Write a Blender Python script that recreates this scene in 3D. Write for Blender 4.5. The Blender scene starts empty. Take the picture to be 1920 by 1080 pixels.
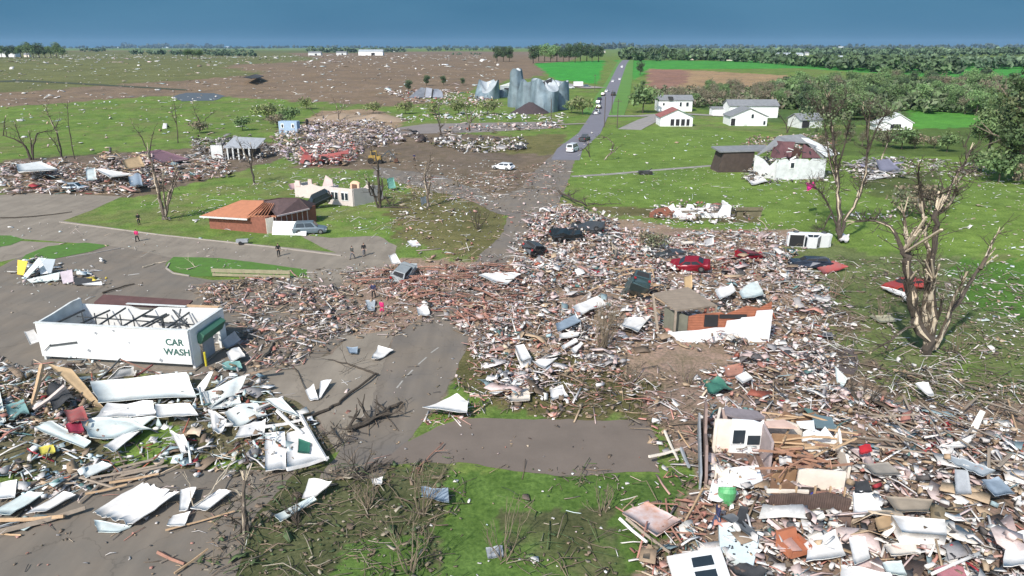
import bpy, math, random
import numpy as np
from mathutils import Vector, Matrix, Euler
rng = np.random.default_rng(7)
random.seed(7)
R = math.radians
SC = bpy.context.scene
COL = SC.collection

# ---------------------------------------------------------------- camera, sky, sun, exposure
CAM_H, PITCH, FPX = 25.0, R(18.9), 1321.0
cam_d = bpy.data.cameras.new('camera')
cam = bpy.data.objects.new('camera', cam_d); COL.objects.link(cam)
cam.location = (0, 0, CAM_H)
cam.rotation_euler = (math.pi/2 - PITCH, 0, 0)
cam_d.sensor_width = 36; cam_d.lens = 36*FPX/1920
cam_d.clip_start = 0.5; cam_d.clip_end = 60000
SC.camera = cam

SUN_EL, SUN_AZ = R(43), R(212)          # azimuth clockwise from +Y: behind the camera, to its left
world = bpy.data.worlds.new("World"); SC.world = world; world.use_nodes = True
nt = world.node_tree; nt.nodes.clear()
n_out = nt.nodes.new('ShaderNodeOutputWorld'); n_bg = nt.nodes.new('ShaderNodeBackground')
n_sky = nt.nodes.new('ShaderNodeTexSky'); n_sky.sky_type = 'NISHITA'; n_sky.sun_disc = False
n_sky.sun_elevation = SUN_EL; n_sky.sun_rotation = SUN_AZ
n_geo = nt.nodes.new('ShaderNodeTexCoord'); n_sep = nt.nodes.new('ShaderNodeSeparateXYZ')
nt.links.new(n_geo.outputs['Generated'], n_sep.inputs[0])
# the storm front covers the northern half of the sky, open sky behind the camera
n_mr = nt.nodes.new('ShaderNodeMapRange'); n_mr.inputs[1].default_value = -0.25; n_mr.inputs[2].default_value = 0.25
n_mr.interpolation_type = 'SMOOTHSTEP'
nt.links.new(n_sep.outputs['Y'], n_mr.inputs[0])
n_noise = nt.nodes.new('ShaderNodeTexNoise'); n_noise.inputs['Scale'].default_value = 2.2; n_noise.inputs['Detail'].default_value = 4
n_map = nt.nodes.new('ShaderNodeMapping'); n_map.inputs['Scale'].default_value = (1, 1, 5)
nt.links.new(n_geo.outputs['Generated'], n_map.inputs[0]); nt.links.new(n_map.outputs[0], n_noise.inputs[0])
n_cr = nt.nodes.new('ShaderNodeValToRGB')
n_cr.color_ramp.elements[0].position = 0.3; n_cr.color_ramp.elements[0].color = (0.20, 0.70, 1.22, 1)
n_cr.color_ramp.elements[1].position = 0.75; n_cr.color_ramp.elements[1].color = (0.37, 1.0, 1.58, 1)
nt.links.new(n_noise.outputs['Fac'], n_cr.inputs[0])
n_mix = nt.nodes.new('ShaderNodeMix'); n_mix.data_type = 'RGBA'
nt.links.new(n_mr.outputs[0], n_mix.inputs[0])
nt.links.new(n_sky.outputs[0], n_mix.inputs[6]); nt.links.new(n_cr.outputs[0], n_mix.inputs[7])
nt.links.new(n_mix.outputs[2], n_bg.inputs[0]); n_bg.inputs[1].default_value = 0.15
nt.links.new(n_bg.outputs[0], n_out.inputs[0])

sun_d = bpy.data.lights.new('sun', 'SUN'); sun_d.energy = 3.3; sun_d.angle = R(1.5); sun_d.color = (1, 0.94, 0.86)
sun = bpy.data.objects.new('sun', sun_d); COL.objects.link(sun)
sdir = Vector((math.sin(SUN_AZ)*math.cos(SUN_EL), math.cos(SUN_AZ)*math.cos(SUN_EL), math.sin(SUN_EL)))
sun.rotation_euler = sdir.to_track_quat('Z', 'Y').to_euler(); sun.location = (0, 0, 80)
SC.view_settings.view_transform = 'Standard'; SC.view_settings.look = 'None'
SC.view_settings.exposure = 0.68; SC.view_settings.gamma = 1
SC.cycles.max_bounces = 5; SC.cycles.volume_bounces = 0
try: SC.cycles.volume_max_steps = 32
except Exception: pass

# ---------------------------------------------------------------- terrain and layout helpers
def sstep(a, b, x):
    t = np.clip((np.asarray(x, float)-a)/(b-a), 0, 1); return t*t*(3-2*t)
def H(x, y):
    x = np.asarray(x, float); y = np.asarray(y, float)
    d = sstep(240, 780, y)
    far = sstep(700, 2500, y)
    return 8.0*d + far*(3.0*np.sin(x/610+1.3)*np.cos(y/900+.4)+2.0*np.sin(x/270+y/500)) \
        + 1.2*sstep(300, 600, y)*np.sin(x/95+0.7)*np.cos(y/150)
def ray(px, py):
    a = (px-960)/FPX; b = -(py-540)/FPX
    c, s = math.cos(PITCH), math.sin(PITCH)
    return Vector((a, c+b*s, -s+b*c))
def Gz(px, py, z=0.0):
    d = ray(px, py); t = (z-CAM_H)/d.z
    return Vector((d.x*t, d.y*t, z))
_T = np.geomspace(20, 14000, 2600)
def G(px, py, z=0.0):
    d = ray(px, py)
    X, Y, Z = d.x*_T, d.y*_T, CAM_H+d.z*_T
    g = Z - H(X, Y) - z
    k = np.argmax(g < 0)
    if g[k] >= 0: k = len(_T)-1
    if k == 0: k = 1
    a, b = g[k-1], g[k]; f = a/(a-b) if a != b else 0
    t = _T[k-1]+(_T[k]-_T[k-1])*min(max(f, 0), 1)
    return Vector((d.x*t, d.y*t, float(H(d.x*t, d.y*t))+z))
def Gy(px, py, Y):                       # the point on that line of sight at world distance Y
    d = ray(px, py); t = Y/d.y
    return Vector((d.x*t, Y, CAM_H+d.z*t))
def ppm(p):                              # photograph pixels per metre at a point
    return FPX/(p.y*math.cos(PITCH)+(CAM_H-p.z)*math.sin(PITCH))

# value noise
_perm = rng.random((256, 256))
def vnoise(x, y, s=1.0):
    x = np.asarray(x)/s+1000.5; y = np.asarray(y)/s+1000.5
    xi = np.floor(x).astype(int); yi = np.floor(y).astype(int)
    fx = x-xi; fy = y-yi; fx = fx*fx*(3-2*fx); fy = fy*fy*(3-2*fy)
    g = lambda a, b: _perm[a % 256, b % 256]
    return (g(xi, yi)*(1-fx)+g(xi+1, yi)*fx)*(1-fy)+(g(xi, yi+1)*(1-fx)+g(xi+1, yi+1)*fx)*fy
def fnoise(x, y, s=1.0): return .5*vnoise(x, y, s)+.3*vnoise(x+37, y-11, s*.45)+.2*vnoise(x-90, y+53, s*.2)
def inpoly(P, x, y):
    c = np.zeros(np.shape(x), bool); n = len(P)
    for i in range(n):
        x1, y1 = P[i]; x2, y2 = P[(i+1) % n]
        if y1 == y2: continue
        m = ((y1 > y) != (y2 > y)) & (x < (x2-x1)*(y-y1)/(y2-y1)+x1)
        c ^= m
    return c
def wpoly(pts): return [tuple(G(*p).xy) for p in pts]

# ---------------------------------------------------------------- materials
MATS = {}
def mat(name, col, rough=.8, metal=0., var=.25, scale=1.5, bump=0., attr=None, col2=None, wave=None):
    if name in MATS: return MATS[name]
    m = bpy.data.materials.new(name); m.use_nodes = True; MATS[name] = m
    t = m.node_tree; b = t.nodes['Principled BSDF']
    b.inputs['Roughness'].default_value = rough; b.inputs['Metallic'].default_value = metal
    tc = t.nodes.new('ShaderNodeTexCoord'); no = t.nodes.new('ShaderNodeTexNoise')
    no.inputs['Scale'].default_value = scale; no.inputs['Detail'].default_value = 5; no.inputs['Roughness'].default_value = .65
    t.links.new(tc.outputs['Object'], no.inputs[0])
    mr = t.nodes.new('ShaderNodeMapRange'); mr.inputs[1].default_value = .3; mr.inputs[2].default_value = .7
    t.links.new(no.outputs['Fac'], mr.inputs[0])
    mx = t.nodes.new('ShaderNodeMix'); mx.data_type = 'RGBA'; t.links.new(mr.outputs[0], mx.inputs[0])
    if attr:
        at = t.nodes.new('ShaderNodeAttribute'); at.attribute_name = attr
        mu = t.nodes.new('ShaderNodeVectorMath'); mu.operation = 'SCALE'; mu.inputs['Scale'].default_value = 1-var
        t.links.new(at.outputs['Color'], mu.inputs[0])
        t.links.new(at.outputs['Color'], mx.inputs[7]); t.links.new(mu.outputs[0], mx.inputs[6])
    else:
        c2 = col2 or tuple(c*(1-var) for c in col)
        mx.inputs[7].default_value = (*col, 1); mx.inputs[6].default_value = (*c2, 1)
    t.links.new(mx.outputs[2], b.inputs['Base Color'])
    if bump:
        bp = t.nodes.new('ShaderNodeBump'); bp.inputs['Strength'].default_value = bump; bp.inputs['Distance'].default_value = .05
        t.links.new(no.outputs['Fac'], bp.inputs['Height']); t.links.new(bp.outputs[0], b.inputs['Normal'])
    if wave:
        wv = t.nodes.new('ShaderNodeTexWave'); wv.inputs['Scale'].default_value = wave[0]; wv.bands_direction = wave[1]
        wv.inputs['Distortion'].default_value = .2
        t.links.new(tc.outputs['Object'], wv.inputs[0])
        bp = t.nodes.new('ShaderNodeBump'); bp.inputs['Strength'].default_value = .6; bp.inputs['Distance'].default_value = .04
        t.links.new(wv.outputs['Fac'], bp.inputs['Height']); t.links.new(bp.outputs[0], b.inputs['Normal'])
    return m

# ---------------------------------------------------------------- object helpers
def prop(o, label=None, cat=None, group=None, kind=None):
    for k, v in (('label', label), ('category', cat), ('group', group), ('kind', kind)):
        if v: o[k] = v
    return o
def empty(name, loc, rz=0, label=None, cat=None, group=None):
    o = bpy.data.objects.new(name, None); COL.objects.link(o); o.location = loc
    o.rotation_euler = rz if isinstance(rz, (tuple, Euler)) else (0, 0, rz)
    return prop(o, label, cat, group)
def link_mesh(name, me, m, parent=None):
    o = bpy.data.objects.new(name, me); COL.objects.link(o)
    if m is not None: me.materials.append(m)
    if parent is not None: o.parent = parent
    return o
class MB:
    def __init__(s): s.v = []; s.f = []
    def add(s, vs, fs):
        n = len(s.v); s.v += [tuple(v) for v in vs]; s.f += [tuple(i+n for i in f) for f in fs]; return s
    def box(s, c, d, rot=None):
        hx, hy, hz = d[0]/2, d[1]/2, d[2]/2
        vs = [Vector((x, y, z)) for z in (-hz, hz) for x, y in ((-hx, -hy), (hx, -hy), (hx, hy), (-hx, hy))]
        if rot is not None: M_ = Euler(rot).to_matrix(); vs = [M_ @ v for v in vs]
        return s.add([v+Vector(c) for v in vs], [(3, 2, 1, 0), (4, 5, 6, 7), (0, 1, 5, 4), (1, 2, 6, 5), (2, 3, 7, 6), (3, 0, 4, 7)])
    def prism(s, pts, a, b):               # pts: list of 3D; extruded by vector a->b offsets
        n = len(pts); A, B = Vector(a), Vector(b)
        vs = [Vector(p)+A for p in pts]+[Vector(p)+B for p in pts]
        fs = [tuple(range(n))[::-1], tuple(range(n, 2*n))]+[(i, (i+1) % n, n+(i+1) % n, n+i) for i in range(n)]
        return s.add(vs, fs)
    def bar(s, p, q, w, h=None):           # beam from p to q
        h = h or w; p, q = Vector(p), Vector(q); d = q-p; L = d.length
        if L < 1e-6: return s
        M_ = d.to_track_quat('X', 'Z').to_matrix()
        vs = [M_ @ Vector((x, y, z)) + p for x in (0, L) for y, z in ((-w/2, -h/2), (w/2, -h/2), (w/2, h/2), (-w/2, h/2))]
        return s.add(vs, [(0, 1, 2, 3), (7, 6, 5, 4), (0, 4, 5, 1), (1, 5, 6, 2), (2, 6, 7, 3), (3, 7, 4, 0)])
    def tube(s, pts, rad, n=7, cap=True):
        pts = [Vector(p) for p in pts]
        if not hasattr(rad, '__len__'): rad = [rad]*len(pts)
        up = Vector((.3, .9, .2)).normalized(); rings = []
        for i, p in enumerate(pts):
            t = (pts[min(i+1, len(pts)-1)]-pts[max(i-1, 0)])
            t = t.normalized() if t.length > 1e-6 else Vector((0, 0, 1))
            a = t.cross(up)
            if a.length < .1: a = t.cross(Vector((1, 0, 0)))
            a.normalize(); b = t.cross(a)
            rings.append([p+(a*math.cos(2*math.pi*k/n)+b*math.sin(2*math.pi*k/n))*rad[i] for k in range(n)])
        vs = [v for r in rings for v in r]; fs = []
        for i in range(len(pts)-1):
            for k in range(n):
                fs.append((i*n+k, i*n+(k+1) % n, (i+1)*n+(k+1) % n, (i+1)*n+k))
        if cap: fs += [tuple(range(n))[::-1], tuple((len(pts)-1)*n+k for k in range(n))]
        return s.add(vs, fs)
    def wall(s, p, q, z0, z1, th=.18, top=None):   # vertical wall from p to q; top: list of (t, z) for a ragged top
        p, q = Vector(p).to_3d(), Vector(q).to_3d(); d = (q-p); d.z = 0; n = Vector((-d.y, d.x, 0)).normalized()*th/2
        prof = [(0, z0), (1, z0)]+([(t, z) for t, z in top][::-1] if top else [(1, z1), (0, z1)])
        pts = [Vector((p.x+d.x*t, p.y+d.y*t, z)) for t, z in prof]
        return s.prism(pts, -n, n)
    def build(s, name, m, parent=None, smooth=False):
        me = bpy.data.meshes.new(name); me.from_pydata(s.v, [], s.f); me.update()
        if smooth: me.polygons.foreach_set('use_smooth', [True]*len(me.polygons))
        return link_mesh(name, me, m, parent)
def np_mesh(name, V, F, m, cols=None, parent=None, smooth=False):
    """V (n,3), F (m,k) same-size faces, cols (m,3) one colour per face"""
    me = bpy.data.meshes.new(name); n, k = F.shape
    me.vertices.add(len(V)); me.vertices.foreach_set('co', np.ascontiguousarray(V, np.float32).ravel())
    me.loops.add(n*k); me.loops.foreach_set('vertex_index', F.astype(np.int32).ravel())
    me.polygons.add(n); me.polygons.foreach_set('loop_start', np.arange(0, n*k, k, dtype=np.int32))
    me.polygons.foreach_set('loop_total', np.full(n, k, np.int32))
    if smooth: me.polygons.foreach_set('use_smooth', np.ones(n, bool))
    if cols is not None:
        a = me.attributes.new('col', 'FLOAT_COLOR', 'FACE')
        a.data.foreach_set('color', np.concatenate([cols, np.ones((n, 1))], 1).astype(np.float32).ravel())
    me.update(calc_edges=True)
    return link_mesh(name, me, m, parent)
def rotmats(yaw, pitch, roll):
    cy, sy, cp, sp, cr, sr = np.cos(yaw), np.sin(yaw), np.cos(pitch), np.sin(pitch), np.cos(roll), np.sin(roll)
    return np.stack([np.stack([cy*cp, cy*sp*sr-sy*cr, cy*sp*cr+sy*sr], -1),
                     np.stack([sy*cp, sy*sp*sr+cy*cr, sy*sp*cr-cy*sr], -1),
                     np.stack([-sp, cp*sr, cp*cr], -1)], -2)
def shards(C, D, Rm, cols, bend, jit):
    """many bent, torn pieces: centres C, sizes D, rotations, colours -> V, F, cols"""
    N = len(C)
    u = np.array([-.5, 0, .5]); base = []
    for a in u:
        for b, c in ((-.5, -.5), (.5, -.5), (.5, .5), (-.5, .5)): base.append((a, b, c))
    B = np.array(base)[None]*D[:, None, :]
    J = (rng.random((N, 12, 3))-.5)*jit[:, None, None]*D[:, None, :]*np.array([1, 1, .0])
    # keep both faces of the sheet together
    J[:, 3::4] = J[:, 0::4]; J[:, 2::4] = J[:, 1::4]
    B = B+J
    B[:, 4:8, 2] += (bend*D[:, 0])[:, None]
    W = np.einsum('nij,nvj->nvi', Rm, B)+C[:, None, :]
    F1 = []
    for i in (0, 1):
        o = i*4
        for k in range(4): F1.append((o+k, o+(k+1) % 4, o+4+(k+1) % 4, o+4+k))
    F1 += [(3, 2, 1, 0), (8, 9, 10, 11)]
    F = (np.array(F1)[None]+(np.arange(N)*12)[:, None, None]).reshape(-1, 4)
    return W.reshape(-1, 3), F, np.repeat(cols, 10, 0)
def shadow_safe(*a): pass

# ---------------------------------------------------------------- ground sheet
GRASS = (.132, .206, .046); GRASSD = (.068, .125, .028); MUD = (.155, .122, .092); STRAW = (.135, .13, .055)
FIELD = (.19, .142, .102); FIELDG = (.135, .145, .062); TAN = (.30, .21, .125); LITTER = (.27, .20, .155); WOODG = (.075, .13, .04)
ZONES = [
 ([(420, 700), (470, 650), (600, 640), (640, 615), (860, 600), (860, 700), (700, 900), (560, 780)], (.17, .14, .115), .8, 1),
 ([(470, 672), (490, 640), (560, 645), (610, 660), (590, 678), (520, 682)], (.12, .14, .06), .8, .9),  # polygon in photograph pixels laid on the ground, colour, edge raggedness (m), cover
 ([(-400, 200), (-400, 96), (700, 96), (1100, 97), (1050, 135), (960, 150), (860, 172), (760, 200), (500, 185), (300, 180), (0, 200)], FIELD, 8, .9),
 ([(-400, 185), (-400, 98), (180, 96), (520, 97), (600, 112), (420, 124), (480, 140), (360, 150), (120, 165), (-400, 200)], FIELDG, 18, .85),
 ([(300, 96), (760, 93), (760, 98), (300, 104)], (.12, .14, .06), 8, .8),
 ([(1000, 119), (1135, 113), (1120, 158), (1075, 152), (1040, 150)], (.05, .27, .045), 2, 1),
 ([(1150, 113), (2300, 105), (2300, 170), (1800, 150), (1500, 128), (1220, 130), (1190, 150)], (.06, .25, .045), 2, 1),
 ([(1216, 129), (1330, 133), (1480, 142), (1490, 170), (1480, 178), (1216, 175)], TAN, 3, 1),
 ([(1216, 129), (1290, 131), (1280, 165), (1216, 172)], (.24, .14, .11), 6, .8),
 ([(1200, 168), (2300, 150), (2300, 235), (1480, 235), (1240, 190)], WOODG, 6, .9),
 ([(1700, 205), (1850, 215), (1870, 240), (1720, 250)], (.08, .24, .04), 3, 1),
 ([(720, 240), (860, 250), (1060, 262), (1075, 300), (1020, 400), (960, 400), (900, 370), (700, 318), (560, 315), (560, 262), (620, 210), (700, 205)], MUD, 2.5, .88),
 ([(540, 250), (600, 208), (700, 204), (760, 225), (740, 246)], (.27, .20, .14), 1.5, 1),
 ([(980, 255), (1060, 250), (1050, 292), (960, 290), (800, 270)], STRAW, 4, .7),
 ([(0, 300), (260, 285), (500, 268), (560, 275), (520, 300), (420, 330), (250, 372), (0, 372)], MUD, 1.5, .9),
 ([(800, 330), (930, 380), (960, 410), (930, 470), (860, 490), (740, 440), (730, 380)], STRAW, 3, .75),
 ([(640, 520), (700, 480), (860, 490), (960, 480), (1000, 380), (1060, 380), (1090, 400), (1300, 430), (1500, 430), (1560, 520), (1560, 660), (1450, 720), (1240, 740), (1100, 760), (900, 700), (870, 650), (600, 640), (420, 620), (340, 540)], LITTER, 1.2, .92),
 ([(870, 640), (960, 660), (1100, 680), (1280, 740), (1290, 800), (1000, 780), (850, 730)], (.11, .105, .045), 1.5, .8),
 ([(1200, 740), (1450, 640), (1700, 740), (1960, 740), (1990, 1130), (1180, 1130), (1180, 1000), (1300, 900)], (.23, .17, .135), 1.0, .95),
 ([(1450, 480), (1500, 440), (1640, 480), (1780, 480), (1930, 500), (1960, 760), (1700, 745), (1560, 640), (1540, 520)], (.120, .150, .058), 2.0, .66),
 ([(1500, 560), (1620, 600), (1640, 700), (1500, 690)], MUD, 2, .55),
 ([(1780, 490), (1980, 480), (1980, 620), (1800, 570)], (.08, .17, .03), 2, .8),
 ([(-100, 620), (60, 640), (300, 700), (560, 750), (640, 840), (560, 890), (300, 890), (-100, 900)], (.13, .12, .07), 1.2, .85),
 ([(210, 800), (330, 790), (330, 870), (200, 880)], GRASS, .8, .85),
 ([(380, 855), (480, 850), (470, 895), (390, 895)], GRASS, .6, .9),
 ([(430, 870), (620, 880), (840, 860), (850, 960), (800, 1130), (380, 1130)], (.085, .095, .045), .9, .8),
 ([(840, 880), (1240, 885), (1300, 900), (1250, 1000), (1190, 1150), (800, 1150)], (.082, .145, .034), 1.2, 1),
 ([(640, 1010), (800, 1000), (830, 1150), (600, 1150)], (.082, .145, .034), .8, .9),
 ([(940, 960), (1150, 950), (1180, 1140), (960, 1140)], (.085, .095, .045), 1.0, .5),
 ([(1060, 250), (1190, 235), (1400, 250), (1960, 300), (1960, 480), (1640, 470), (1500, 432), (1300, 430), (1100, 385), (1080, 330)], GRASS, 1.5, 1),
 ([(1600, 330), (1760, 320), (1760, 380), (1620, 370)], (.08, .105, .035), 2.5, .7),
 ([(1100, 385), (1420, 395), (1420, 420), (1120, 402)], (.12, .115, .055), 1.5, .8),
 ([(1480, 240), (1960, 240), (1960, 300), (1500, 290)], (.085, .13, .035), 4, .8),
]
def build_ground():
    ys = [-60, -30, -5, 8]; y = 16.
    while y < 13000: ys.append(y); y *= 1.0105
    ys = np.array(ys); nu = 520
    u = np.linspace(-1, 1, nu); u = np.sign(u)*(np.abs(u)**1.15)
    Yg, U = np.meshgrid(ys, u, indexing='ij')
    Xg = U*(np.maximum(Yg, 16)*1.25+45)
    Zg = H(Xg, Yg)
    V = np.stack([Xg, Yg, Zg], -1).reshape(-1, 3)
    r, c = len(ys), nu
    i = np.arange(r-1)[:, None]*c+np.arange(c-1)[None]
    F = np.stack([i, i+1, i+c+1, i+c], -1).reshape(-1, 4)
    o = np_mesh('ground', V, F, None, smooth=True)
    x, y = V[:, 0], V[:, 1]
    base = np.array(GRASS)[None]*np.ones((len(V), 1))
    n1 = fnoise(x, y, 14)[:, None]; n2 = fnoise(x+500, y, 3.0)[:, None]
    base = base*(0.8+.4*n1)
    base = base+(np.array(GRASSD)-base)*np.clip((n2-.5)*2.5, 0, .6)
    n3 = fnoise(x-200, y+70, 7)[:, None]; n4 = fnoise(x+90, y-300, 1.6)[:, None]
    base = base+(np.array((.165, .165, .075))-base)*np.clip((n3*.6+n4*.4-.47)*4, 0, .6)
    sc = 1+y/140
    for P, colr, rag, cov in ZONES:
        W = wpoly(P)
        wx = x+(fnoise(x+7, y+3, rag*1.6)-.5)*rag*2.4+(vnoise(x, y, rag*.35)-.5)*rag*.6
        wy = y+(fnoise(x-71, y+33, rag*1.6)-.5)*rag*2.4+(vnoise(x+9, y, rag*.35)-.5)*rag*.6
        m = inpoly(W, wx, wy).astype(float)
        if cov < 1:
            big = fnoise(x+13, y-77, max(rag*2.2, 2.5)); m = m*np.clip((cov*1.25-big)*4+.35, 0, 1)
        cc = np.array(colr)[None]*(.75+.5*fnoise(x-31, y+91, 2.2+rag)[:, None])
        base = base*(1-m[:, None])+cc*m[:, None]
    me = o.data
    a = me.attributes.new('gcol', 'FLOAT_COLOR', 'POINT')
    a.data.foreach_set('color', np.concatenate([base, np.ones((len(V), 1))], 1).astype(np.float32).ravel())
    m = bpy.data.materials.new('ground_cover'); m.use_nodes = True
    t = m.node_tree; b = t.nodes['Principled BSDF']; b.inputs['Roughness'].default_value = .95
    b.inputs['Specular IOR Level'].default_value = .15
    at = t.nodes.new('ShaderNodeAttribute'); at.attribute_name = 'gcol'
    tc = t.nodes.new('ShaderNodeTexCoord')
    cur = at.outputs['Color']
    for sc_, lo, hi, dark, light in ((.45, .35, .65, (.75, .78, .7), (1.2, 1.15, 1.2)), (3.5, .35, .68, (.6, .66, .6), (1.4, 1.3, 1.3)), (.05, .35, .65, (.88, .9, .95), (1.1, 1.08, 1.0))):
        no = t.nodes.new('ShaderNodeTexNoise'); no.inputs['Scale'].default_value = sc_; no.inputs['Detail'].default_value = 6; no.inputs['Roughness'].default_value = .7
        t.links.new(tc.outputs['Object'], no.inputs[0])
        mr = t.nodes.new('ShaderNodeMapRange'); mr.inputs[1].default_value = lo; mr.inputs[2].default_value = hi
        t.links.new(no.outputs['Fac'], mr.inputs[0])
        mx = t.nodes.new('ShaderNodeMix'); mx.data_type = 'RGBA'; mx.inputs[6].default_value = (*dark, 1); mx.inputs[7].default_value = (*light, 1)
        t.links.new(mr.outputs[0], mx.inputs[0])
        mu = t.nodes.new('ShaderNodeMix'); mu.data_type = 'RGBA'; mu.blend_type = 'MULTIPLY'; mu.inputs[0].default_value = 1
        t.links.new(cur, mu.inputs[6]); t.links.new(mx.outputs[2], mu.inputs[7]); cur = mu.outputs[2]
        last = no
    t.links.new(cur, b.inputs['Base Color'])
    bp = t.nodes.new('ShaderNodeBump'); bp.inputs['Strength'].default_value = .5; bp.inputs['Distance'].default_value = .12
    no = t.nodes.new('ShaderNodeTexNoise'); no.inputs['Scale'].default_value = 2.5; no.inputs['Detail'].default_value = 6
    t.links.new(tc.outputs['Object'], no.inputs[0]); t.links.new(no.outputs['Fac'], bp.inputs['Height']); t.links.new(bp.outputs[0], b.inputs['Normal'])
    me.materials.append(m); o['kind'] = 'structure'
build_ground()

# paved areas: sheets just above the ground with ragged, silted edges
asph = mat('asphalt', (.135, .120, .100), .92, var=.32, scale=.22, bump=.15, col2=(.185, .152, .116))
conc = mat('old_concrete', (.245, .21, .165), .92, var=.25, scale=.25, bump=.1, col2=(.18, .152, .118))
muda = mat('silted_asphalt', (.185, .152, .115), .95, var=.3, scale=.18, bump=.2, col2=(.125, .112, .099))
farr = mat('far_road', (.17, .165, .19), .9, var=.15, scale=.2)
gravel = mat('gravel', (.29, .27, .25), .95, var=.3, scale=.5, bump=.3)
def weather(m):
    t = m.node_tree; b = t.nodes['Principled BSDF']; src = b.inputs['Base Color'].links[0].from_socket
    tc = t.nodes.new('ShaderNodeTexCoord'); vo = t.nodes.new('ShaderNodeTexVoronoi'); vo.feature = 'DISTANCE_TO_EDGE'; vo.inputs['Scale'].default_value = .16
    nz = t.nodes.new('ShaderNodeTexNoise'); nz.inputs['Scale'].default_value = 1.1; nz.inputs['Detail'].default_value = 4
    ad = t.nodes.new('ShaderNodeVectorMath'); ad.operation = 'MULTIPLY_ADD'; ad.inputs[1].default_value = (1.6, 1.6, 0)
    t.links.new(tc.outputs['Object'], nz.inputs[0]); t.links.new(nz.outputs['Color'], ad.inputs[0]); t.links.new(tc.outputs['Object'], ad.inputs[2]); t.links.new(ad.outputs[0], vo.inputs['Vector'])
    mr = t.nodes.new('ShaderNodeMapRange'); mr.inputs[1].default_value = .002; mr.inputs[2].default_value = .009; mr.inputs[3].default_value = .80; mr.inputs[4].default_value = 1
    t.links.new(vo.outputs['Distance'], mr.inputs[0])
    mp = t.nodes.new('ShaderNodeMapping'); mp.inputs['Scale'].default_value = (.9, .12, 1); mp.inputs['Rotation'].default_value = (0, 0, .45)
    n2 = t.nodes.new('ShaderNodeTexNoise'); n2.inputs['Scale'].default_value = 1; n2.inputs['Detail'].default_value = 5
    t.links.new(tc.outputs['Object'], mp.inputs[0]); t.links.new(mp.outputs[0], n2.inputs[0])
    m2 = t.nodes.new('ShaderNodeMapRange'); m2.inputs[1].default_value = .35; m2.inputs[2].default_value = .65; m2.inputs[3].default_value = .91; m2.inputs[4].default_value = 1.09; t.links.new(n2.outputs['Fac'], m2.inputs[0])
    mm = t.nodes.new('ShaderNodeMath'); mm.operation = 'MULTIPLY'; t.links.new(mr.outputs[0], mm.inputs[0]); t.links.new(m2.outputs[0], mm.inputs[1])
    sc_ = t.nodes.new('ShaderNodeVectorMath'); sc_.operation = 'SCALE'; t.links.new(src, sc_.inputs[0]); t.links.new(mm.outputs[0], sc_.inputs['Scale']); t.links.new(sc_.outputs[0], b.inputs['Base Color'])
for m_ in (asph, conc, muda): weather(m_)
def sheet(name, pts, m, z, rag=.35, step=.6):
    W = wpoly(pts); n = len(W); V = []
    for i in range(n):
        p, q = Vector(W[i]), Vector(W[(i+1) % n]); L = (q-p).length; k = max(1, int(L/step)); nrm = Vector((-(q-p).y, (q-p).x)).normalized()
        for j in range(k):
            a = p.lerp(q, j/k)
            a = a+nrm*(fnoise(a.x, a.y, 2.5)-.5)*2*rag+nrm*(fnoise(a.x+9, a.y, .9)-.5)*rag
            V.append((a.x, a.y, float(H(a.x, a.y))+z))
    me = bpy.data.meshes.new(name); me.from_pydata(V, [], [tuple(range(len(V)))]); me.update()
    o = link_mesh(name, me, m); o['kind'] = 'structure'; return o
sheet('parking_lot', [(-60, 530), (60, 470), (200, 458), (280, 462), (330, 478), (310, 497), (330, 515), (400, 525), (560, 520), (640, 530), (700, 600), (560, 700), (430, 720), (300, 700), (60, 700), (-200, 700)], asph, .004, .15)
sheet('street', [(-300, 385), (60, 362), (230, 368), (170, 395), (118, 414), (300, 440), (520, 462), (650, 476), (720, 482), (740, 500), (700, 530), (600, 530), (560, 512), (400, 500), (240, 466), (200, 460), (40, 448), (-60, 437), (-300, 440)], conc, .010, .12)
sheet('street_edge', [(-300, 470), (40, 452), (120, 456), (50, 480), (-40, 500), (-200, 560)], conc, .008, .15)
sheet('driveway', [(560, 440), (620, 446), (710, 442), (745, 462), (740, 500), (690, 505), (640, 478), (600, 462)], conc, .014, .25)
sheet('main_street', [(1084, 268), (1075, 310), (1062, 350), (1040, 400), (990, 440), (962, 478), (925, 530), (900, 580), (880, 640), (860, 690), (820, 760), (745, 855), (720, 900), (600, 900), (640, 840), (690, 770), (712, 700), (740, 625), (800, 592), (880, 500), (940, 440), (960, 385), (985, 340), (1030, 295), (1057, 268)], muda, .012, .35)
sheet('forecourt', [(440, 712), (470, 690), (560, 680), (620, 664), (650, 630), (742, 618), (724, 670), (706, 715), (690, 770), (630, 850), (600, 790), (560, 755)], conc, .018, .3)
sheet('dirt_pad', [(820, 800), (860, 783), (1210, 788), (1235, 830), (1238, 888), (1040, 892), (860, 868), (700, 875), (760, 830)], mat('pad_mud', (.165, .133, .108), .95, var=.22, scale=.3, bump=.3), .016, .3)
sheet('service_road', [(-200, 930), (60, 900), (300, 880), (430, 880), (560, 880), (480, 960), (420, 1130), (-300, 1130)], asph, .006, .4)
sheet('intersection', [(830, 330), (930, 370), (985, 350), (1050, 362), (1040, 400), (980, 412), (930, 400), (870, 372), (700, 330), (700, 312)], muda, .020, .8)
sheet('cross_street', [(720, 243), (800, 232), (1040, 228), (1052, 240), (900, 248), (740, 252)], mat('cross_asphalt', (.22, .19, .175), .95, var=.2, scale=.2), .02, .5)
sheet('puddle_pad', [(1508, 655), (1545, 646), (1575, 655), (1560, 690), (1515, 690)], muda, .012, .3)
sheet('puddle_pad', [(1560, 655), (1600, 652), (1612, 680), (1600, 702), (1565, 700)], mat('dark_mud', (.1, .08, .075), .9, var=.2), .014, .2)
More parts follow.
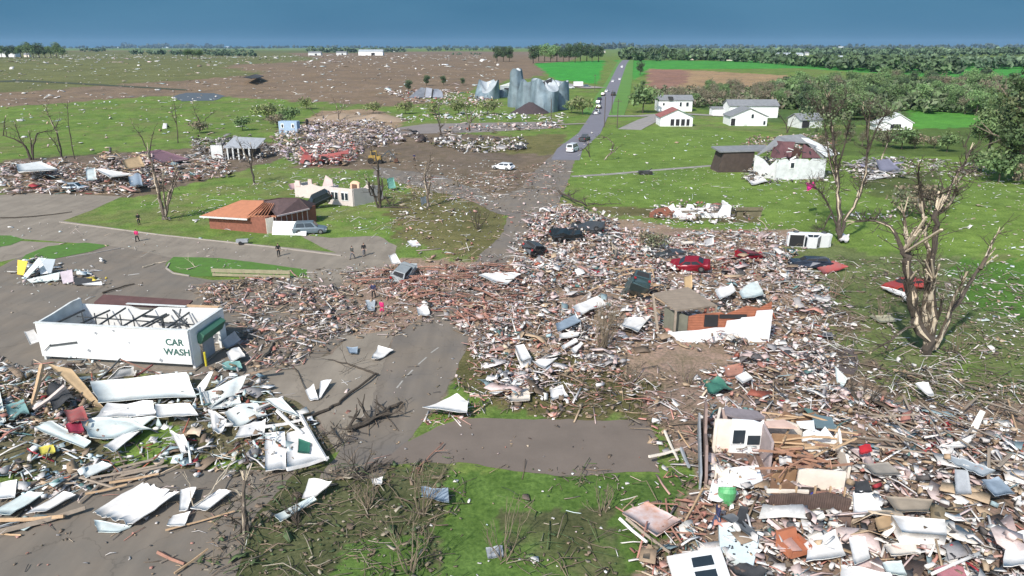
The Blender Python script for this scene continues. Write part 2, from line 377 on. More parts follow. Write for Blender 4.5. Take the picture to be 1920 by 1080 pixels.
def strip(name, pts, wid, m, z, step=6):
    P = [G(*p) for p in pts]; Q = []
    for a, b in zip(P[:-1], P[1:]):
        k = max(1, int((b-a).length/step))
        Q += [a.lerp(b, j/k) for j in range(k)]
    Q.append(P[-1]); V = []; F = []
    for i, p in enumerate(Q):
        t = (Q[min(i+1, len(Q)-1)]-Q[max(i-1, 0)]).xy.normalized(); n = Vector((-t.y, t.x))
        w = wid if not hasattr(wid, '__len__') else wid[0]+(wid[1]-wid[0])*i/(len(Q)-1)
        for s_ in (-1, -.33, .33, 1):
            a = p.xy+n*w/2*s_; V.append((a.x, a.y, float(H(a.x, a.y))+z+(0.02+p.y*.0004 if p.y > 230 else 0)))
    for i in range(len(Q)-1):
        for k in range(3): F.append((i*4+k, i*4+k+1, i*4+5+k, i*4+4+k))
    me = bpy.data.meshes.new(name); me.from_pydata(V, [], F); me.update()
    o = link_mesh(name, me, m); o['kind'] = 'structure'; return o
strip('road', [(1060, 300), (1068, 280), (1105, 250), (1125, 215), (1143, 178), (1157, 145), (1167, 122), (1174, 113)], (6.6, 8.0), farr, .022)
strip('road_verge', [(1128, 216), (1145, 190), (1160, 155), (1169, 128), (1175, 113)], 17, mat('verge_grass', (.10, .22, .035), .95, var=.2, scale=.1), .008)
strip('gravel_drive', [(1072, 331), (1140, 327), (1230, 319), (1330, 311), (1440, 304)], 1.7, gravel, .016)
strip('gravel_drive', [(1135, 218), (1200, 218), (1260, 213), (1360, 218), (1440, 216)], 5, gravel, .017)
strip('gravel_drive', [(1180, 243), (1215, 226), (1250, 214)], 7.5, gravel, .019)
strip('gravel_yard', [(1040, 157), (1120, 166)], 14, mat('yard_gravel', (.3, .26, .24), .95, var=.2, scale=.2), .15)
strip('dirt_lane', [(905, 240), (1100, 232)], 3, mat('lane_dirt', (.25, .22, .19), .95, var=.2, scale=.3), .03)
# kerbs: real steps along the street
kerb = mat('kerb_concrete', (.36, .32, .28), .9, var=.25, scale=1)
def kerb_run(pts, name='kerb'):
    mb = MB(); P = [G(*p) for p in pts]
    for a, b in zip(P[:-1], P[1:]): mb.bar((a.x, a.y, .06), (b.x, b.y, .06), .17, .14)
    o = mb.build(name, kerb); o['kind'] = 'structure'
mk = mat('worn_line_paint', (.42, .40, .36), .9, var=.5, scale=3)
for a_, b_ in (((808, 662), (822, 652)), ((784, 684), (800, 670)), ((760, 708), (774, 694)), ((744, 728), (755, 714))):
    p_, q_ = G(*a_), G(*b_); d_ = (q_-p_).xy; n_ = Vector((-d_.y, d_.x)).normalized()*.07
    me = bpy.data.meshes.new('road_marking'); me.from_pydata([(p_.x-n_.x, p_.y-n_.y, .024), (q_.x-n_.x, q_.y-n_.y, .024), (q_.x+n_.x, q_.y+n_.y, .024), (p_.x+n_.x, p_.y+n_.y, .024)], [], [(0, 1, 2, 3)]); o_ = link_mesh('road_marking', me, mk); o_['kind'] = 'structure'
kerb_run([(112, 417), (200, 428), (300, 441), (420, 454), (520, 465), (640, 480)])
kerb_run([(318, 494), (312, 504), (325, 513), (355, 518)])
kerb_run([(125, 484), (180, 475), (225, 466)])
# grass islands on the paving
gm = mat('turf', (.075, .185, .02), .95, var=.4, scale=1.2, bump=.5, col2=(.06, .12, .02))
sheet('turf_island', [(48, 478), (90, 462), (160, 455), (205, 460), (170, 472), (100, 486), (60, 490), (35, 492)], gm, .03, .1)
sheet('turf_island', [(325, 482), (410, 484), (520, 498), (575, 506), (575, 516), (500, 522), (360, 518), (318, 506), (312, 494)], gm, .032, .12)
sheet('turf_island', [(-100, 440), (20, 442), (45, 449), (20, 460), (-100, 478)], gm, .034, .12)
pond = sheet('pond', [(322, 180), (350, 174), (400, 175), (425, 180), (400, 189), (340, 190)], mat('pond_water', (.11, .12, .13), .5, var=.2), .06, 1.5, 4)
sheet('rut_line', [(-100, 155), (40, 150), (350, 168), (350, 170), (40, 153), (-100, 158)], mat('rut_soil', (.05, .06, .03), .95), .1, 1, 6)

# ---------------------------------------------------------------- large buildings
white = mat('white_paint', (.80, .81, .80), .6, var=.08, scale=1.2)
whiteg = mat('weathered_white', (.66, .68, .66), .75, var=.3, scale=.9)
palem = mat('pale_green_metal', (.72, .77, .745), .55, scale=.8, col2=(.55, .55, .50))
galv = mat('galvanised_steel', (.21, .28, .32), .55, metal=.2, var=.5, scale=.3, wave=(1.6, 'Z'))
galvf = mat('roofing_steel', (.46, .50, .52), .5, metal=.2, var=.25, scale=.3)
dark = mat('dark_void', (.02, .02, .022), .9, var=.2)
glassm = mat('window_glass', (.03, .04, .05), .12, var=.2)
brick = mat('red_brick', (.26, .10, .065), .9, var=.35, scale=2.5, bump=.3)
deck = mat('orange_decking', (.46, .19, .10), .85, var=.2, scale=1.3, wave=(2.2, 'Y'))
shingle = mat('brown_shingles', (.105, .068, .066), .95, var=.3, scale=2.5, bump=.4)
shingleg = mat('grey_shingles', (.22, .23, .24), .95, var=.3, scale=1.0, bump=.3)
woodl = mat('fresh_lumber', (.50, .34, .20), .85, var=.35, scale=3)
woodr = mat('reddish_lumber', (.33, .17, .12), .85, var=.35, scale=3)
woodg = mat('weathered_lumber', (.32, .26, .20), .9, var=.35, scale=3)
ply = mat('plywood', (.42, .30, .17), .85, var=.25, scale=2)
beige = mat('beige_siding', (.60, .53, .49), .85, var=.15, scale=1.2)
cream = mat('cream_wall', (.74, .66, .56), .8, var=.18, scale=1.5)
greenm = mat('green_awning', (.055, .16, .105), .6, var=.25, scale=1)
redm = mat('red_metal', (.36, .055, .05), .6, var=.45, scale=1.2, col2=(.24, .10, .09))
tile = mat('pale_blue_tiles', (.66, .76, .78), .4, var=.15, scale=2)
pinkw = mat('pink_insulation', (.62, .42, .38), .95, var=.3, scale=3, bump=.5)
greyp = mat('grey_panel', (.33, .35, .37), .7, var=.3, scale=1.5)
darkp = mat('charcoal_felt', (.045, .047, .05), .9, var=.4, scale=1.5)
bluep = mat('blue_grey_siding', (.26, .32, .38), .7, var=.25, scale=1.5)
steel = mat('dark_steel', (.09, .10, .105), .6, metal=.3, var=.3, scale=3)

# car wash
def frame(a, b):                              # local frame on the ground: origin a, X towards b
    d = (b-a); return math.atan2(d.y, d.x), d.xy.length
hh = 3.5
cww = mat('grimy_white_wall', (.76, .77, .755), .7, var=.16, scale=.55, bump=.1, col2=(.60, .60, .57))
FL = Gz(67, 605, hh); FR_ = Gz(352, 620, hh); BR_ = Gz(424, 577, hh); BL = Gz(160, 553, hh)
ang, L = frame(FL, FR_)
cw = empty('car_wash', (FL.x, FL.y, 0), ang, 'roofless white car wash building with green awning and its name painted on the long wall', 'building')
D = max(5.2, abs((Matrix.Rotation(-ang, 3, 'Z') @ (BR_-FR_)).y))
o = MB()
o.wall((0, 0, 0), (L, 0, 0), .55, hh, .22, top=[(0, hh), (.35, hh-.02), (.7, hh-.05), (1, hh)]).build('front_wall', cww, cw)
MB().wall((0, D, 0), (L, D, 0), .1, hh-.25, .2, top=[(0, hh-.3), (.35, hh-.3), (.42, hh-.62), (.5, hh-.6), (.55, hh-.25), (1, hh-.1)]).build('back_wall', cww, cw)
MB().wall((.02, .12, 0), (.02, D-.1, 0), .1, hh, .2, top=[(0, hh-.02), (.35, hh+.1), (.8, hh+.35), (1, hh+.3)]).build('side_wall', whiteg, cw)
sw = MB(); sw.wall((L-.02, .12, 0), (L-.02, 1.15, 0), .0, hh-.04, .2); sw.wall((L-.02, D-1.0, 0), (L-.02, D-.1, 0), 0, hh-.1, .2); sw.wall((L-.02, 1.15, 0), (L-.02, D-1.0, 0), hh-1.0, hh-.06, .2)
sw.build('end_wall', cww, cw)
MB().box((L+.30, D/2, hh-1.05), (.55, D-1.9, .95), (0, R(28), 0)).build('awning', greenm, cw)
pl_ = MB(); pl_.box((L/2, D/2, .06), (L+.5, D+.5, .12)); pl_.build('slab', conc, cw)
MB().prism([(1.0, D+.25, hh-.2), (L*.72, D+.25, hh-.35), (L*.72, D+1.7, hh-.1), (1.0, D+1.6, hh+.1)], (0, 0, 0), (0, 0, -.15)).build('torn_roof_edge', mat('oxblood_roof', (.11, .055, .05), .8, var=.3), cw)
MB().prism([(L*.73, D+.2, hh-.2), (L-.6, D+.2, hh-.2), (L-.6, D+.6, hh-.1), (L*.73, D+.6, hh-.1)], (0, 0, 0), (0, 0, -.12)).build('torn_roof_edge', woodl, cw)
cap = MB(); cap.box((L/2, 0, hh+.03), (L+.2, .30, .06)); cap.box((L/2+.5, D, hh-.05), (L*.42, .26, .06)); cap.box((L, D/2, hh-.0), (.28, D-.3, .06)); cap.build('coping', whiteg, cw)
fr_ = MB()
for k in range(5): fr_.box((L*.08+k*L*.09, D*.72, 1.7), (.07, .07, 2.6))
fr_.bar((L*.04, D*.72, 2.6), (L*.98, D*.72, 2.35), .09); fr_.bar((L*.04, D*.72, 1.6), (L*.45, D*.72, 1.55), .07)
fr_.bar((L*.5, D*.3, 2.2), (L*.66, D*.8, 3.1), .14); fr_.bar((L*.62, D*.8, .3), (L*.62, D*.8, 2.9), .16); fr_.bar((L*.5, D*.75, 2.9), (L*.62, D*.8, 2.7), .18)
for k in range(46):
    a = Vector((L*random.uniform(.68, .97), D*random.uniform(.3, .92), random.uniform(.9, 3.0))); b = a+Vector((random.uniform(-1.2, 1.2), random.uniform(-.8, .8), random.uniform(-.6, .6)))
    b.x = min(b.x, L-.2); b.y = max(.3, min(b.y, D-.2)); fr_.bar(a, b, random.uniform(.05, .11))
for k in range(6): fr_.bar((L*.05+k*L*.15, .3, hh-.5), (L*.05+k*L*.15+random.uniform(-.3, .5), D-.3, hh-.45+random.uniform(-.5, .1)), .09, .14)
for k in range(14):
    a = Vector((L*random.uniform(.03, .22), D*random.uniform(.4, .9), random.uniform(.6, 2.4))); b = a+Vector((random.uniform(-1, 1), random.uniform(-.4, .4), random.uniform(-.8, .8))); b.x = max(b.x, .3); fr_.bar(a, b, .07)
fr_.build('wash_gantry', steel, cw)
MB().tube([(L+.55, .9, 0), (L+.55, .9, 1.25)], .09, 8).build('bollard', mat('yellow_paint', (.65, .55, .04), .6), cw)
MB().tube([(L+.55, D-1.0, 0), (L+.55, D-1.0, 1.0)], .09, 8).build('bollard', MATS['yellow_paint'], cw)
MB().bar((L*.07, -.16, 1.55), (L*.26, -.16, 2.0), .05, .16).bar((L*.03, -.2, 1.1), (L*.08, -.18, 1.7), .05).build('torn_trim', steel, cw)
MB().box((L-.1, D*.5, 1.2), (.08, 1.6, 2.2)).build('bay_panel', greyp, cw)
for k in range(1, 5): MB().box((L*k/5, -.113, 2.0), (.03, .012, 2.9)).build('panel_joint', whiteg, cw)
for x_, z_, w_ in ((L*.4, 2.9, .25), (L*.61, 2.2, .16), (L*.33, 1.3, .3), (L*.8, .8, .3), (L*.52, 3.2, .2)): MB().box((x_, -.118, z_), (w_, .015, w_*.8), (0, .5, 0)).build('dent', greyp, cw)
def text(name, body, size, loc, rot, m, parent, off=.012):
    c = bpy.data.curves.new(name, 'FONT'); c.body = body; c.size = size; c.extrude = .01; c.offset = off; c.align_x = 'CENTER'; c.space_line = .95
    tmp = bpy.data.objects.new('lettering_curve', c); COL.objects.link(tmp)
    dg = bpy.context.evaluated_depsgraph_get(); me = bpy.data.meshes.new_from_object(tmp.evaluated_get(dg))
    bpy.data.objects.remove(tmp); me.materials.clear()
    t = link_mesh(name, me, m, parent); t.location = loc; t.rotation_euler = rot; return t
text('lettering', 'CAR', .78, (L-1.25, -.125, 2.2), (math.pi/2, 0, 0), mat('green_lettering', (.04, .12, .10), .7), cw, .02)
text('lettering', 'WASH', .78, (L-1.15, -.125, 1.35), (math.pi/2, 0, 0), MATS['green_lettering'], cw, .02)

# grain bins with buckled walls
def grain_bin(px, py, r, h, buckle, label, lean=0., seed=1, top_cut=.35):
    p = G(px, py); t = empty('grain_bin', (p.x, p.y, p.z-.2), 0, label, 'grain bin', 'storm-buckled steel grain bins')
    n, m_ = 56, 16; rs = np.random.default_rng(seed); V = []; F = []
    ph = rs.random(6)*6.28
    for j in range(m_+1):
        for i in range(n):
            a = 2*math.pi*i/n; z = j/m_
            rr = r*(1-buckle*z*z*(.5+.5*math.sin(2*a+ph[0]))-.12*buckle*math.sin(5*a+ph[1]+z*3)*z+.05*buckle*math.sin(9*a+ph[2]))
            hz = h*(1-top_cut*max(0, math.sin(a+ph[3]))**2-.10*top_cut*math.sin(4*a+ph[4]))
            V.append((rr*math.cos(a)+lean*z*z*h, rr*math.sin(a), hz*z))
    for j in range(m_):
        for i in range(n): F.append((j*n+i, j*n+(i+1) % n, (j+1)*n+(i+1) % n, (j+1)*n+i))
    me = bpy.data.meshes.new('wall'); me.from_pydata(V, [], F); w = link_mesh('wall', me, galv, t)
    so = w.modifiers.new('thick', 'SOLIDIFY'); so.thickness = .08
    # the roof sheets, caved into the bin
    V = []; F = []; k_ = 6
    for j in range(k_+1):
        for i in range(n):
            a = 2*math.pi*i/n; q = 1-j/k_
            z0 = h*(1-top_cut*max(0, math.sin(a+ph[3]))**2-.10*top_cut*math.sin(4*a+ph[4])); rr = r*(1-buckle*(.5+.5*math.sin(2*a+ph[0]))-.12*buckle*math.sin(5*a+ph[1]+3))*q*.97
            cave = (1-q)*r*(.9*math.sin(a+ph[5])-.55)*min(1.2, .5+buckle*2)
            V.append((rr*math.cos(a)+lean*h, rr*math.sin(a), z0*(q)+(1-q)*h*(1-top_cut*.4)+cave*.6+.12*math.sin(a*7+j)*q*(1-q)*4-.1))
    for j in range(k_):
        for i in range(n): F.append((j*n+i, j*n+(i+1) % n, (j+1)*n+(i+1) % n, (j+1)*n+i))
    me = bpy.data.meshes.new('roof'); me.from_pydata(V, [], F); rf = link_mesh('roof', me, galvf, t)
    so = rf.modifiers.new('thick', 'SOLIDIFY'); so.thickness = .08
    rb = MB()
    for i in range(0, n, 14):
        a = 2*math.pi*i/n; rb = MB(); rb.bar((r*1.02*math.cos(a), r*1.02*math.sin(a), 0), (r*.99*math.cos(a)+lean*.25*h, r*.99*math.sin(a), h*.3), .12); rb.build('stiffener', galv, t)
    return t
grain_bin(914, 184, 6.2, 8.4, .38, 'low crushed grain bin with torn rim, farthest left of the bins', .10, 3, .75)
grain_bin(943, 182, 2.6, 4.0, .3, 'small squat bin between the crushed left bin and the tall cluster', 0, 4, .5)
grain_bin(969, 200, 3.9, 15.6, .42, 'tallest grain bin with peeled top at the left of the cluster', -.03, 8, .35)
grain_bin(990, 205, 5.2, 11.8, .45, 'buckled grain bin with sagging rim behind the dark soil mound', .02, 12, .45)
grain_bin(1019, 209, 5.6, 12.6, .42, 'grain bin with black torn roof flap in the middle of the cluster', .04, 17, .4)
grain_bin(1047, 204, 4.6, 11.4, .30, 'rightmost upright grain bin nearest the highway', .03, 22, .3)
p = G(1012, 196); q = G(1016, 206)
fl = MB(); tp = G(1010, 206); fl.prism([(0, 0, 0), (5.6, .3, 2.2), (5.2, .2, -.9), (.6, 0, -1.1)], (0, 0, 0), (0, .08, 0)); f_ = fl.build('torn_roof_flap', darkp); f_.location = (tp.x-.5, tp.y-5.6, 11.0); prop(f_, 'black torn roof flap hanging from the rim of the middle grain bin', 'metal sheet')
p = G(948, 178); t = empty('bin_shed', p, R(4), 'small pale metal shed with open dark doorway between the grain bins', 'shed')
MB().box((0, 2, 2.2), (5.5, 4, 4.4)).build('wall', galvf, t)
MB().prism([(-2.9, -.1, 4.4), (2.9, -.1, 6.2), (2.9, -.1, 4.4)], (0, 0, 0), (0, 4.2, 0)).build('roof', whiteg, t)
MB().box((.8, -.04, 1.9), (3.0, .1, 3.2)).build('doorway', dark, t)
# heap of dark soil
def mound(name, px, py, rx, ry, h, m, label, cat, seed=0, kind=None):
    p = G(px, py); n, k_ = 48, 14; V = []; F = []
    for j in range(k_+1):
        for i in range(n):
            a = 2*math.pi*i/n; q = j/k_; x = rx*q*math.cos(a); y = ry*q*math.sin(a)
            s_ = 1+.25*(float(fnoise(x*1.0+seed*31, y, rx*.5))-.5)
            z = h*max(0, (1-q**1.15))*(.8+.5*float(fnoise(x+seed, y, rx*.35)))
            V.append((x*s_, y*s_, z-.12*q))
    for j in range(k_):
        for i in range(n): F.append((j*n+i, (j+1)*n+i, (j+1)*n+(i+1) % n, j*n+(i+1) % n))
    me = bpy.data.meshes.new(name); me.from_pydata(V, [], F); o = link_mesh(name, me, m); o.location = p
    me.polygons.foreach_set('use_smooth', [True]*len(me.polygons)); prop(o, label, cat, None, kind); return o
mound('soil_heap', 993, 212, 8.0, 5.5, 4.2, mat('dark_soil', (.06, .045, .048), .95, var=.3, scale=2, bump=.6), 'dark brown soil heap at the foot of the grain bins', 'soil heap')
sandm = mat('pale_dirt', (.30, .225, .155), .95, var=.2, scale=.4, bump=.4)
mound('dirt_mound', 640, 222, 14, 8, 1.7, sandm, 'left low mound of bare tan dirt behind the wrecked houses', 'dirt mound', 3)
mound('dirt_mound', 706, 226, 12, 8, 2.2, sandm, 'right mound of bare tan dirt with a snapped tree in front', 'dirt mound', 5)

# gabled buildings
def gabled(name, px, py, w, d, h, rise, yaw, wm, rm, label, cat='house', axis='x', eave=.4, openings=(), rm2=None, gone=None):
    """front face centre stands at the pixel; ridge runs along local x or y; openings: (part, x, z0, w, h)"""
    p = G(px, py); t = empty(name, p, R(yaw), label, cat)
    mb = MB()
    mb.box((0, d/2, h/2-.1), (w, d, h+.2))
    if axis == 'y': mb.prism([(-w/2, 0, h), (w/2, 0, h), (0, 0, h+rise)], (0, .01, 0), (0, d-.01, 0))
    else: mb.prism([(0, 0, h), (0, d, h), (0, d/2, h+rise)], (-w/2+.01, 0, 0), (w/2-.01, 0, 0))
    mb.build('wall', wm, t)
    th = .22
    if axis == 'y':
        s = rise/(w/2)
        for sg, m_ in ((-1, rm), (1, rm2 or rm)):
            b = MB(); a0 = (0, 0, h+rise+.05); a1 = (sg*(w/2+eave), 0, h-eave*s+.05)
            b.prism([a0, a1, (a1[0], 0, a1[2]+th), (0, 0, a0[2]+th)], (0, -eave, 0), (0, d+eave, 0)); b.build('roof', m_, t)
    else:
        s = rise/(d/2)
        for sg, m_ in ((-1, rm), (1, rm2 or rm)):
            b = MB(); yc = d/2
            b.prism([(0, yc, h+rise+.05), (0, yc+sg*(d/2+eave), h-eave*s+.05), (0, yc+sg*(d/2+eave), h-eave*s+.05+th), (0, yc, h+rise+.05+th)], (-w/2-eave, 0, 0), (w/2+eave, 0, 0)); b.build('roof', m_, t)
    for it in openings:
        nm, x, z0, ww, hh_ = it[:5]
        if nm == 'window':
            f = MB(); f.box((x, -.03, z0+hh_/2), (ww+.16, .08, hh_+.16)); fo = f.build('window', white, t)
            MB().box((x, -.08, z0+hh_/2), (ww, .05, hh_)).build('pane', glassm, fo)
        else:
            MB().box((x, -.04, z0+hh_/2), (ww, .1, hh_)).build(nm, it[5] if len(it) > 5 else dark, t)
    return t
roofr = mat('faded_red_roof', (.30, .11, .10), .9, var=.3, scale=.6); roofg = mat('faded_green_roof', (.16, .26, .22), .9, var=.2, scale=.6)
b1 = gabled('barn', 1265, 209, 13.8, 8, 4.4, 1.6, -2, white, shingleg, 'white two part building with grey roof behind the red and green roofed garage', 'building',
       openings=[('window', 2.2, 2.0, .8, 1.6), ('window', 4.9, 2.0, 1.0, 1.6), ('window', -4.6, 2.4, .7, .9)])
MB().box((-1.9, 1.6, 5.0), (1.7, 4.5, 1.4)).build('roof_gap', darkp, b1)
gabled('garage', 1268, 237, 10.6, 8.5, 3.0, 2.4, -1, white, roofr, 'white garage with half red half green gable roof and four dark bays', 'garage', axis='y', rm2=roofg,
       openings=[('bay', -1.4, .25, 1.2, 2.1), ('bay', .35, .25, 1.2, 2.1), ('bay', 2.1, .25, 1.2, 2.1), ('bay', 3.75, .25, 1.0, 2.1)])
gabled('shed', 1352, 217, 6.5, 5, 2.6, .4, 0, white, shingleg, 'low white lean-to shed between the two large white farm buildings', 'shed', openings=[('door', 2, 0, 1, 2)])
b2 = gabled('barn', 1412, 221, 18, 8.5, 4.3, 1.8, 0, white, shingleg, 'long white building with grey roof standing behind the white gabled house', 'building',
       openings=[('window', -7.2, 1.4, .9, .9)])
gabled('farmhouse', 1403, 236, 12.2, 9, 3.0, 2.6, -1, white, shingleg, 'white gabled house with torn grey roof beside the long white building', 'house', axis='y',
       openings=[('window', 1.1, 2.5, .8, 1.3), ('door', -5.2, .1, 1.4, 2.3), ('door', -1.0, .05, 1.1, .8, whiteg), ('window', 5.2, .4, .7, 1.2)])
gabled('house', 1520, 240, 8, 7, 2.6, 1.6, 12, whiteg, shingleg, 'pale damaged house half hidden behind the leafing broken tree', 'house', openings=[('doorway', -2, .1, 2.6, 2.2)])
gabled('house', 1682, 243, 8.5, 7, 2.2, 2.5, -14, white, whiteg, 'white damaged house with a wide dark opening in front of the wood', 'house', axis='y', openings=[('doorway', -1.0, .3, 4.0, 1.4)])
gabled('garage', 1655, 245, 4.2, 5, 2.0, .8, -6, white, whiteg, 'small white shed leaning against the left of the damaged white house', 'shed', axis='y')
# crumpled barn
p = G(800, 184); t = empty('collapsed_barn', p, R(-3), 'collapsed grey metal barn with its roof folded down beside the bins', 'barn')
dst = mat('dull_steel', (.17, .185, .21), .6, metal=.2, var=.4, scale=.5)
MB().prism([(-9, -1, .2), (-1.2, -1, .4), (-.8, 3, 4.6), (-3.4, 5, 4.9), (-6.5, 4, 2.6)], (0, 0, 0), (0, .3, -.15)).build('wall', dst, t)
MB().prism([(-1.0, 0, .3), (2.2, 0, .2), (2.6, 3, 4.4), (-.6, 3.4, 4.9)], (0, 0, 0), (0, .3, -.15)).build('wall', mat('slate_steel', (.24, .26, .30), .6, metal=.2, var=.3, scale=.5), t)
MB().prism([(3.0, 0, .4), (8.2, .4, .2), (7.4, 3, 3.0), (5.2, 4, 4.2), (3.2, 3, 4.3)], (0, 0, 0), (0, .3, -.15)).build('roof', MATS['slate_steel'], t)
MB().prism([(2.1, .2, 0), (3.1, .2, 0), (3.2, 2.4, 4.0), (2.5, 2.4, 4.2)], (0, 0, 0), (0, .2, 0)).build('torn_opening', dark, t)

# brick ranch house with half its roof stripped
p0 = G(395, 428); p1 = G(502, 438)
ang, Lw = frame(p0, p1)
W_, Dp = Lw*1.0, 8.8; hw = 2.4
rh = empty('ranch_house', p0, ang, 'single storey red brick house with bare orange roof decking and a dark shingled right roof', 'house')
w = MB(); w.wall((0, 0, 0), (W_, 0, 0), 0, hw, .22, top=[(0, 1.9), (.3, 1.5), (.55, 2.0), (1, hw)]); w.wall((0, 0.1, 0), (0, Dp*.62, 0), 0, hw-.3, .22); w.wall((W_, .1, 0), (W_+2.2, Dp, 0), 0, hw, .22); w.wall((0, Dp*.62, 0), (W_+2.2, Dp, 0), 0, hw-.2, .2)
w.build('wall', brick, rh)
rd = MB(); rd.prism([(-.9, -.7, 1.95), (W_*.72, -.7, 2.15), (W_*.83, 1.6, 2.8), (W_*.66, 4.2, 3.7), (W_*.25, 4.3, 3.5)], (0, 0, 0), (0, 0, -.16)); rd.build('bare_roof_deck', deck, rh)
MB().prism([(-.95, -.78, 1.72), (W_*.74, -.78, 1.92), (W_*.74, -.78, 2.14), (-.95, -.78, 1.94)], (0, -.08, 0), (0, .04, 0)).build('fascia', whiteg, rh)
rs_ = MB()
A = (W_*.68, 4.3, 3.75); B_ = (W_*1.02, 11.2, 3.9)
rs_.prism([(W_*.66, 4.2, 3.7), (W_+.9, -.0+1.2, 2.35), (W_+2.5, Dp*.78, 2.35), (W_+1.2, Dp*.72, 4.0), (W_*.9, Dp*.55, 4.15)], (0, 0, 0), (0, 0, -.16))
rs_.prism([(W_*.66, 4.2, 3.7), (W_*.9, Dp*.55, 4.15), (W_+1.2, Dp*.72, 4.0), (W_+1.6, Dp+1.2, 2.4), (W_*.3, Dp*.8, 2.3), (W_*.25, 4.3, 3.5)], (0, 0, 0), (0, 0, -.16))
rs_.prism([(W_+1.2, Dp*.72, 4.0), (W_+2.5, Dp*.78, 2.35), (W_+1.6, Dp+1.2, 2.4)], (0, 0, 0), (0, 0, -.16))
rs_.build('roof', shingle, rh)
rf = MB()
for k in range(7): rf.bar((W_*(.70+.045*k), -.3+.15*k, 2.3), (W_*(.72+.03*k), 3.4, 3.55), .08, .18)
rf.bar((W_*.7, -.2, 2.35), (W_+.9, 1.1, 2.3), .1, .2); rf.build('rafter', mat('orange_lumber', (.42, .18, .10), .85, var=.3, scale=2), rh)
sw = MB()
for k in range(7): sw.box((W_+.5+.26*k, 1.5+.9*k, 1.15), (.1, .1, 2.3))
sw.bar((W_+.9, 1.3, 2.28), (W_+2.5, Dp*.78, 2.28), .2); sw.build('porch_post', mat('pinkish_trim', (.56, .46, .44), .8, var=.2), rh)
MB().wall((W_-.05, -.1, 0), (W_+.5, .9, 0), 0, 2.2, .2).build('corner_wall', cream, rh)
g0 = Gz(510, 440, 0); g1 = Gz(553, 441, 0)
a2, l2 = frame(g0, g1); gd = empty('garage_door', (g0.x, g0.y, 0), a2, 'bright white garage door fallen against the brick house beside the grey car', 'garage door')
MB().prism([(0, 0, 0), (l2, 0, 0), (l2, .9, 1.75), (0, .9, 1.75)], (0, 0, 0), (0, .1, -.05)).build('door_panel', white, gd)
MB().prism([(l2, -.1, .1), (l2+1.8, -.5, .15), (l2+1.6, .3, .5), (l2, .6, .8)], (0, 0, 0), (0, .02, -.08)).build('bent_section', white, gd)

# beige house remnant with double window
q0 = G(616, 382); q1 = G(663, 387)   # lit front-left wing
bh = empty('roofless_house', q0, frame(q0, q1)[0], 'roofless beige house with two white framed windows in its front wing', 'house'); Lb = frame(q0, q1)[1]
w = MB(); w.wall((0, 0, 0), (Lb, 0, 0), 0, 2.9, .2); w.wall((Lb, .1, 0), (Lb+1.4, 6.5, 0), 0, 2.7, .2, top=[(0, 2.9), (.4, 2.7), (.5, 2.4), (.6, 2.9), (1, 2.5)])
w.wall((0, .1, 0), (.2, 2.6, 0), 0, 2.8, .2); w.wall((.2, 2.6, 0), (-9.0, 2.4, 0), 0, 2.6, .2, top=[(0, 2.6), (.2, 2.5), (.4, 2.2), (.6, 2.5), (.8, 2.1), (1, 2.5)]); w.wall((.2, 6.5, 0), (Lb+1.4, 6.5, 0), 0, 2.2, .2, top=[(0, 2.2), (.3, 1.4), (.5, 2.4), (1, 2.4)])
w.wall((-8.9, 2.5, 0), (-8.6, 6.5, 0), 0, 2.2, .2); w.build('wall', beige, bh)
for xk in (Lb*.30, Lb*.70):
    f = MB(); f.box((xk, -.13, 1.55), (1.4, .1, 1.4)); fo = f.build('window', white, bh)
    for k in (-.37, .37): MB().box((xk+k, -.2, 1.55), (.55, .06, 1.15)).build('pane', glassm, fo)
MB().wall((2.6, 3.0, 0), (4.4, 3.0, 0), 0, 3.6, .35, top=[(0, 3.2), (.3, 3.6), (.7, 3.6), (1, 3.3)]).build('inner_wall', mat('peach_plaster', (.78, .52, .36), .85, var=.15), bh)
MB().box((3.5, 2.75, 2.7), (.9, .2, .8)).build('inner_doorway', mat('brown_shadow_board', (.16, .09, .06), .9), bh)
w = MB(); w.prism([(-4.4, 4, 1.6), (-1.8, 4, 1.6), (-2.1, 4, 3.2), (-3.4, 4, 3.9)], (0, 0, 0), (0, .2, 0)); w.build('gable_fragment', mat('pink_drywall', (.68, .52, .48), .85, var=.2), bh)
MB().box((-5.6, 2.5, 2.5), (.8, .2, 1.6)).build('wall_stub', MATS['pink_drywall'], bh); MB().box((-8.2, 2.4, 2.4), (1.0, .3, 1.0)).build('wall_stub', MATS['pink_drywall'], bh)
MB().box((-2, 4.4, .03), (11, 4, .06)).build('floor', conc, bh)

# house wreck on the right, torn roof over a white sided lower storey
r0 = G(1453, 337); r1 = G(1544, 336)
a3, l3 = frame(r0, r1); wh = empty('wrecked_house', r0, a3, 'wrecked house with dirty white siding and torn maroon and grey roof on the lawn', 'house')
maroon = mat('maroon_shingles', (.13, .06, .065), .9, var=.4, scale=1.5)
side = mat('dirty_white_siding', (.70, .73, .72), .75, var=.35, scale=.8, wave=(2.5, 'Z'))
MB().wall((0, 0, 0), (l3, 0, 0), 0, 4.1, .25, top=[(0, 3.0), (.05, 3.9), (.2, 4.1), (.24, 3.7), (.4, 4.1), (.62, 4.0), (.66, 3.6), (.72, 4.1), (1, 4.0)]).build('front_wall', side, wh)
for k in range(34):
    a = Vector((random.uniform(.3, l3-.5), random.uniform(.3, 5), random.uniform(3.6, 5.6))); MB().bar(a, a+Vector((random.uniform(-1.4, 1.4), random.uniform(-.8, .8), random.uniform(-.5, .8))), .1, .35 if k % 3 == 0 else .12).build('broken_roof_board', (whiteg, maroon, woodg, darkp)[k % 4], wh)
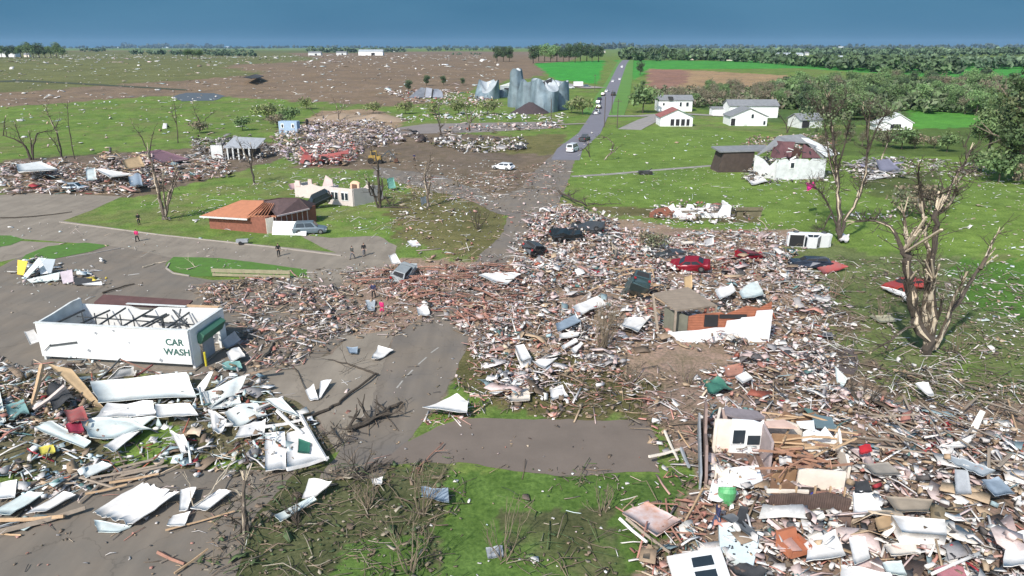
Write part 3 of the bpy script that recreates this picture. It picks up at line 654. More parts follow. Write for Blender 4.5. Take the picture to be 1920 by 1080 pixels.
MB().wall((l3, .1, 0), (l3+1.4, 9, 0), 0, 4.0, .25, top=[(0, 4.1), (.3, 3.4), (1, 3.6)]).build('side_wall', mat('side_shadow_siding', (.40, .42, .40), .8, var=.3), wh)
MB().wall((0, .1, 0), (-2.5, 5, 0), 0, 4.0, .25, top=[(0, 4.0), (.3, 2.4), (.6, 3.6), (1, 4.2)]).build('side_wall', whiteg, wh)
f = MB(); f.box((3.1, -.16, 2.85), (1.0, .1, 1.35)); fo = f.build('window', white, wh); MB().box((3.1, -.23, 2.85), (.66, .06, 1.0)).build('pane', glassm, fo)
MB().prism([(.2, 1, 4.1), (3.4, 1.6, 4.1), (4.6, 3, 7.0), (2.2, 4, 7.0)], (0, 0, 0), (0, 3, -.2)).build('torn_roof', maroon, wh)
MB().prism([(5.2, .3, 4.2), (9.0, .3, 4.2), (8.2, 2, 5.4), (6.4, 3, 6.6)], (0, 0, 0), (0, .5, -.2)).build('torn_roof', maroon, wh)
MB().prism([(-1.8, 6, 4.0), (3.0, 8, 7.6), (8.5, 9, 7.8), (14.2, 4, 4.4), (9.5, .6, 4.2), (7.0, 2.8, 6.9), (2.8, 4.2, 7.0)], (0, 0, 0), (0, 0, -.22)).build('roof', shingleg, wh)
MB().prism([(6.6, 5.0, 7.5), (8.2, 5.2, 7.3), (14.4, 3.4, 4.5), (10.0, .2, 4.3)], (0, 0, .12), (0, 0, .02)).build('pale_roof_strip', whiteg, wh)
MB().box((4.6, 3.0, 4.5), (1.8, 1.6, 2.6), (.2, .3, .1)).build('attic_box', mat('brown_interior', (.10, .05, .04), .9, var=.4), wh)
MB().prism([(-8.5, 9, 0), (-1.5, 9, 0), (-1.0, 9, 4.2), (-7.5, 9, 4.2)], (0, 0, 0), (0, 5, 0)).build('rear_wing', mat('dark_brown_boards', (.075, .055, .045), .9, var=.4), wh)
MB().prism([(-8.6, 8.7, 4.2), (3, 8.7, 4.4), (3, 8.7, 4.7), (-8.6, 8.7, 4.5)], (0, 0, 0), (0, 5.5, .3)).build('rear_roof', shingleg, wh)

# white wall left standing, orange boards torn open above it
s0 = G(1251, 641); s1 = G(1441, 641); a4, l4 = frame(s0, s1)
ww = empty('standing_wall', s0, a4, 'long bright white wall with a stepped torn top and reddish boards bared behind it', 'wall')
MB().wall((0, 0, 0), (l4, 0, 0), 0, 1, .2, top=[(0, .85), (.14, 1.0), (.3, 1.1), (.46, 1.35), (.56, 1.35), (.57, 2.0), (.70, 2.15), (.71, 2.3), (.84, 2.4), (.85, 2.95), (1, 3.05)]).build('siding', mat('bright_white_siding', (.84, .84, .84), .6, var=.15, scale=1.2, wave=(3, 'Z')), ww)
MB().wall((l4*.2, .35, 0), (l4, .35, 0), 0, 3, .12, top=[(0, 2.3), (.1, 2.5), (.4, 2.7), (.45, 2.5), (.7, 3.3), (.85, 3.1), (1, 3.7)]).build('sheathing', mat('red_boards', (.36, .13, .07), .85, var=.4, scale=1.5, wave=(2.0, 'Z')), ww)
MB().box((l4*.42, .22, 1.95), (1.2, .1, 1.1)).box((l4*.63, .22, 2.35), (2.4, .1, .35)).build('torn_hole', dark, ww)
MB().wall((l4*.02, 2.6, 0), (l4*.2, .4, 0), 0, 2.3, .12).build('inner_wall', mat('olive_panel', (.17, .17, .13), .85, var=.3), ww)
pb = MB(); pb.prism([(-.9, 3.2, 3.5), (2.6, 4.4, 3.7), (4.6, 1.7, 2.9), (.7, .6, 2.8)], (0, 0, 0), (0, 0, -.14)); pb.build('roof_deck', mat('tan_roof_deck', (.24, .195, .15), .9, var=.25, scale=1.2, wave=(1.2, 'Y')), ww)
MB().bar((-.9, 3.2, 3.4), (-.6, 1.0, .1), .2).bar((.7, .6, 2.7), (.7, .6, 0), .18).bar((4.6, 1.7, 2.8), (4.6, 1.6, 0), .15).build('post', woodg, ww)
MB().box((l4*.5, 4.5, .08), (l4*.95, 8, .16)).build('floor', mat('floor_boards', (.2, .15, .11), .9, var=.4, scale=.8), ww)

# foundation remnant
s0 = G(1262, 408); s1 = G(1368, 408); a5, l5 = frame(s0, s1)
fr2 = empty('foundation_ruin', s0, a5, 'low white broken foundation walls with red brick end on the green lawn', 'ruin')
w = MB(); w.wall((0, 0, 0), (l5, 0, 0), 0, 1, .3, top=[(0, .5), (.02, 1.1), (.12, 1.2), (.15, .7), (.3, .55), (.32, .8), (.42, .7), (.45, 1.0), (.58, 1.1), (.6, .6), (.78, .7), (.80, .9), (.86, 1.9), (.99, 2.0), (1, .9)])
w.wall((0, 4.2, 0), (l5, 4.5, 0), 0, 1, .3, top=[(0, .6), (.1, 1.3), (.14, .6), (.34, .5), (.36, 1.2), (.46, 1.1), (.5, .5), (.7, .6), (.72, 1.3), (.8, 1.2), (1, .8)]); w.wall((l5, .1, 0), (l5, 4.4, 0), 0, 1.8, .3); w.build('wall', white, fr2)
MB().wall((-3.6, .3, 0), (-.2, .2, 0), 0, 1, .5, top=[(0, .6), (.3, 1.3), (.8, 1.6), (1, .9)]).build('brick_end', brick, fr2)
MB().box((l5*.5, 2.2, .1), (l5, 4, .2)).build('floor', conc, fr2)
MB().wall((l5+1.0, .5, 0), (l5+5.2, .6, 0), 1.0, 1.5, .25).box((l5+3.2, .9, .5), (3.8, .5, 1.0)).build('retaining_block', mat('olive_block', (.17, .15, .09), .9, var=.4), fr2)

# ruined cottage lower right
def P2(px, py, z=0.): return Gz(px, py, z)
ru = empty('ruined_cottage', P2(1400, 880), 0, 'roofless ruined cottage with cream rooms and two broken windows, lower right of the photo', 'house')
off = ru.location
def rw(nm, a, b, z0, z1, m, th=.16, top=None):
    return MB().wall(Vector(P2(*a))-off, Vector(P2(*b))-off, z0, z1, th, top).build(nm, m, ru)
rw('cream_wall', (1334, 848), (1366, 850), 0, 2.45, cream)
rw('window_wall', (1366, 850), (1424, 852), 0, 2.4, white, top=[(0, 2.5), (.7, 2.45), (.9, 2.3), (1, 2.5)])
A_ = Vector(P2(1366, 850))-off; B2 = Vector(P2(1424, 852))-off
for tt, ww_, hh_, zz in ((.24, .75, .95, 1.35), (.72, .8, .65, 1.15)):
    c = A_.lerp(B2, tt); f = MB(); f.box((c.x, c.y-.12, zz), (ww_+.2, .1, hh_+.2)); fo = f.build('window', white, ru)
    MB().box((c.x, c.y-.19, zz), (ww_, .06, hh_)).build('pane', glassm, fo)
rw('partition_wall', (1424, 852), (1441, 890), 0, 2.3, mat('mauve_wall', (.38, .31, .30), .85, var=.2))
rw('back_wall', (1430, 845), (1498, 842), 0, 2.0, cream, top=[(0, 2.3), (.3, 2.2), (.6, 2.1), (1, 1.7)])
rw('closet_wall', (1441, 862), (1500, 862), .0, 2.0, mat('tan_board', (.33, .20, .11), .85, var=.3), .1, top=[(0, 1.9), (.9, 1.8), (1, 1.0)])
rw('room_wall', (1500, 850), (1566, 852), 0, 1.9, white, top=[(0, 1.5), (.2, 1.9), (.5, 1.6), (.6, 2.0), (.9, 1.2), (1, 1.9)])
rw('room_wall', (1566, 853), (1588, 905), 0, 1.3, cream, top=[(0, 1.8), (.4, 1.0), (.7, 1.4), (1, 1.1)])
rw('room_wall', (1338, 905), (1364, 908), 0, 1.2, cream, top=[(0, 1.4), (.5, .8), (1, 1.2)])
rw('room_wall', (1441, 935), (1492, 938), 0, 1.3, mat('brown_panelling', (.24, .14, .085), .85, var=.35, scale=2), top=[(0, 1.5), (.3, .9), (.6, 1.3), (1, .9)])
rw('room_wall', (1452, 818), (1520, 815), 0, 1.8, MATS['brown_panelling'], top=[(0, 1.2), (.2, 1.9), (.6, 1.4), (1, 1.7)])
rw('room_wall', (1345, 815), (1430, 812), 0, 1.6, mat('rosy_wall', (.60, .46, .42), .85, var=.25), top=[(0, 2.1), (.3, 1.4), (.5, 1.9), (.8, 1.2), (1, 1.9)])
rw('front_boards', (1438, 966), (1590, 970), 0, 1.5, mat('dark_board_wall', (.12, .08, .065), .9, var=.5, scale=2, wave=(2.5, 'X')), .12, top=[(0, 1.3), (.3, 1.5), (.5, 1.4), (.7, 1.6), (1, 1.2)])
rw('front_rail', (1432, 958), (1510, 960), 1.25, 1.45, cream, .12); rw('front_rail', (1520, 958), (1560, 960), .9, 1.3, woodr, .12)
for q_ in ((1455, 958), (1485, 960), (1520, 960), (1548, 960), (1575, 962)): rw('stud', q_, (q_[0]+3, q_[1]), 0, 1.7, woodl, .1)
rw('inner_wall', (1366, 905), (1424, 902), 0, .9, cream, top=[(0, .9), (.3, .5), (.6, 1.0), (1, .6)]); rw('inner_wall', (1441, 908), (1490, 905), 0, 1.0, mat('tan_board', (.33, .20, .11), .85, var=.3), .1, top=[(0, .4), (.4, 1.1), (1, .9)])
rw('counter_wall', (1492, 915), (1580, 922), 0, 1.35, cream, .2)
rw('side_wall', (1322, 918), (1319, 800), 0, 1.6, mat('brown_clapboard', (.28, .20, .17), .85, var=.35), .16, top=[(0, .9), (.3, 1.7), (.6, 1.2), (.8, 2.2), (1, 2.0)])
rw('side_wall', (1312, 918), (1309, 800), 0, 1.1, mat('grey_clapboard', (.34, .36, .38), .8, var=.35), .12)
rw('cream_wall', (1338, 850), (1345, 815), 0, 2.1, cream)
def slabp(nm, pts, z, th, m): return MB().prism([Vector(P2(*q_, z))-off for q_ in pts], (0, 0, 0), (0, 0, -th)).build(nm, m, ru)
slabp('floor', [(1320, 935), (1325, 830), (1430, 830), (1590, 850), (1600, 935), (1480, 945)], .1, .12, mat('littered_floor', (.2, .13, .1), .9, var=.5, scale=1.5, bump=.5))
slabp('ceiling_board', [(1365, 877), (1422, 872), (1430, 900), (1395, 915), (1366, 905)], .7, .07, white)
slabp('ceiling_board', [(1336, 900), (1362, 893), (1385, 925), (1350, 940), (1327, 935)], .55, .07, white)
slabp('drywall', [(1493, 790), (1526, 788), (1528, 806), (1500, 800)], 1.9, .08, white)
slabp('roof_fragment', [(1358, 762), (1420, 770), (1434, 782), (1400, 787), (1360, 775)], 2.3, .15, mat('grey_rolled_roofing', (.24, .21, .22), .9, var=.3))
slabp('teal_roof_sheet', [(1520, 776), (1560, 782), (1566, 802), (1530, 800)], 1.6, .1, mat('slate_blue_sheet', (.14, .20, .22), .6, var=.2))
slabp('loft_deck', [(1432, 790), (1470, 786), (1496, 802), (1440, 800)], 2.3, .1, mat('peach_board', (.62, .44, .36), .85, var=.2))
jm = mat('joist_lumber', (.42, .23, .15), .85, var=.4, scale=2)
for k in range(26):
    a = P2(random.uniform(1450, 1560), random.uniform(830, 880), random.uniform(.5, 1.9))-off; b = a+Vector((random.uniform(-1.8, 1.8), random.uniform(-.9, .6), random.uniform(-.5, .5))); MB().bar(a, b, .06, .14).build('joist', jm, ru)
ft = empty('tiled_floor', P2(1385, 1005), 0, 'pale blue tiled floor slab dotted with dark debris below the ruined cottage', 'floor slab')
MB().prism([P2(*q_, .5)-ft.location for q_ in [(1347, 972), (1372, 975), (1426, 1003), (1412, 1062), (1350, 1028)]], (0, 0, 0), (0, 0, -.5)).build('tile_top', tile, ft)
sp = MB()
for k in range(30):
    c = P2(random.uniform(1360, 1410), random.uniform(985, 1040), .52)-ft.location; sp.box(c, (random.uniform(.05, .14), .07, .05), (0, 0, random.random()*3))
sp.build('loose_chips', darkp, ft)

# wooden guard rail
g0 = G(398, 519); g1 = G(545, 523); a6, l6 = frame(g0, g1)
gr = empty('guard_rail', g0, a6, 'low weathered timber guard rail along the edge of the car wash lot', 'guard rail')
MB().box((l6/2, 0, .78), (l6, .12, .42)).build('beam', mat('greenish_timber', (.33, .30, .19), .85, var=.3, scale=1.5), gr)
MB().box((l6/2, .02, .27), (l6-.1, .1, .3)).build('beam', MATS['greenish_timber'], gr)
for k in range(6): MB().box((.2+k*(l6-.4)/5, .14, .48), (.18, .16, .96)).build('post', woodg, gr)

# far farms and houses: each a thing of its own
def far_house(px, py, w, d, h, rise, yaw, wm, rm, label, cat='building', ax='x'):
    p = G(px, py); s_ = p.y
    return gabled('farm_building', px, py, w, d, h, rise, yaw, wm, rm, label, cat, axis=ax, openings=[('door', w*.1, 0, w*.15, h*.7)])
FH = [(10, 107, 34, 14, 7, 3, 'long white shed at the left edge of the photo before the dark trees', white),
      (50, 107, 9, 6, 4, 2, 'small cream outbuilding just right of the long white shed by the left trees', cream),
      (222, 89.4, 60, 30, 9, 6, 'tiny white building on the skyline left of the far farm cluster', white),
      (284, 89.6, 60, 30, 12, 6, 'first white building of the far skyline farm cluster', white),
      (306, 89.6, 50, 30, 16, 6, 'second and taller white building of the skyline farm cluster', whiteg),
      (316, 89.8, 80, 40, 12, 8, 'wide white building in the middle of the skyline farm cluster', white),
      (350, 89.8, 60, 30, 10, 6, 'pale low building at the right end of the skyline farm cluster', whiteg),
      (425, 89.6, 60, 40, 10, 12, 'lone white gabled farm building on the skyline right of the cluster', white),
      (590, 104, 26, 12, 5, 2.5, 'white wrecked farm shed on the ridge, left of the grey machine shed', whiteg),
      (640, 103, 22, 12, 4.5, 2.5, 'small white farm shed just left of the large pale machine shed', whiteg),
      (695, 104, 46, 16, 7, 3.5, 'large pale machine shed on the ridge of the brown field', white),
      (740, 97, 36, 14, 5, 2.5, 'low pale shed before the ridge trees, right of the machine shed', whiteg),
      (1093, 99, 38, 16, 12, 6, 'white barn rising above the dark trees left of the highway', white),
      (1129, 99, 22, 14, 6, 3, 'small white house right of the white barn by the highway', cream),
      (1303, 112.6, 14, 9, 4, 2.4, 'tan house roof sunk behind the bright green field', cream),
      (1372, 114, 26, 9, 2.2, 1.0, 'long low tan shed at the far edge of the bright green field', cream),
      (1482, 108, 42, 14, 5, 2.5, 'long white poultry shed among the far right trees', white),
      (1500, 104, 40, 14, 5, 2.5, 'second long pale shed standing behind the white poultry shed', whiteg),
      (1332, 89.0, 40, 30, 16, 8, 'tiny pale building on the skyline above the right hand tree line', cream),
      (1577, 96, 22, 14, 8, 11, 'white steep gabled house above the far right tree line', white),
      (1582, 118, 12, 8, 5, 3, 'white house standing among the dark trees, left of two', white),
      (1640, 121, 10, 8, 5, 3, 'white house standing among the dark trees, right of two', white)]
for px, py, w, d, h, rs1, lb, m_ in FH: far_house(px, py, w, d, h, rs1, 0, m_, shingleg if m_ is not white else galvf, lb)

# ---------------------------------------------------------------- trees
bark = mat('dark_bark', (.075, .06, .045), .95, var=.4, scale=4, bump=.5)
barkg = mat('grey_bark', (.20, .165, .125), .95, var=.4, scale=4, bump=.5)
pale = mat('stripped_wood', (.60, .50, .37), .85, var=.35, scale=3, bump=.3)
def patchy(name, a, b, thr):
    m = mat(name, a, .9, bump=.5); t = m.node_tree; no = [n for n in t.nodes if n.type == 'TEX_NOISE'][0]; tc = [n for n in t.nodes if n.type == 'TEX_COORD'][0]
    mp = t.nodes.new('ShaderNodeMapping'); mp.inputs['Scale'].default_value = (1.6, 1.6, .45); t.links.new(tc.outputs['Object'], mp.inputs[0]); t.links.new(mp.outputs[0], no.inputs[0]); no.inputs['Scale'].default_value = 1.3
    mr = [n for n in t.nodes if n.type == 'MAP_RANGE'][0]; mr.inputs[1].default_value = thr; mr.inputs[2].default_value = thr+.06
    mx = [n for n in t.nodes if n.type == 'MIX'][0]; mx.inputs[6].default_value = (*a, 1); mx.inputs[7].default_value = (*b, 1); return m
limb_p = patchy('torn_pale_wood', (.09, .07, .05), (.50, .43, .33), .49)
limb_d = patchy('torn_bark', (.07, .056, .045), (.42, .34, .25), .60)
limb_g = patchy('torn_grey_bark', (.12, .095, .075), (.44, .38, .30), .56)
leafm = mat('leaves', (.1, .2, .05), .8, var=.15, scale=.6, attr='col')
twigm = mat('twig_bark', (.24, .19, .13), .95, var=.4, scale=3)
def crown_mesh(name, n, rx, rz, z0, leaf, cols, seed, blobs=16, flat=1.0, shape='round'):
    rs = np.random.default_rng(seed)
    u = rs.normal(size=(blobs, 3)); u /= np.linalg.norm(u, axis=1)[:, None]
    c = u*(rs.random((blobs, 1))**.45)*np.array([rx, rx, rz])*.72
    if shape == 'cone': c[:, :2] *= (1-.75*(c[:, 2:]/rz*.5+.5))
    br = (.30+.28*rs.random(blobs))*rx
    k = rs.integers(0, blobs, n)
    d = rs.normal(size=(n, 3)); d /= np.linalg.norm(d, axis=1)[:, None]
    P = c[k]+d*br[k][:, None]*(rs.random((n, 1))**.4)*np.array([1, 1, flat*rz/rx*.8]); P[:, 2] += z0+rz
    P[:, 2] = np.maximum(P[:, 2], .15)
    s_ = leaf*(.5+rs.random(n))
    A = rs.normal(size=(n, 3)); A /= np.linalg.norm(A, axis=1)[:, None]
    B = np.cross(A, rs.normal(size=(n, 3))); B /= np.linalg.norm(B, axis=1)[:, None]
    Vv = np.stack([P-A*s_[:, None], P+B*s_[:, None]*.6, P+A*s_[:, None], P-B*s_[:, None]*.6], 1).reshape(-1, 3)
    F = np.arange(n*4).reshape(-1, 4)
    cc = np.array(cols)[rs.integers(0, len(cols), blobs)][k]*(.65+.7*rs.random((n, 1)))
    return Vv, F, cc
def grow(mb, p, d, L, r, lev, rs, spread=.6, tips=None, up=.15):
    p = Vector(p); d = Vector(d).normalized(); pts = [p]; q = p; dd = d
    for k in range(3):
        dd = (dd+Vector((rs.gauss(0, .14), rs.gauss(0, .14), rs.gauss(.03, .1)))).normalized(); q = q+dd*L/3; pts.append(q)
    mb.tube(pts, [r, r*.85, r*.72, r*.5], 6 if r > .1 else 4)
    if tips is not None: tips.append(q)
    if lev <= 0: return
    for k in range(rs.choice((2, 3, 3))):
        b = pts[rs.choice((2, 3, 3))]
        nd = (dd+Vector((rs.gauss(0, spread), rs.gauss(0, spread), rs.gauss(up, spread*.6)))).normalized()
        grow(mb, b, nd, L*rs.uniform(.55, .8), r*.5, lev-1, rs, spread, tips, up)
PAL_G = [(.10, .18, .06), (.14, .22, .08), (.085, .14, .055), (.15, .21, .085)]
PAL_D = [(.055, .10, .04), (.075, .125, .05), (.045, .075, .04)]
PAL_Y = [(.18, .23, .07), (.21, .22, .10), (.13, .17, .06)]
PAL_B = [(.19, .17, .11), (.13, .15, .08), (.22, .18, .12)]
PAL_L = [(.15, .26, .09), (.19, .29, .11), (.12, .20, .08)]
def leafy_proto(h, rx, n, leaf, cols, seed, shape='round', loose=False):
    rz = h*.42 if shape != 'cone' else h*.46
    Vv, F, cc = crown_mesh('crown', n, rx, rz, h-2*rz, leaf, cols, seed, 18 if not loose else 26, 1, shape)
    rs = random.Random(seed); mb = MB(); tips = []
    mb.tube([(0, 0, -.3), (.05*h*rs.uniform(-.3, .3), 0, h*.35), (0, 0, h*.7)], [h*.028, h*.02, h*.008], 6)
    for k in range(5): grow(mb, (0, 0, h*rs.uniform(.3, .55)), (rs.gauss(0, 1), rs.gauss(0, 1), .9), h*.28, h*.012, 1, rs)
    tr = MB(); tr.v, tr.f = mb.v, mb.f
    mt = bpy.data.meshes.new('trunk'); mt.from_pydata(mb.v, [], mb.f); mt.materials.append(barkg if loose else bark)
    tmp = np_mesh('crown', Vv, F, leafm, cc); mc = tmp.data; bpy.data.objects.remove(tmp)
    return mt, mc
def plant(protos, p, s, label, cat='tree', group=None, name='tree', rz=None):
    mt, mc = protos; t = empty(name, p, random.random()*6.28 if rz is None else rz, label, cat, group); t.scale = (s, s, s*random.uniform(.9, 1.12))
    for nm, me in (('trunk', mt), ('crown', mc)):
        o = bpy.data.objects.new(nm, me); COL.objects.link(o); o.parent = t
    return t
T_green = [leafy_proto(10, 4.2, 2600, .24, PAL_G, 100+i) for i in range(3)]
T_dark = [leafy_proto(10, 3.8, 2600, .24, PAL_D, 200+i) for i in range(2)]
T_loose = [leafy_proto(10, 3.9, 1500, .22, PAL_B, 300+i, loose=True) for i in range(2)]
T_light = [leafy_proto(10, 4.4, 2400, .24, PAL_L, 400+i) for i in range(2)]
T_bush = [leafy_proto(3, 2.2, 900, .17, PAL_G, 500), leafy_proto(3, 2.4, 800, .16, PAL_Y, 501), leafy_proto(3, 2.2, 700, .15, PAL_B, 502, loose=True)]
# the wood on the right: every tree its own
rr = random.Random(5); nwood = 0
def wood(poly, n, sc, mix, grp, label, row=None):
    P = wpoly(poly); xs = [q[0] for q in P]; ys = [q[1] for q in P]; c = 0; tries = 0; pts = []
    while c < n and tries < 40000:
        tries += 1; x = rr.uniform(min(xs), max(xs)); y = rr.uniform(min(ys), max(ys))
        if not inpoly(P, np.array([x]), np.array([y]))[0]: continue
        if any((x-a)**2+(y-b)**2 < (sc[0]*.38)**2 for a, b in pts): continue
        pts.append((x, y)); c += 1
        pr = rr.choice(mix); s = rr.uniform(*sc)/10
        plant(pr, (x, y, float(H(x, y))), s, label, 'tree', grp)
wood([(1490, 205), (1640, 200), (1780, 202), (2050, 215), (2050, 160), (1800, 158), (1600, 162), (1480, 172)], 120, (8, 12.5), T_green+T_dark+T_loose+T_light, 'trees of the wood on the right', 'leafing tree standing in the hazy green wood on the right')
wood([(1500, 230), (1640, 228), (1660, 200), (1500, 200)], 22, (8, 12), T_green+T_dark, 'trees behind the right hand houses', 'green tree among those directly behind the houses on the right')
wood([(1740, 205), (1950, 240), (1980, 200), (1760, 190)], 18, (8, 11), T_green+T_light+T_loose, 'trees by the far meadow', 'rounded tree bordering the small bright meadow on the right')
wood([(1200, 204), (1310, 201), (1480, 204), (1480, 168), (1230, 178)], 52, (5.5, 9), T_loose*2+T_green[:1], 'bare brownish trees by the tan field', 'thin brownish half bare tree between the white barns and the tan field')
wood([(1185, 203), (1215, 203), (1210, 165), (1192, 170)], 7, (3.5, 6), T_green, 'green trees beside the highway', 'small green tree growing right of the far highway')
wood([(1490, 290), (1640, 290), (1640, 262), (1560, 262)], 6, (3, 4.5), T_loose, 'scrub behind the wrecked house', 'low brown scrubby tree behind the wrecked house')
def at(px, py, hpx, proto, label, cat='tree', grp=None, name='tree', hp=10.):
    p = G(px, py); plant(proto, p, hpx/ppm(p)/hp, label, cat, grp, name)
at(1905, 338, 205, leafy_proto(10, 4.6, 5200, .20, [(.06, .10, .035), (.08, .12, .04), (.10, .12, .05), (.045, .075, .03)], 77, loose=True), 'large dense green tree at the right edge above the debris line')
at(1872, 342, 62, T_bush[0], 'green bush at the foot of the large tree at the right edge', 'bush', None, 'bush', 3.)
at(1925, 348, 50, T_bush[2], 'brown bush right of the trunk of the large right edge tree', 'bush', None, 'bush', 3.)
at(1838, 325, 45, T_bush[0], 'green bush left of the large tree above the debris line', 'bush', None, 'bush', 3.)
at(1850, 300, 105, T_green[1], 'mid height green tree left of the large tree at the right edge')
at(1965, 300, 170, T_green[2], 'green tree cut by the right edge of the photo')
at(1730, 205, 52, T_light[0], 'pale green round tree alone before the darker wood')
at(1200, 141, 24, T_dark[0], 'small dark tree beside the far highway')
for i, (px, w) in enumerate(((932, 30), (944, 32), (955, 28))): at(px, 116, w, T_dark[i % 2], 'dark evergreen in the tight clump left of the grain bins', 'tree', 'dark evergreen clump')
for i, px in enumerate((1000, 1010, 1021, 1032, 1044, 1056, 1067, 1078, 1088, 1100, 1110, 1122)): at(px, 118+rr.uniform(-3, 1), rr.uniform(27, 36), (T_light if 1020 < px < 1050 else T_dark)[i % 2], 'dark leafy tree in the shelter belt beyond the grain bins', 'tree', 'shelter belt beyond the bins')
for i, px in enumerate((-22, -8, 4, 16, 28, 40, 52, 63, 74, 85, 96, 107, 118)): at(px, 109, rr.uniform(22, 31), (T_green+T_dark)[i % 5], 'green tree in the grove at the far left', 'tree', 'grove at the far left')
for i, px in enumerate((352, 362, 374)): at(px, 111, rr.uniform(17, 24), T_green[i % 3], 'green tree in the lone clump on the left field', 'tree', 'lone clump on the left field')
for px, py, h_, lb in ((766, 172, 24, 'dark round shrub left of the collapsed barn'), (800, 161, 22, 'dark green conifer right behind the collapsed barn'), (832, 160, 20, 'small dark conifer between the collapsed barn and the bins'), (868, 160, 16, 'dark bush just left of the crushed left bin')): at(px, py, h_, T_dark[0], lb)
for px, py, h_, k, lb in ((1092, 215, 34, 1, 'big yellowish bush at the right foot of the grain bins'), (1072, 212, 24, 0, 'green bush touching the rightmost grain bin'), (545, 232, 34, 0, 'green bush behind the small blue house piece'), (520, 240, 30, 2, 'brown green bush left of the small blue house piece'), (500, 225, 34, 1, 'yellow green bush on the far left lawn edge'), (575, 205, 22, 1, 'light bush before the left dirt mound'),
                         (1205, 212, 50, 0, 'tall green bush left of the white two part building'), (1655, 275, 36, 2, 'brown bush below the white damaged house'), (1690, 280, 42, 0, 'green bush in front of the white damaged house'), (1715, 278, 34, 2, 'reddish brown bush right of the white damaged house'), (1775, 285, 34, 0, 'round green bush on the right lawn'), (1752, 278, 28, 2, 'brown scrub bush on the right lawn'),
                         (1220, 470, 48, 2, 'brown leafy bush at the edge of the central debris'), (455, 245, 26, 0, 'dark bush behind the grey wrecked shed'), (375, 250, 30, 2, 'dark scrub left of the grey wrecked shed'), (1700, 405, 60, 2, 'brown tangled bush behind the tall broken tree'), (1745, 395, 55, 2, 'tangled grey brown bush right behind the tall broken tree'),
                         (700, 213, 22, 1, 'yellow green bush beyond the right dirt mound'), (760, 214, 24, 1, 'yellowish bush on the strip left of the crushed bin'), (812, 216, 26, 1, 'pale bush behind the snapped trees in mid strip'), (860, 215, 30, 1, 'olive bush directly before the crushed left bin'), (915, 216, 30, 1, 'olive bush between the crushed bin and the soil heap')):
    at(px, py, h_, T_bush[k], lb, 'bush', None, 'bush', 3.)
# distant tree lines that read as one mass
def treeline(name, segs, cols, label, leafk=.2, n=60):
    Vs, Fs, Cs, off = [], [], [], 0
    for (x0, y0, x1, y1, hp, dn) in segs:
        A, B = G(x0, y0), G(x1, y1); L = (B-A).length; s = 1/ppm(A); hh_ = hp*s
        k = max(3, int(abs(x1-x0)/6)*dn)
        for i in range(k):
            c = A.lerp(B, random.random()); c.y += random.uniform(-1.5, 1.5)*hh_*dn; c.z = float(H(c.x, c.y)); h2 = hh_*random.uniform(.6, 1.05)
            Vv, F, cc = crown_mesh('x', n, h2*.6, h2*.48, 0, h2*leafk, cols, random.randrange(10**6), 5)
            Vs.append(Vv+np.array(c)); Fs.append(F+off); Cs.append(cc); off += len(Vv)
    o = np_mesh(name, np.concatenate(Vs), np.concatenate(Fs), leafm, np.concatenate(Cs)); prop(o, label, 'tree line', None, 'stuff')
HZ = [(.09, .15, .08), (.12, .18, .10), (.075, .12, .07)]
treeline('tree_line', [(1178, 113, 1320, 112, 24, 3), (1320, 113, 1435, 118, 21, 3), (1435, 119, 1480, 121, 16, 2), (1515, 126, 1740, 133, 27, 4), (1160, 103, 1260, 103, 16, 2)], [(.075, .125, .055), (.095, .15, .065), (.06, .095, .05)], 'long dark tree line behind the bright green field on the right')
treeline('wood', [(1480, 176, 1990, 178, 26, 3), (1490, 188, 1990, 192, 30, 3), (1500, 200, 1740, 200, 34, 3), (1500, 212, 1640, 214, 36, 2), (1800, 208, 1990, 216, 34, 2), (1480, 168, 1990, 168, 20, 3)], [(.10, .165, .06), (.13, .20, .08), (.09, .13, .06), (.15, .19, .10)], 'dense hazy green wood massed behind the nearer trees on the right', .16, 90)
treeline('scrub', [(1215, 186, 1480, 184, 22, 2), (1215, 178, 1480, 174, 18, 2), (1225, 196, 1490, 198, 24, 2)], [(.17, .15, .10), (.13, .14, .08), (.12, .16, .07), (.20, .17, .12)], 'thin brownish scrub massed between the tan field and the white buildings', .12, 50)
treeline('tree_line', [(1740, 127, 1990, 126, 24, 3), (1430, 103, 1930, 104, 14, 3), (1500, 98, 1700, 98, 9, 2), (1260, 98, 1480, 98, 10, 2)], HZ, 'hazy far woods towards the right horizon')
treeline('tree_line', [(245, 102, 480, 106, 10, 2), (560, 98, 760, 98, 12, 2), (160, 97, 200, 97, 9, 2), (380, 98, 480, 98, 7, 1), (800, 96, 920, 95, 8, 1), (840, 103, 900, 103, 5, 1)], HZ, 'hazy scattered hedges across the left horizon')
treeline('tree_line', [(-60, 90.3, 1980, 90.3, 6, 2), (228, 90, 420, 90, 9, 2), (1040, 92, 1180, 92, 12, 2), (1180, 91, 1980, 91, 8, 2)], [(.06, .09, .065), (.08, .11, .08)], 'thin blue green skyline woods all along the horizon', .25, 36)

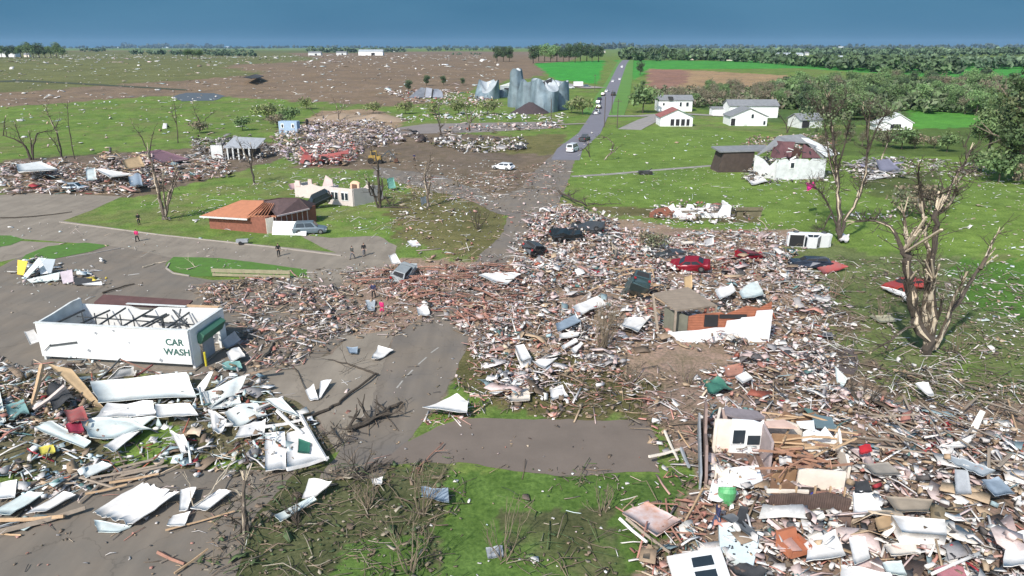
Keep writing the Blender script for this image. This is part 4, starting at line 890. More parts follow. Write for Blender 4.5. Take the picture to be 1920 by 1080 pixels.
# broken trees drawn limb by limb; each limb stands at its own depth
def snag(px, py, limbs, label, name='broken_tree', twigs=6, seed=1, base=bark, cat='tree', tw=.045, curl=.8):
    p = G(px, py); rs = random.Random(seed); t = empty(name, p, 0, label, cat); tm = MB()
    for i, (pts, r0, r1, kind) in enumerate(limbs):
        dy = rs.uniform(-1, 1)*curl; W = []
        n = len(pts)
        for j, q in enumerate(pts):
            off_ = dy*(j/(max(1, n-1)))*1.5 if i else rs.uniform(-.1, .1)*j
            w = Gy(q[0], q[1], p.y+off_); W.append(w-p)
        if (pts[0][1] > py-6): W[0].z = min(W[0].z, -.1)
        S = [W[0]]
        for a, b in zip(W[:-1], W[1:]):
            for k in (1, 2, 3): S.append(a.lerp(b, k/3)+(Vector((rs.gauss(0, 1), rs.gauss(0, 1), rs.gauss(0, .6)))*r0*.2 if k < 3 else Vector((0, 0, 0))))
        rad = [(r0+(r1-r0)*j/(len(S)-1))*rs.uniform(.82, 1.15) for j in range(len(S))]
        m = {'d': limb_d if len(kind) > 1 else base, 'p': limb_p, 'g': limb_g}[kind[0]]
        rad = [r_*(.66 if r0 > .2 else .9) for r_ in rad]; tb = MB().tube(S, rad, 8)
        tb.v = [(v[0]+rs.gauss(0, .13)*rad[min(q_//8, len(rad)-1)], v[1]+rs.gauss(0, .13)*rad[min(q_//8, len(rad)-1)], v[2]) for q_, v in enumerate(tb.v)]
        o = tb.build('trunk' if i == 0 else 'limb', m, t)
        if kind[0] != 'p' and len(kind) > 1:            # a torn strip of bare wood along the limb
            k0 = rs.randrange(0, max(1, len(S)//2)); seg = S[k0:k0+max(3, len(S)//2)]
            sh = Vector((-.45, -.72, 0))
            MB().tube([a+sh*rad[k0+q_] for q_, a in enumerate(seg)], [r*(.12 if q_ in (0, len(seg)-1) else .42)*rs.uniform(.7, 1.2) for q_, r in enumerate(rad[k0:k0+len(seg)])], 5).build('stripped_wood', pale, o)
        # splintered end
        d = (S[-1]-S[-2]).normalized(); sp = MB()
        for k in range(5): sp.bar(S[-1]-d*r1*2, S[-1]+(d+Vector((rs.gauss(0, .3), rs.gauss(0, .3), rs.gauss(0, .3))))*r1*rs.uniform(3, 8), r1*.5, r1*.3)
        sp.build('splintered_end', pale, o)
        for k in range(int(twigs*len(S)/4)):
            a = rs.choice(S[len(S)//3:]); dd = (d*.5+Vector((rs.gauss(0, .8), rs.gauss(0, .8), rs.gauss(.2, .5)))).normalized()
            grow(tm, a, dd, rs.uniform(.5, 1.5)*tw/.045, tw, 1 if twigs < 8 else 2, rs, .5)
    if tm.v: tm.build('twigs', twigm if base is not bark else bark, t)
    return t
snag(1737, 664, [([(1737, 668), (1728, 620), (1712, 575), (1702, 530), (1700, 490), (1703, 465)], .75, .42, 'd1'),
                 ([(1704, 480), (1699, 440), (1693, 395)], .36, .16, 'p'), ([(1702, 500), (1684, 450), (1668, 424), (1640, 414), (1600, 416)], .28, .10, 'd1'),
                 ([(1737, 660), (1733, 590), (1737, 530), (1742, 480), (1736, 440), (1730, 400)], .40, .2, 'p'), ([(1732, 410), (1729, 370), (1722, 335), (1722, 312)], .13, .05, 'd'), ([(1728, 375), (1733, 350)], .07, .03, 'p'),
                 ([(1748, 655), (1752, 600), (1748, 540), (1750, 480), (1754, 430), (1757, 395)], .48, .27, 'd1'), ([(1745, 640), (1744, 590), (1746, 545), (1751, 520)], .36, .22, 'p'),
                 ([(1757, 400), (1770, 378), (1782, 352), (1797, 322), (1812, 300), (1819, 280)], .26, .07, 'd1'), ([(1762, 398), (1783, 380), (1794, 350)], .18, .09, 'p'), ([(1790, 345), (1806, 330), (1824, 322)], .11, .04, 'p'),
                 ([(1754, 380), (1760, 366), (1769, 356)], .09, .04, 'p'), ([(1756, 380), (1748, 374), (1737, 375)], .08, .03, 'p'), ([(1714, 458), (1726, 440), (1740, 422)], .14, .07, 'p'),
                 ([(1750, 655), (1772, 615), (1794, 570), (1815, 535), (1838, 500)], .34, .2, 'd1'), ([(1838, 505), (1851, 478), (1871, 437)], .2, .08, 'p'), ([(1755, 650), (1775, 600), (1793, 548), (1806, 528)], .26, .14, 'p'),
                 ([(1730, 610), (1700, 615), (1668, 640), (1634, 660)], .16, .05, 'd1'), ([(1742, 640), (1760, 590), (1765, 560)], .3, .1, 'd'), ([(1712, 590), (1704, 560), (1704, 520)], .34, .2, 'd')],
     'tallest shattered tree with stripped pale limbs and many broken trunks, right side', twigs=6, seed=3, curl=1.2)
t2 = snag(1574, 452, [([(1575, 456), (1572, 430), (1572, 390), (1572, 350), (1567, 310), (1562, 275), (1560, 240), (1556, 205), (1552, 180)], .58, .14, 'd1'),
                 ([(1572, 430), (1558, 395), (1545, 368), (1528, 350), (1518, 342)], .26, .08, 'd'), ([(1576, 440), (1592, 400), (1612, 365), (1624, 325), (1627, 280), (1626, 240), (1618, 205)], .36, .12, 'd1'),
                 ([(1568, 345), (1556, 300), (1548, 255), (1543, 205)], .22, .07, 'd1'), ([(1570, 350), (1566, 320), (1568, 302)], .24, .1, 'p'), ([(1567, 330), (1584, 270), (1592, 230)], .16, .06, 'd'),
                 ([(1627, 285), (1640, 250), (1652, 225), (1668, 208)], .15, .05, 'd'), ([(1626, 262), (1630, 220), (1633, 195)], .12, .04, 'g'), ([(1608, 370), (1610, 358), (1618, 345)], .2, .1, 'p'), ([(1560, 398), (1543, 430), (1536, 432)], .12, .05, 'd'),
                 ([(1562, 240), (1540, 215), (1528, 190)], .1, .03, 'd'), ([(1560, 225), (1580, 195), (1588, 175)], .1, .03, 'd'), ([(1652, 300), (1664, 268), (1668, 255)], .08, .03, 'p')],
     'tall broken tree keeping a thin green crown, behind the white truck on its side', twigs=13, seed=5, tw=.04, curl=1.5)
def foliage_on(t, blobs, n, leaf, cols, seed):
    rs = np.random.default_rng(seed); Vs = []; Fs = []; Cs = []; off_ = 0
    for (px, py, rpx) in blobs:
        c = Gy(px, py, t.location.y+rs.uniform(-1.5, 1.5)); r = rpx/ppm(c)
        Vv, F, cc = crown_mesh('x', n, r, r*.75, -r*.75, leaf, cols, int(rs.integers(1e6)), 7)
        Vv[:, 2] = np.where(Vv[:, 2] <= .16, r*.2*rs.random(len(Vv)), Vv[:, 2]) if False else Vv[:, 2]
        Vs.append(Vv+np.array(c-t.location)); Fs.append(F+off_); Cs.append(cc); off_ += len(Vv)
    return np_mesh('crown', np.concatenate(Vs), np.concatenate(Fs), leafm, np.concatenate(Cs), t)
_cm = crown_mesh
def crown_free(n, r, leaf, cols, seed):
    rs = np.random.default_rng(seed); d = rs.normal(size=(n, 3)); d /= np.linalg.norm(d, axis=1)[:, None]
    P = d*r*(rs.random((n, 1))**.5)*np.array([1, 1, .8]); A = rs.normal(size=(n, 3)); A /= np.linalg.norm(A, axis=1)[:, None]
    B = np.cross(A, rs.normal(size=(n, 3))); B /= np.linalg.norm(B, axis=1)[:, None]; s_ = leaf*(.5+rs.random(n))
    return np.stack([P-A*s_[:, None], P+B*s_[:, None]*.6, P+A*s_[:, None], P-B*s_[:, None]*.6], 1).reshape(-1, 3), np.arange(n*4).reshape(-1, 4), np.array(cols)[rs.integers(0, len(cols), n)]*(.7+.6*rs.random((n, 1)))
def foliage_on(t, blobs, n, leaf, cols, seed):
    rs = np.random.default_rng(seed); Vs = []; Fs = []; Cs = []; off_ = 0
    for (px, py, rpx) in blobs:
        c = Gy(px, py, t.location.y+rs.uniform(-1.8, 1.8)); r = rpx/ppm(c)
        Vv, F, cc = crown_free(n, r, leaf, cols, int(rs.integers(1e6)))
        Vs.append(Vv+np.array(c-t.location)); Fs.append(F+off_); Cs.append(cc); off_ += len(Vv)
    return np_mesh('crown', np.concatenate(Vs), np.concatenate(Fs), leafm, np.concatenate(Cs), t)
foliage_on(t2, [(1545, 185, 22), (1560, 165, 20), (1528, 200, 20), (1580, 190, 18), (1515, 215, 15), (1550, 225, 20), (1572, 222, 18), (1530, 240, 16), (1590, 215, 12), (1638, 195, 18), (1655, 210, 15), (1620, 200, 14), (1600, 185, 12), (1540, 160, 12), (1668, 215, 10), (1595, 240, 10)], 95, .16, [(.10, .15, .065), (.13, .18, .08), (.15, .17, .10)], 9)
snag(308, 412, [([(308, 414), (303, 385), (296, 350), (288, 322), (280, 296)], .5, .22, 'g1'), ([(296, 348), (286, 315), (278, 284)], .28, .12, 'p'), ([(310, 405), (316, 372), (324, 342), (330, 316)], .34, .14, 'g1'),
                ([(311, 400), (307, 360), (306, 325)], .28, .12, 'p'), ([(314, 385), (326, 350), (336, 330)], .16, .06, 'g'), ([(300, 385), (308, 405), (322, 414), (338, 418)], .22, .14, 'p')],
     'stout shattered tree with stripped trunks on the lawn left of the brick house', twigs=5, seed=7, tw=.05)
snag(709, 390, [([(712, 392), (711, 360), (709, 330), (708, 305), (704, 290), (684, 268)], .42, .08, 'd'), ([(710, 385), (700, 360), (691, 345), (686, 333)], .3, .12, 'd'), ([(712, 380), (722, 368), (730, 384), (750, 384)], .26, .1, 'd'),
                ([(711, 370), (695, 366), (690, 345)], .22, .1, 'd'), ([(712, 375), (718, 350), (716, 335)], .26, .12, 'd'), ([(716, 388), (735, 388), (785, 392)], .2, .1, 'd')],
     'black bare broken tree with thick crooked limbs beside the beige roofless house', twigs=5, seed=8, tw=.05)
snag(800, 388, [([(802, 390), (802, 362), (797, 340), (800, 315), (808, 300)], .36, .1, 'g1'), ([(801, 360), (795, 335), (796, 318)], .2, .08, 'g'), ([(803, 370), (806, 345), (805, 338)], .25, .15, 'p')], 'snapped brown trunk with white scraps caught on it right of the black tree', twigs=4, seed=9)
for px, py, L_, lb in ((826, 252, [([(826, 254), (825, 238), (820, 222), (812, 205)], .42, .08, 'd'), ([(826, 240), (834, 230)], .2, .08, 'd'), ([(825, 232), (822, 205), (824, 190)], .14, .05, 'g')], 'dark snapped tree left of two before the olive bushes'),
                       (880, 246, [([(880, 248), (880, 236), (886, 224), (896, 216)], .42, .12, 'd'), ([(881, 236), (884, 215), (892, 205)], .3, .1, 'p'), ([(880, 232), (874, 215), (872, 205)], .2, .08, 'g')], 'snapped tree with tan splinters right of two before the olive bushes'),
                       (636, 226, [([(636, 228), (634, 212), (630, 196), (624, 182)], .4, .1, 'g'), ([(636, 214), (643, 200), (646, 188)], .2, .08, 'g')], 'bare brown tree standing in front of the tan dirt mounds'),
                       (596, 222, [([(598, 224), (590, 212), (577, 200)], .2, .06, 'g'), ([(600, 224), (606, 205)], .14, .05, 'g')], 'small leaning bare tree left of the tan dirt mounds'),
                       (60, 300, [([(60, 302), (52, 282), (42, 268), (26, 260), (6, 254), (10, 220)], .4, .12, 'd'), ([(58, 300), (48, 275), (36, 258), (28, 232)], .32, .1, 'd'), ([(62, 300), (62, 272), (70, 250), (88, 246), (104, 246)], .32, .08, 'd'), ([(60, 290), (58, 262), (54, 248)], .2, .08, 'd')], 'low wide dark bare tree at the far left behind the rubble'),
                       (116, 296, [([(116, 298), (112, 272), (106, 245), (98, 232), (90, 215), (86, 200)], .34, .08, 'd1'), ([(104, 240), (112, 222)], .14, .05, 'd'), ([(114, 290), (103, 268), (92, 255)], .14, .06, 'd')], 'slim dark leaning tree right of the low wide bare tree'),
                       (138, 298, [([(140, 300), (134, 268), (128, 232), (126, 190)], .16, .05, 'd')], 'thin bent pole like tree with a rag high on its stem'),
                       (334, 268, [([(334, 270), (332, 240), (328, 205), (325, 180)], .24, .05, 'd'), ([(332, 235), (324, 218), (321, 205)], .12, .04, 'd')], 'thin upright bare tree behind the collapsed maroon roof'),
                       (376, 244, [([(378, 246), (374, 228), (366, 212), (361, 195)], .28, .07, 'd'), ([(378, 240), (386, 222), (400, 212)], .2, .05, 'd'), ([(376, 236), (372, 220)], .2, .08, 'd')], 'forked bare tree above the dark scrub on the left'),
                       (284, 305, [([(286, 308), (278, 285), (266, 258), (248, 232)], .28, .06, 'd'), ([(280, 290), (284, 262), (290, 240)], .12, .04, 'd')], 'thin dark leaning tree beside the collapsed maroon roof'),
                       (476, 345, [([(478, 347), (472, 322), (465, 295), (452, 275), (447, 264)], .3, .08, 'd1'), ([(470, 315), (474, 292), (470, 270)], .18, .06, 'd'), ([(466, 298), (458, 292), (444, 288)], .12, .05, 'g')], 'dark broken tree on the lawn right of the wrecked grey shed'),
                       (1130, 300, [([(1132, 302), (1146, 286), (1150, 270), (1138, 258), (1130, 257)], .26, .08, 'g'), ([(1140, 292), (1152, 284), (1156, 278)], .16, .06, 'g')], 'uprooted curved tree on the lawn right of the road'),
                       (1105, 295, [([(1106, 296), (1103, 285), (1097, 278), (1088, 282)], .14, .06, 'd'), ([(1106, 296), (1104, 280), (1103, 268)], .12, .06, 'd')], 'bent dark post with snagged wire by the junction'),
                       (1475, 248, [([(1476, 249), (1475, 235), (1466, 222), (1460, 212)], .3, .08, 'd'), ([(1476, 245), (1484, 230), (1490, 218)], .24, .07, 'd'), ([(1475, 240), (1476, 225)], .14, .05, 'g')], 'small forked bare tree behind the wrecked house'),
                       (1807, 276, [([(1808, 277), (1804, 262), (1798, 248)], .22, .06, 'd'), ([(1808, 277), (1816, 258), (1820, 245)], .2, .06, 'd')], 'small dark bare tree on the right meadow'),
                       (1822, 330, [([(1803, 322), (1812, 302), (1821, 281)], .1, .04, 'p')], 'short pale broken stem left of the big right tree')):
    snag(px, py, L_, lb, twigs=4, seed=int(px), tw=.05)
def shrub(px, py, hpx, n, spread, label, m=twigm, seed=0, r=.045, cat='shrub'):
    p = G(px, py); rs = random.Random(seed+int(px)); h = hpx/ppm(p)/.93; t = empty('bare_shrub', p, 0, label, cat); mb = MB()
    for k in range(n):
        a = rs.uniform(0, 6.28); s_ = rs.uniform(.1, 1)*spread
        grow(mb, (math.cos(a)*.15, math.sin(a)*.15, -.05), (math.cos(a)*s_, math.sin(a)*s_, 1), h*rs.uniform(.35, .62), r, 2, rs, .28, None, .5)
    mb.build('stems', m, t); return t
shrub(1128, 655, 88, 26, .75, 'large bare fan shaped shrub in the middle of the debris', twigm, 1)
shrub(792, 965, 95, 7, .5, 'bare pale stemmed sapling clump by the bent grey panel', twigm, 2, .05)
shrub(945, 1050, 110, 6, .4, 'bare sapling on the bottom lawn left of the brown patch', twigm, 3, .04)
shrub(770, 1075, 120, 6, .5, 'tall bare sapling clump at the bottom edge on the grass', twigm, 4, .05)
shrub(1130, 960, 55, 9, 1.3, 'flattened brown shrub on the lawn left of the broken deck', twigm, 5, .03)
shrub(1290, 720, 45, 9, .9, 'low bare shrub between the standing wall and the cottage', twigm, 6, .04)
shrub(1180, 720, 50, 9, .9, 'low bare shrub left of the red brick pad', twigm, 7, .04)
shrub(1560, 560, 50, 10, .9, 'bare shrub right of the standing white wall', twigm, 8, .04)
shrub(1650, 600, 40, 9, 1.2, 'flattened bare shrub left of the tallest shattered tree', twigm, 9, .04)
shrub(1790, 660, 40, 8, 1.2, 'flattened bare shrub right of the tallest shattered tree', twigm, 10, .04)
shrub(860, 350, 30, 7, 1, 'small bare bush beside the junction', twigm, 11, .05)
shrub(895, 430, 40, 10, 1.1, 'dark bare bush in the straw coloured verge', bark, 12, .05)
shrub(1620, 760, 60, 10, 1.1, 'dark brushy shrub above the ruined cottage', bark, 13, .05)
shrub(560, 985, 50, 12, 1.2, 'low dark brush on the bottom left bank', bark, 14, .045)
shrub(690, 950, 55, 12, 1.2, 'tangled brush in the middle of the bottom bank', twigm, 15, .04)
# splintered stump at the bottom left
snag(457, 1000, [([(458, 1004), (457, 960), (459, 900)], .17, .10, 'g1'), ([(466, 1004), (463, 970), (452, 930)], .10, .05, 'd'), ([(450, 1003), (452, 985), (440, 975)], .07, .04, 'd')], 'upright splintered brown trunk at the bottom left', twigs=4, seed=31, tw=.025, curl=.2)
# utility poles
def pole(px, py, hpx, label, lean=0, cross=True, m=None):
    p = G(px, py); h = hpx/ppm(p)/.95; t = empty('utility_pole', p, (0, R(lean), 0), label, 'utility pole')
    MB().tube([(0, 0, -.5), (0, 0, h)], [.16, .11], 8).build('post', m or mat('pole_wood', (.10, .08, .065), .9), t)
    if cross: MB().box((0, 0, h-.7), (2.2, .12, .14)).build('crossarm', MATS['pole_wood'], t)
    return t
pole(1133, 238, 52, 'dark utility pole on the right verge of the highway, left of two', 0, False)
pole(1157, 240, 50, 'dark utility pole on the right verge of the highway, right of two', 0, True)
pole(1033, 233, 44, 'thin dark utility pole in front of the grain bins', 0, False)
pole(1115, 170, 28, 'small utility pole beside the gravel yard near the bins', 0, True)
pole(1147, 213, 40, 'utility pole farther along the highway', 0, False)
pole(1360, 217, 28, 'thin pole between the two white farm buildings', 0, False)

# ---------------------------------------------------------------- vehicles
tyrem = mat('tyre_rubber', (.02, .02, .02), .9); rimm = mat('wheel_rim', (.35, .36, .37), .35, metal=.7)
lampm = mat('headlight_glass', (.7, .7, .68), .2); tailm = mat('tail_light', (.35, .02, .02), .3)
def paint(name, c): return mat(name, c, .3, metal=.15, var=.12, scale=2)
def car(p, yaw, m, label, style='suv', cat='car', grp=None, rot=None, dz=0, wreck=0., simple=False, seed=0):
    """length along local x (front at +x); built resting on z=0"""
    rs = random.Random(seed+17)
    t = empty({'pickup': 'pickup_truck', 'van': 'van'}.get(style, 'car'), (p[0], p[1], p[2]+dz), rot if rot else yaw, label, cat, grp)
    L, W, hb, ht = {'suv': (4.7, 1.9, 1.0, 1.7), 'hatch': (4.3, 1.78, .92, 1.48), 'sedan': (4.7, 1.82, .9, 1.42), 'pickup': (5.6, 2.0, 1.1, 1.85), 'van': (5.2, 2.0, 1.15, 2.1)}[style]
    # body: stations along x with lower-body half width and height
    st = [(-L/2, .84, .32, hb-.12), (-L/2+.12, .95, .24, hb), (-L*.25, 1, .22, hb+.03), (0, 1, .22, hb+.02), (L*.22, 1, .22, hb), (L/2-.35, .96, .24, hb-.14), (L/2-.06, .86, .28, hb-.3), (L/2, .78, .36, hb-.42)]
    V = []; F = []; q = []
    for x, wf, z0, z1 in st:
        w = W/2*wf
        q.append([(x, -w*.93, z0), (x, -w, z0+.25), (x, -w, z1-.14), (x, -w*.9, z1), (x, w*.9, z1), (x, w, z1-.14), (x, w, z0+.25), (x, w*.93, z0)])
    for a in q:
        for v in a:
            d_ = wreck*.14; V.append((v[0]+rs.gauss(0, d_), v[1]+rs.gauss(0, d_*.6), v[2]+rs.gauss(0, d_)*.8))
    n = 8
    for i in range(len(q)-1):
        for k in range(n): F.append((i*n+k, (i+1)*n+k, (i+1)*n+(k+1) % n, i*n+(k+1) % n))
    F += [tuple(range(n)), tuple((len(q)-1)*n+k for k in range(n))[::-1]]
    mb = MB().add(V, F); body = mb.build('body', m, t)
    be = body.modifiers.new('soft', 'BEVEL'); be.width = .05; be.segments = 2; be.limit_method = 'ANGLE'
    # cabin
    cx = {'suv': (-L*.47, -L*.40, L*.10, L*.24), 'hatch': (-L*.48, -L*.33, L*.08, L*.25), 'sedan': (-L*.38, -L*.22, L*.08, L*.24), 'pickup': (-L*.12, -L*.09, L*.13, L*.24), 'van': (-L*.49, -L*.47, L*.22, L*.34)}[style]
    crush = wreck*.35*rs.random()
    zt = ht-crush
    wb, wt = W/2*.9, W/2*.74
    cv = [(cx[0], -wb, hb-.03), (cx[3], -wb, hb-.03), (cx[3], wb, hb-.03), (cx[0], wb, hb-.03), (cx[1], -wt, zt), (cx[2], -wt, zt), (cx[2], wt, zt-crush*.5), (cx[1], wt, zt)]
    MB().add(cv, [(3, 2, 1, 0), (4, 5, 6, 7), (0, 1, 5, 4), (1, 2, 6, 5), (2, 3, 7, 6), (3, 0, 4, 7)]).build('cabin', m, t)
    def inset(a, b, c, d, sx0, sx1, sz0, sz1, off_):
        a, b, c, d = map(Vector, (a, b, c, d)); f = lambda u, v: a.lerp(b, u).lerp(d.lerp(c, u), v)
        nrm = (b-a).cross(d-a).normalized(); pts = [f(sx0, sz0), f(sx1, sz0), f(sx1, sz1), f(sx0, sz1)]
        return MB().prism(pts, nrm*.012, nrm*off_)
    g = glassm if wreck < .9 else dark
    for a, b, c, d, segs in ((cv[0], cv[1], cv[5], cv[4], 2), (cv[2], cv[3], cv[7], cv[6], 2)):
        for k in range(segs):
            u0, u1 = (.1, .48) if k == 0 else (.52, .9)
            inset(a, b, c, d, u0, u1, .12, .88, .03).build('side_window', g, t)
    inset(cv[1], cv[2], cv[6], cv[5], .07, .93, .1, .9, .03).build('windscreen', g, t)
    inset(cv[3], cv[0], cv[4], cv[7], .1, .9, .2, .85, .03).build('rear_window', g, t)
    if style == 'pickup':
        MB().box((-L*.30, 0, hb+.06), (L*.32, W*.78, .02)).build('bed', dark, t)
    r = .36 if style != 'pickup' else .4
    for sx in (-L*.31, L*.32):
        for sy in (-1, 1):
            if wreck > .8 and rs.random() < .3: continue
            w = MB().tube([(sx, sy*(W/2-.2), r), (sx, sy*(W/2+.02), r)], r, 14).build('wheel', tyrem, t)
            MB().tube([(sx, sy*(W/2+.0), r), (sx, sy*(W/2+.035), r)], r*.6, 10).build('rim', rimm, w)
    for sy in (-1, 1):
        MB().box((L/2-.07, sy*W*.33, hb-.38), (.12, .36, .16)).build('headlight', lampm, t)
        MB().box((-L/2+.04, sy*W*.38, hb-.22), (.12, .22, .22)).build('tail_light', tailm, t)
    return t
def carat(px, py, yaw, m, label, **k): return car(G(px, py), R(yaw), m, label, **k)
P_sil = paint('silver_blue_paint', (.36, .43, .48)); P_gry = paint('slate_grey_paint', (.15, .19, .22)); P_blk = paint('black_paint', (.025, .03, .032)); P_wht = paint('white_car_paint', (.75, .76, .77))
P_red = paint('crimson_paint', (.24, .012, .025)); P_nav = paint('navy_paint', (.025, .035, .055)); P_drk = paint('graphite_paint', (.06, .065, .07)); P_tl = paint('dark_teal_paint', (.05, .085, .09))
carat(141, 358, 12, P_sil, 'silver blue hatchback parked before the left rubble', style='hatch')
carat(582, 437, 9, P_gry, 'grey suv parked beside the white fallen garage door', style='suv')
c_ = car(G(599, 387, .2), 0, P_blk, 'black suv tipped on its nose against the beige roofless house', rot=(R(-22), R(22), R(200)), style='suv', dz=.5)
carat(943, 318, 150, P_wht, 'battered white suv on the muddy ground left of the junction', style='suv', wreck=.8, seed=3)
car(G(1513, 460), 0, P_wht, 'white pickup truck lying on its side near the broken trees', style='pickup', cat='truck', rot=(R(96), 0, R(-8)), dz=1.0, seed=4)
car(G(1517, 503), 0, P_nav, 'dark navy car wreck beside the leaning red metal sheet', style='suv', wreck=1, rot=(R(8), 0, R(172)), seed=5)
car(G(1292, 508), 0, P_red, 'crimson car half buried in the central debris', style='sedan', wreck=.7, rot=(R(-12), R(6), R(160)), dz=.3, seed=6)
car(G(1262, 487), 0, P_drk, 'flattened dark car just behind the crimson car', style='sedan', wreck=1.2, rot=(0, R(-4), R(185)), seed=7)
car(G(1187, 562), 0, P_tl, 'dark teal van standing on end left of the tan roof panel', style='van', cat='van', wreck=1, rot=(R(20), R(38), R(100)), dz=.4, seed=8)
car(G(1405, 488), 0, P_red, 'small crushed red car at the right rim of the central debris', style='hatch', wreck=1.2, rot=(R(10), R(10), R(30)), dz=.1, seed=9)
car(G(1700, 543), 0, paint('faded_red_paint', (.38, .06, .05)), 'faded red car behind the base of the tallest shattered tree', style='sedan', wreck=.9, rot=(0, R(4), R(190)), seed=10)
car(G(756, 522), 0, paint('crushed_silver_paint', (.3, .32, .32)), 'crushed grey green car lying at the end of the street', style='hatch', wreck=1.3, rot=(R(14), R(-8), R(75)), dz=.2, seed=11)
car(G(1062, 452), 0, P_blk, 'crushed black car under the debris, left of the crimson car', style='sedan', wreck=1.4, rot=(R(15), R(5), R(20)), dz=.4, seed=12)
car(G(1100, 440), 0, P_drk, 'overturned charcoal car right of the crushed black car', style='suv', wreck=1.4, rot=(R(160), R(8), R(160)), dz=1.6, seed=13)
car(G(1000, 478), 0, P_drk, 'twisted dark car body at the near end of the street', style='suv', wreck=1.5, rot=(R(25), R(15), R(60)), dz=.3, seed=14)
car(G(970, 280), 0, P_drk, 'dark crushed car in the far rubble strip right of the centre', style='sedan', wreck=1.2, rot=(R(5), 0, R(10)), seed=15)
for px, py, yaw, m_, st, lb in ((1138, 173, 70, P_wht, 'sedan', 'white car waiting on the verge by the gravel yard, farthest of the queue'), (1131, 180, 74, P_blk, 'suv', 'dark car second from the far end of the roadside queue'),
        (1124, 188, 74, P_nav, 'sedan', 'navy car in the middle of the roadside queue'), (1122, 195, 74, P_gry, 'suv', 'grey car fourth in the roadside queue'), (1123, 204, 74, P_blk, 'suv', 'black car just behind the white pickup in the queue'),
        (1119, 214, 74, P_wht, 'pickup', 'white pickup nearest in the roadside queue'), (1150, 180, 74, P_blk, 'van', 'dark van driving on the highway beside the queue'),
        (1162, 150, 78, P_wht, 'sedan', 'small white car far along the highway'), (1149, 154, 78, P_wht, 'sedan', 'white car stopped on the left verge far along the highway'),
        (1166, 127, 80, P_wht, 'van', 'white van farthest away on the highway'), (1096, 264, 68, P_drk, 'pickup', 'dark pickup on the road before the junction'), (1074, 284, 66, P_wht, 'van', 'white van at the muddy edge of the junction'),
        (1068, 166, 10, P_wht, 'pickup', 'white pickup parked on the gravel yard nearest the bins'), (1100, 164, 12, P_gry, 'suv', 'grey car parked on the gravel yard right of the trailer')):
    carat(px, py, yaw, m_, lb, style=st, cat='van' if st == 'van' else 'pickup truck' if st == 'pickup' else 'car', seed=px)
p = G(1084, 163); t = empty('box_trailer', p, R(8), 'white box trailer parked between two vehicles on the gravel yard', 'trailer')
MB().box((0, 0, 1.9), (5.5, 2.3, 2.4)).build('box', white, t); MB().box((0, 0, .55), (5.6, 1.8, .2)).build('chassis', steel, t)
for sy in (-1, 1): MB().tube([(-.6, sy*.9, .4), (-.6, sy*1.15, .4)], .4, 12).build('wheel', tyrem, t)
# farm machinery
p = G(606, 312, -.5); t = empty('combine_harvester', p, (R(-8), R(7), R(14)), 'wrecked red farm machine amid rubble at the far street corner', 'farm machine')
MB().box((1.5, 0, 2.0), (5.0, 2.4, 1.8), (0, R(-6), 0)).build('body', redm, t); MB().box((-3.2, .2, 1.5), (2.6, 3.0, 1.6), (R(10), R(14), 0)).build('hopper', redm, t)
MB().prism([(-5, -1, .3), (-2.2, -1, .3), (-2.8, -1, 2.2), (-4.4, -1, 2.6)], (0, -.4, 0), (0, 2, 0)).build('header', redm, t)
MB().box((.2, -1.3, 1.7), (1.3, .1, .9)).build('engine_panel', dark, t); MB().box((2.8, -1.26, 2.0), (1.6, .1, .4)).build('white_stripe', white, t)
for x, r in ((2.8, .9), (-.6, .7), (-3.6, .6)):
    w = MB().tube([(x, -1.55, r), (x, -1.1, r)], r, 14).build('wheel', tyrem, t); MB().tube([(x, -1.6, r), (x, -1.54, r)], r*.5, 10).build('rim', rimm, w)
MB().bar((1, 0, 2.8), (5.4, .5, 3.6), .5).build('unloading_pipe', redm, t)
for ch_ in t.children:
    for v in ch_.data.vertices: v.co += Vector((random.gauss(0, .22), random.gauss(0, .15), random.gauss(0, .2)))*(1 if len(ch_.data.vertices) < 20 else .3)
p = G(712, 306); t = empty('backhoe', p, R(5), 'yellow backhoe with dark bucket arm among the far rubble', 'backhoe')
ym = mat('machine_yellow', (.40, .26, .06), .5, var=.3)
MB().box((-1.0, 0, 1.2), (2.8, 1.8, 1.0)).build('body', ym, t); MB().box((-1.2, 0, 2.2), (1.3, 1.5, 1.2)).build('cab', ym, t); MB().box((-1.2, -.77, 2.3), (1.0, .06, .7)).build('cab_window', glassm, t)
MB().bar((.4, 0, 1.4), (2.2, 0, 2.8), .3).bar((2.2, 0, 2.8), (3.6, 0, 1.0), .25).build('arm', steel, t); MB().prism([(3.2, 0, .2), (4.2, 0, .3), (4.0, 0, 1.1), (3.4, 0, 1.0)], (0, -.5, 0), (0, .5, 0)).build('bucket', mat('rusty_steel', (.12, .06, .04), .9), t)
for x, r in ((-1.9, .7), (.1, .5)):
    for sy in (-1, 1): MB().tube([(x, sy*.8, r), (x, sy*1.15, r)], r, 12).build('wheel', tyrem, t)
p = G(652, 452+5)
p = G(455, 458); t = empty('utility_cart', p, R(10), 'small tipped utility cart at the kerb of the street', 'cart')
MB().box((0, 0, .5), (1.5, .8, .35)).build('tray', greyp, t); MB().bar((.7, 0, .6), (1.5, 0, .9), .06).build('handle', steel, t)
for sy in (-1, 1): MB().tube([(-.2, sy*.4, .25), (-.2, sy*.52, .25)], .25, 10).build('wheel', tyrem, t)
p = G(1211, 327); t = empty('fallen_mower', p, R(0), 'dark overturned mower lying on the lawn by the gravel drive', 'mower')
MB().box((-.4, 0, .45), (2.2, 1.1, .6)).build('deck', darkp, t); MB().bar((.4, 0, .6), (1.2, 0, 1.3), .12).bar((-1.2, 0, .6), (-1.9, 0, .3), .12).build('handle', darkp, t)
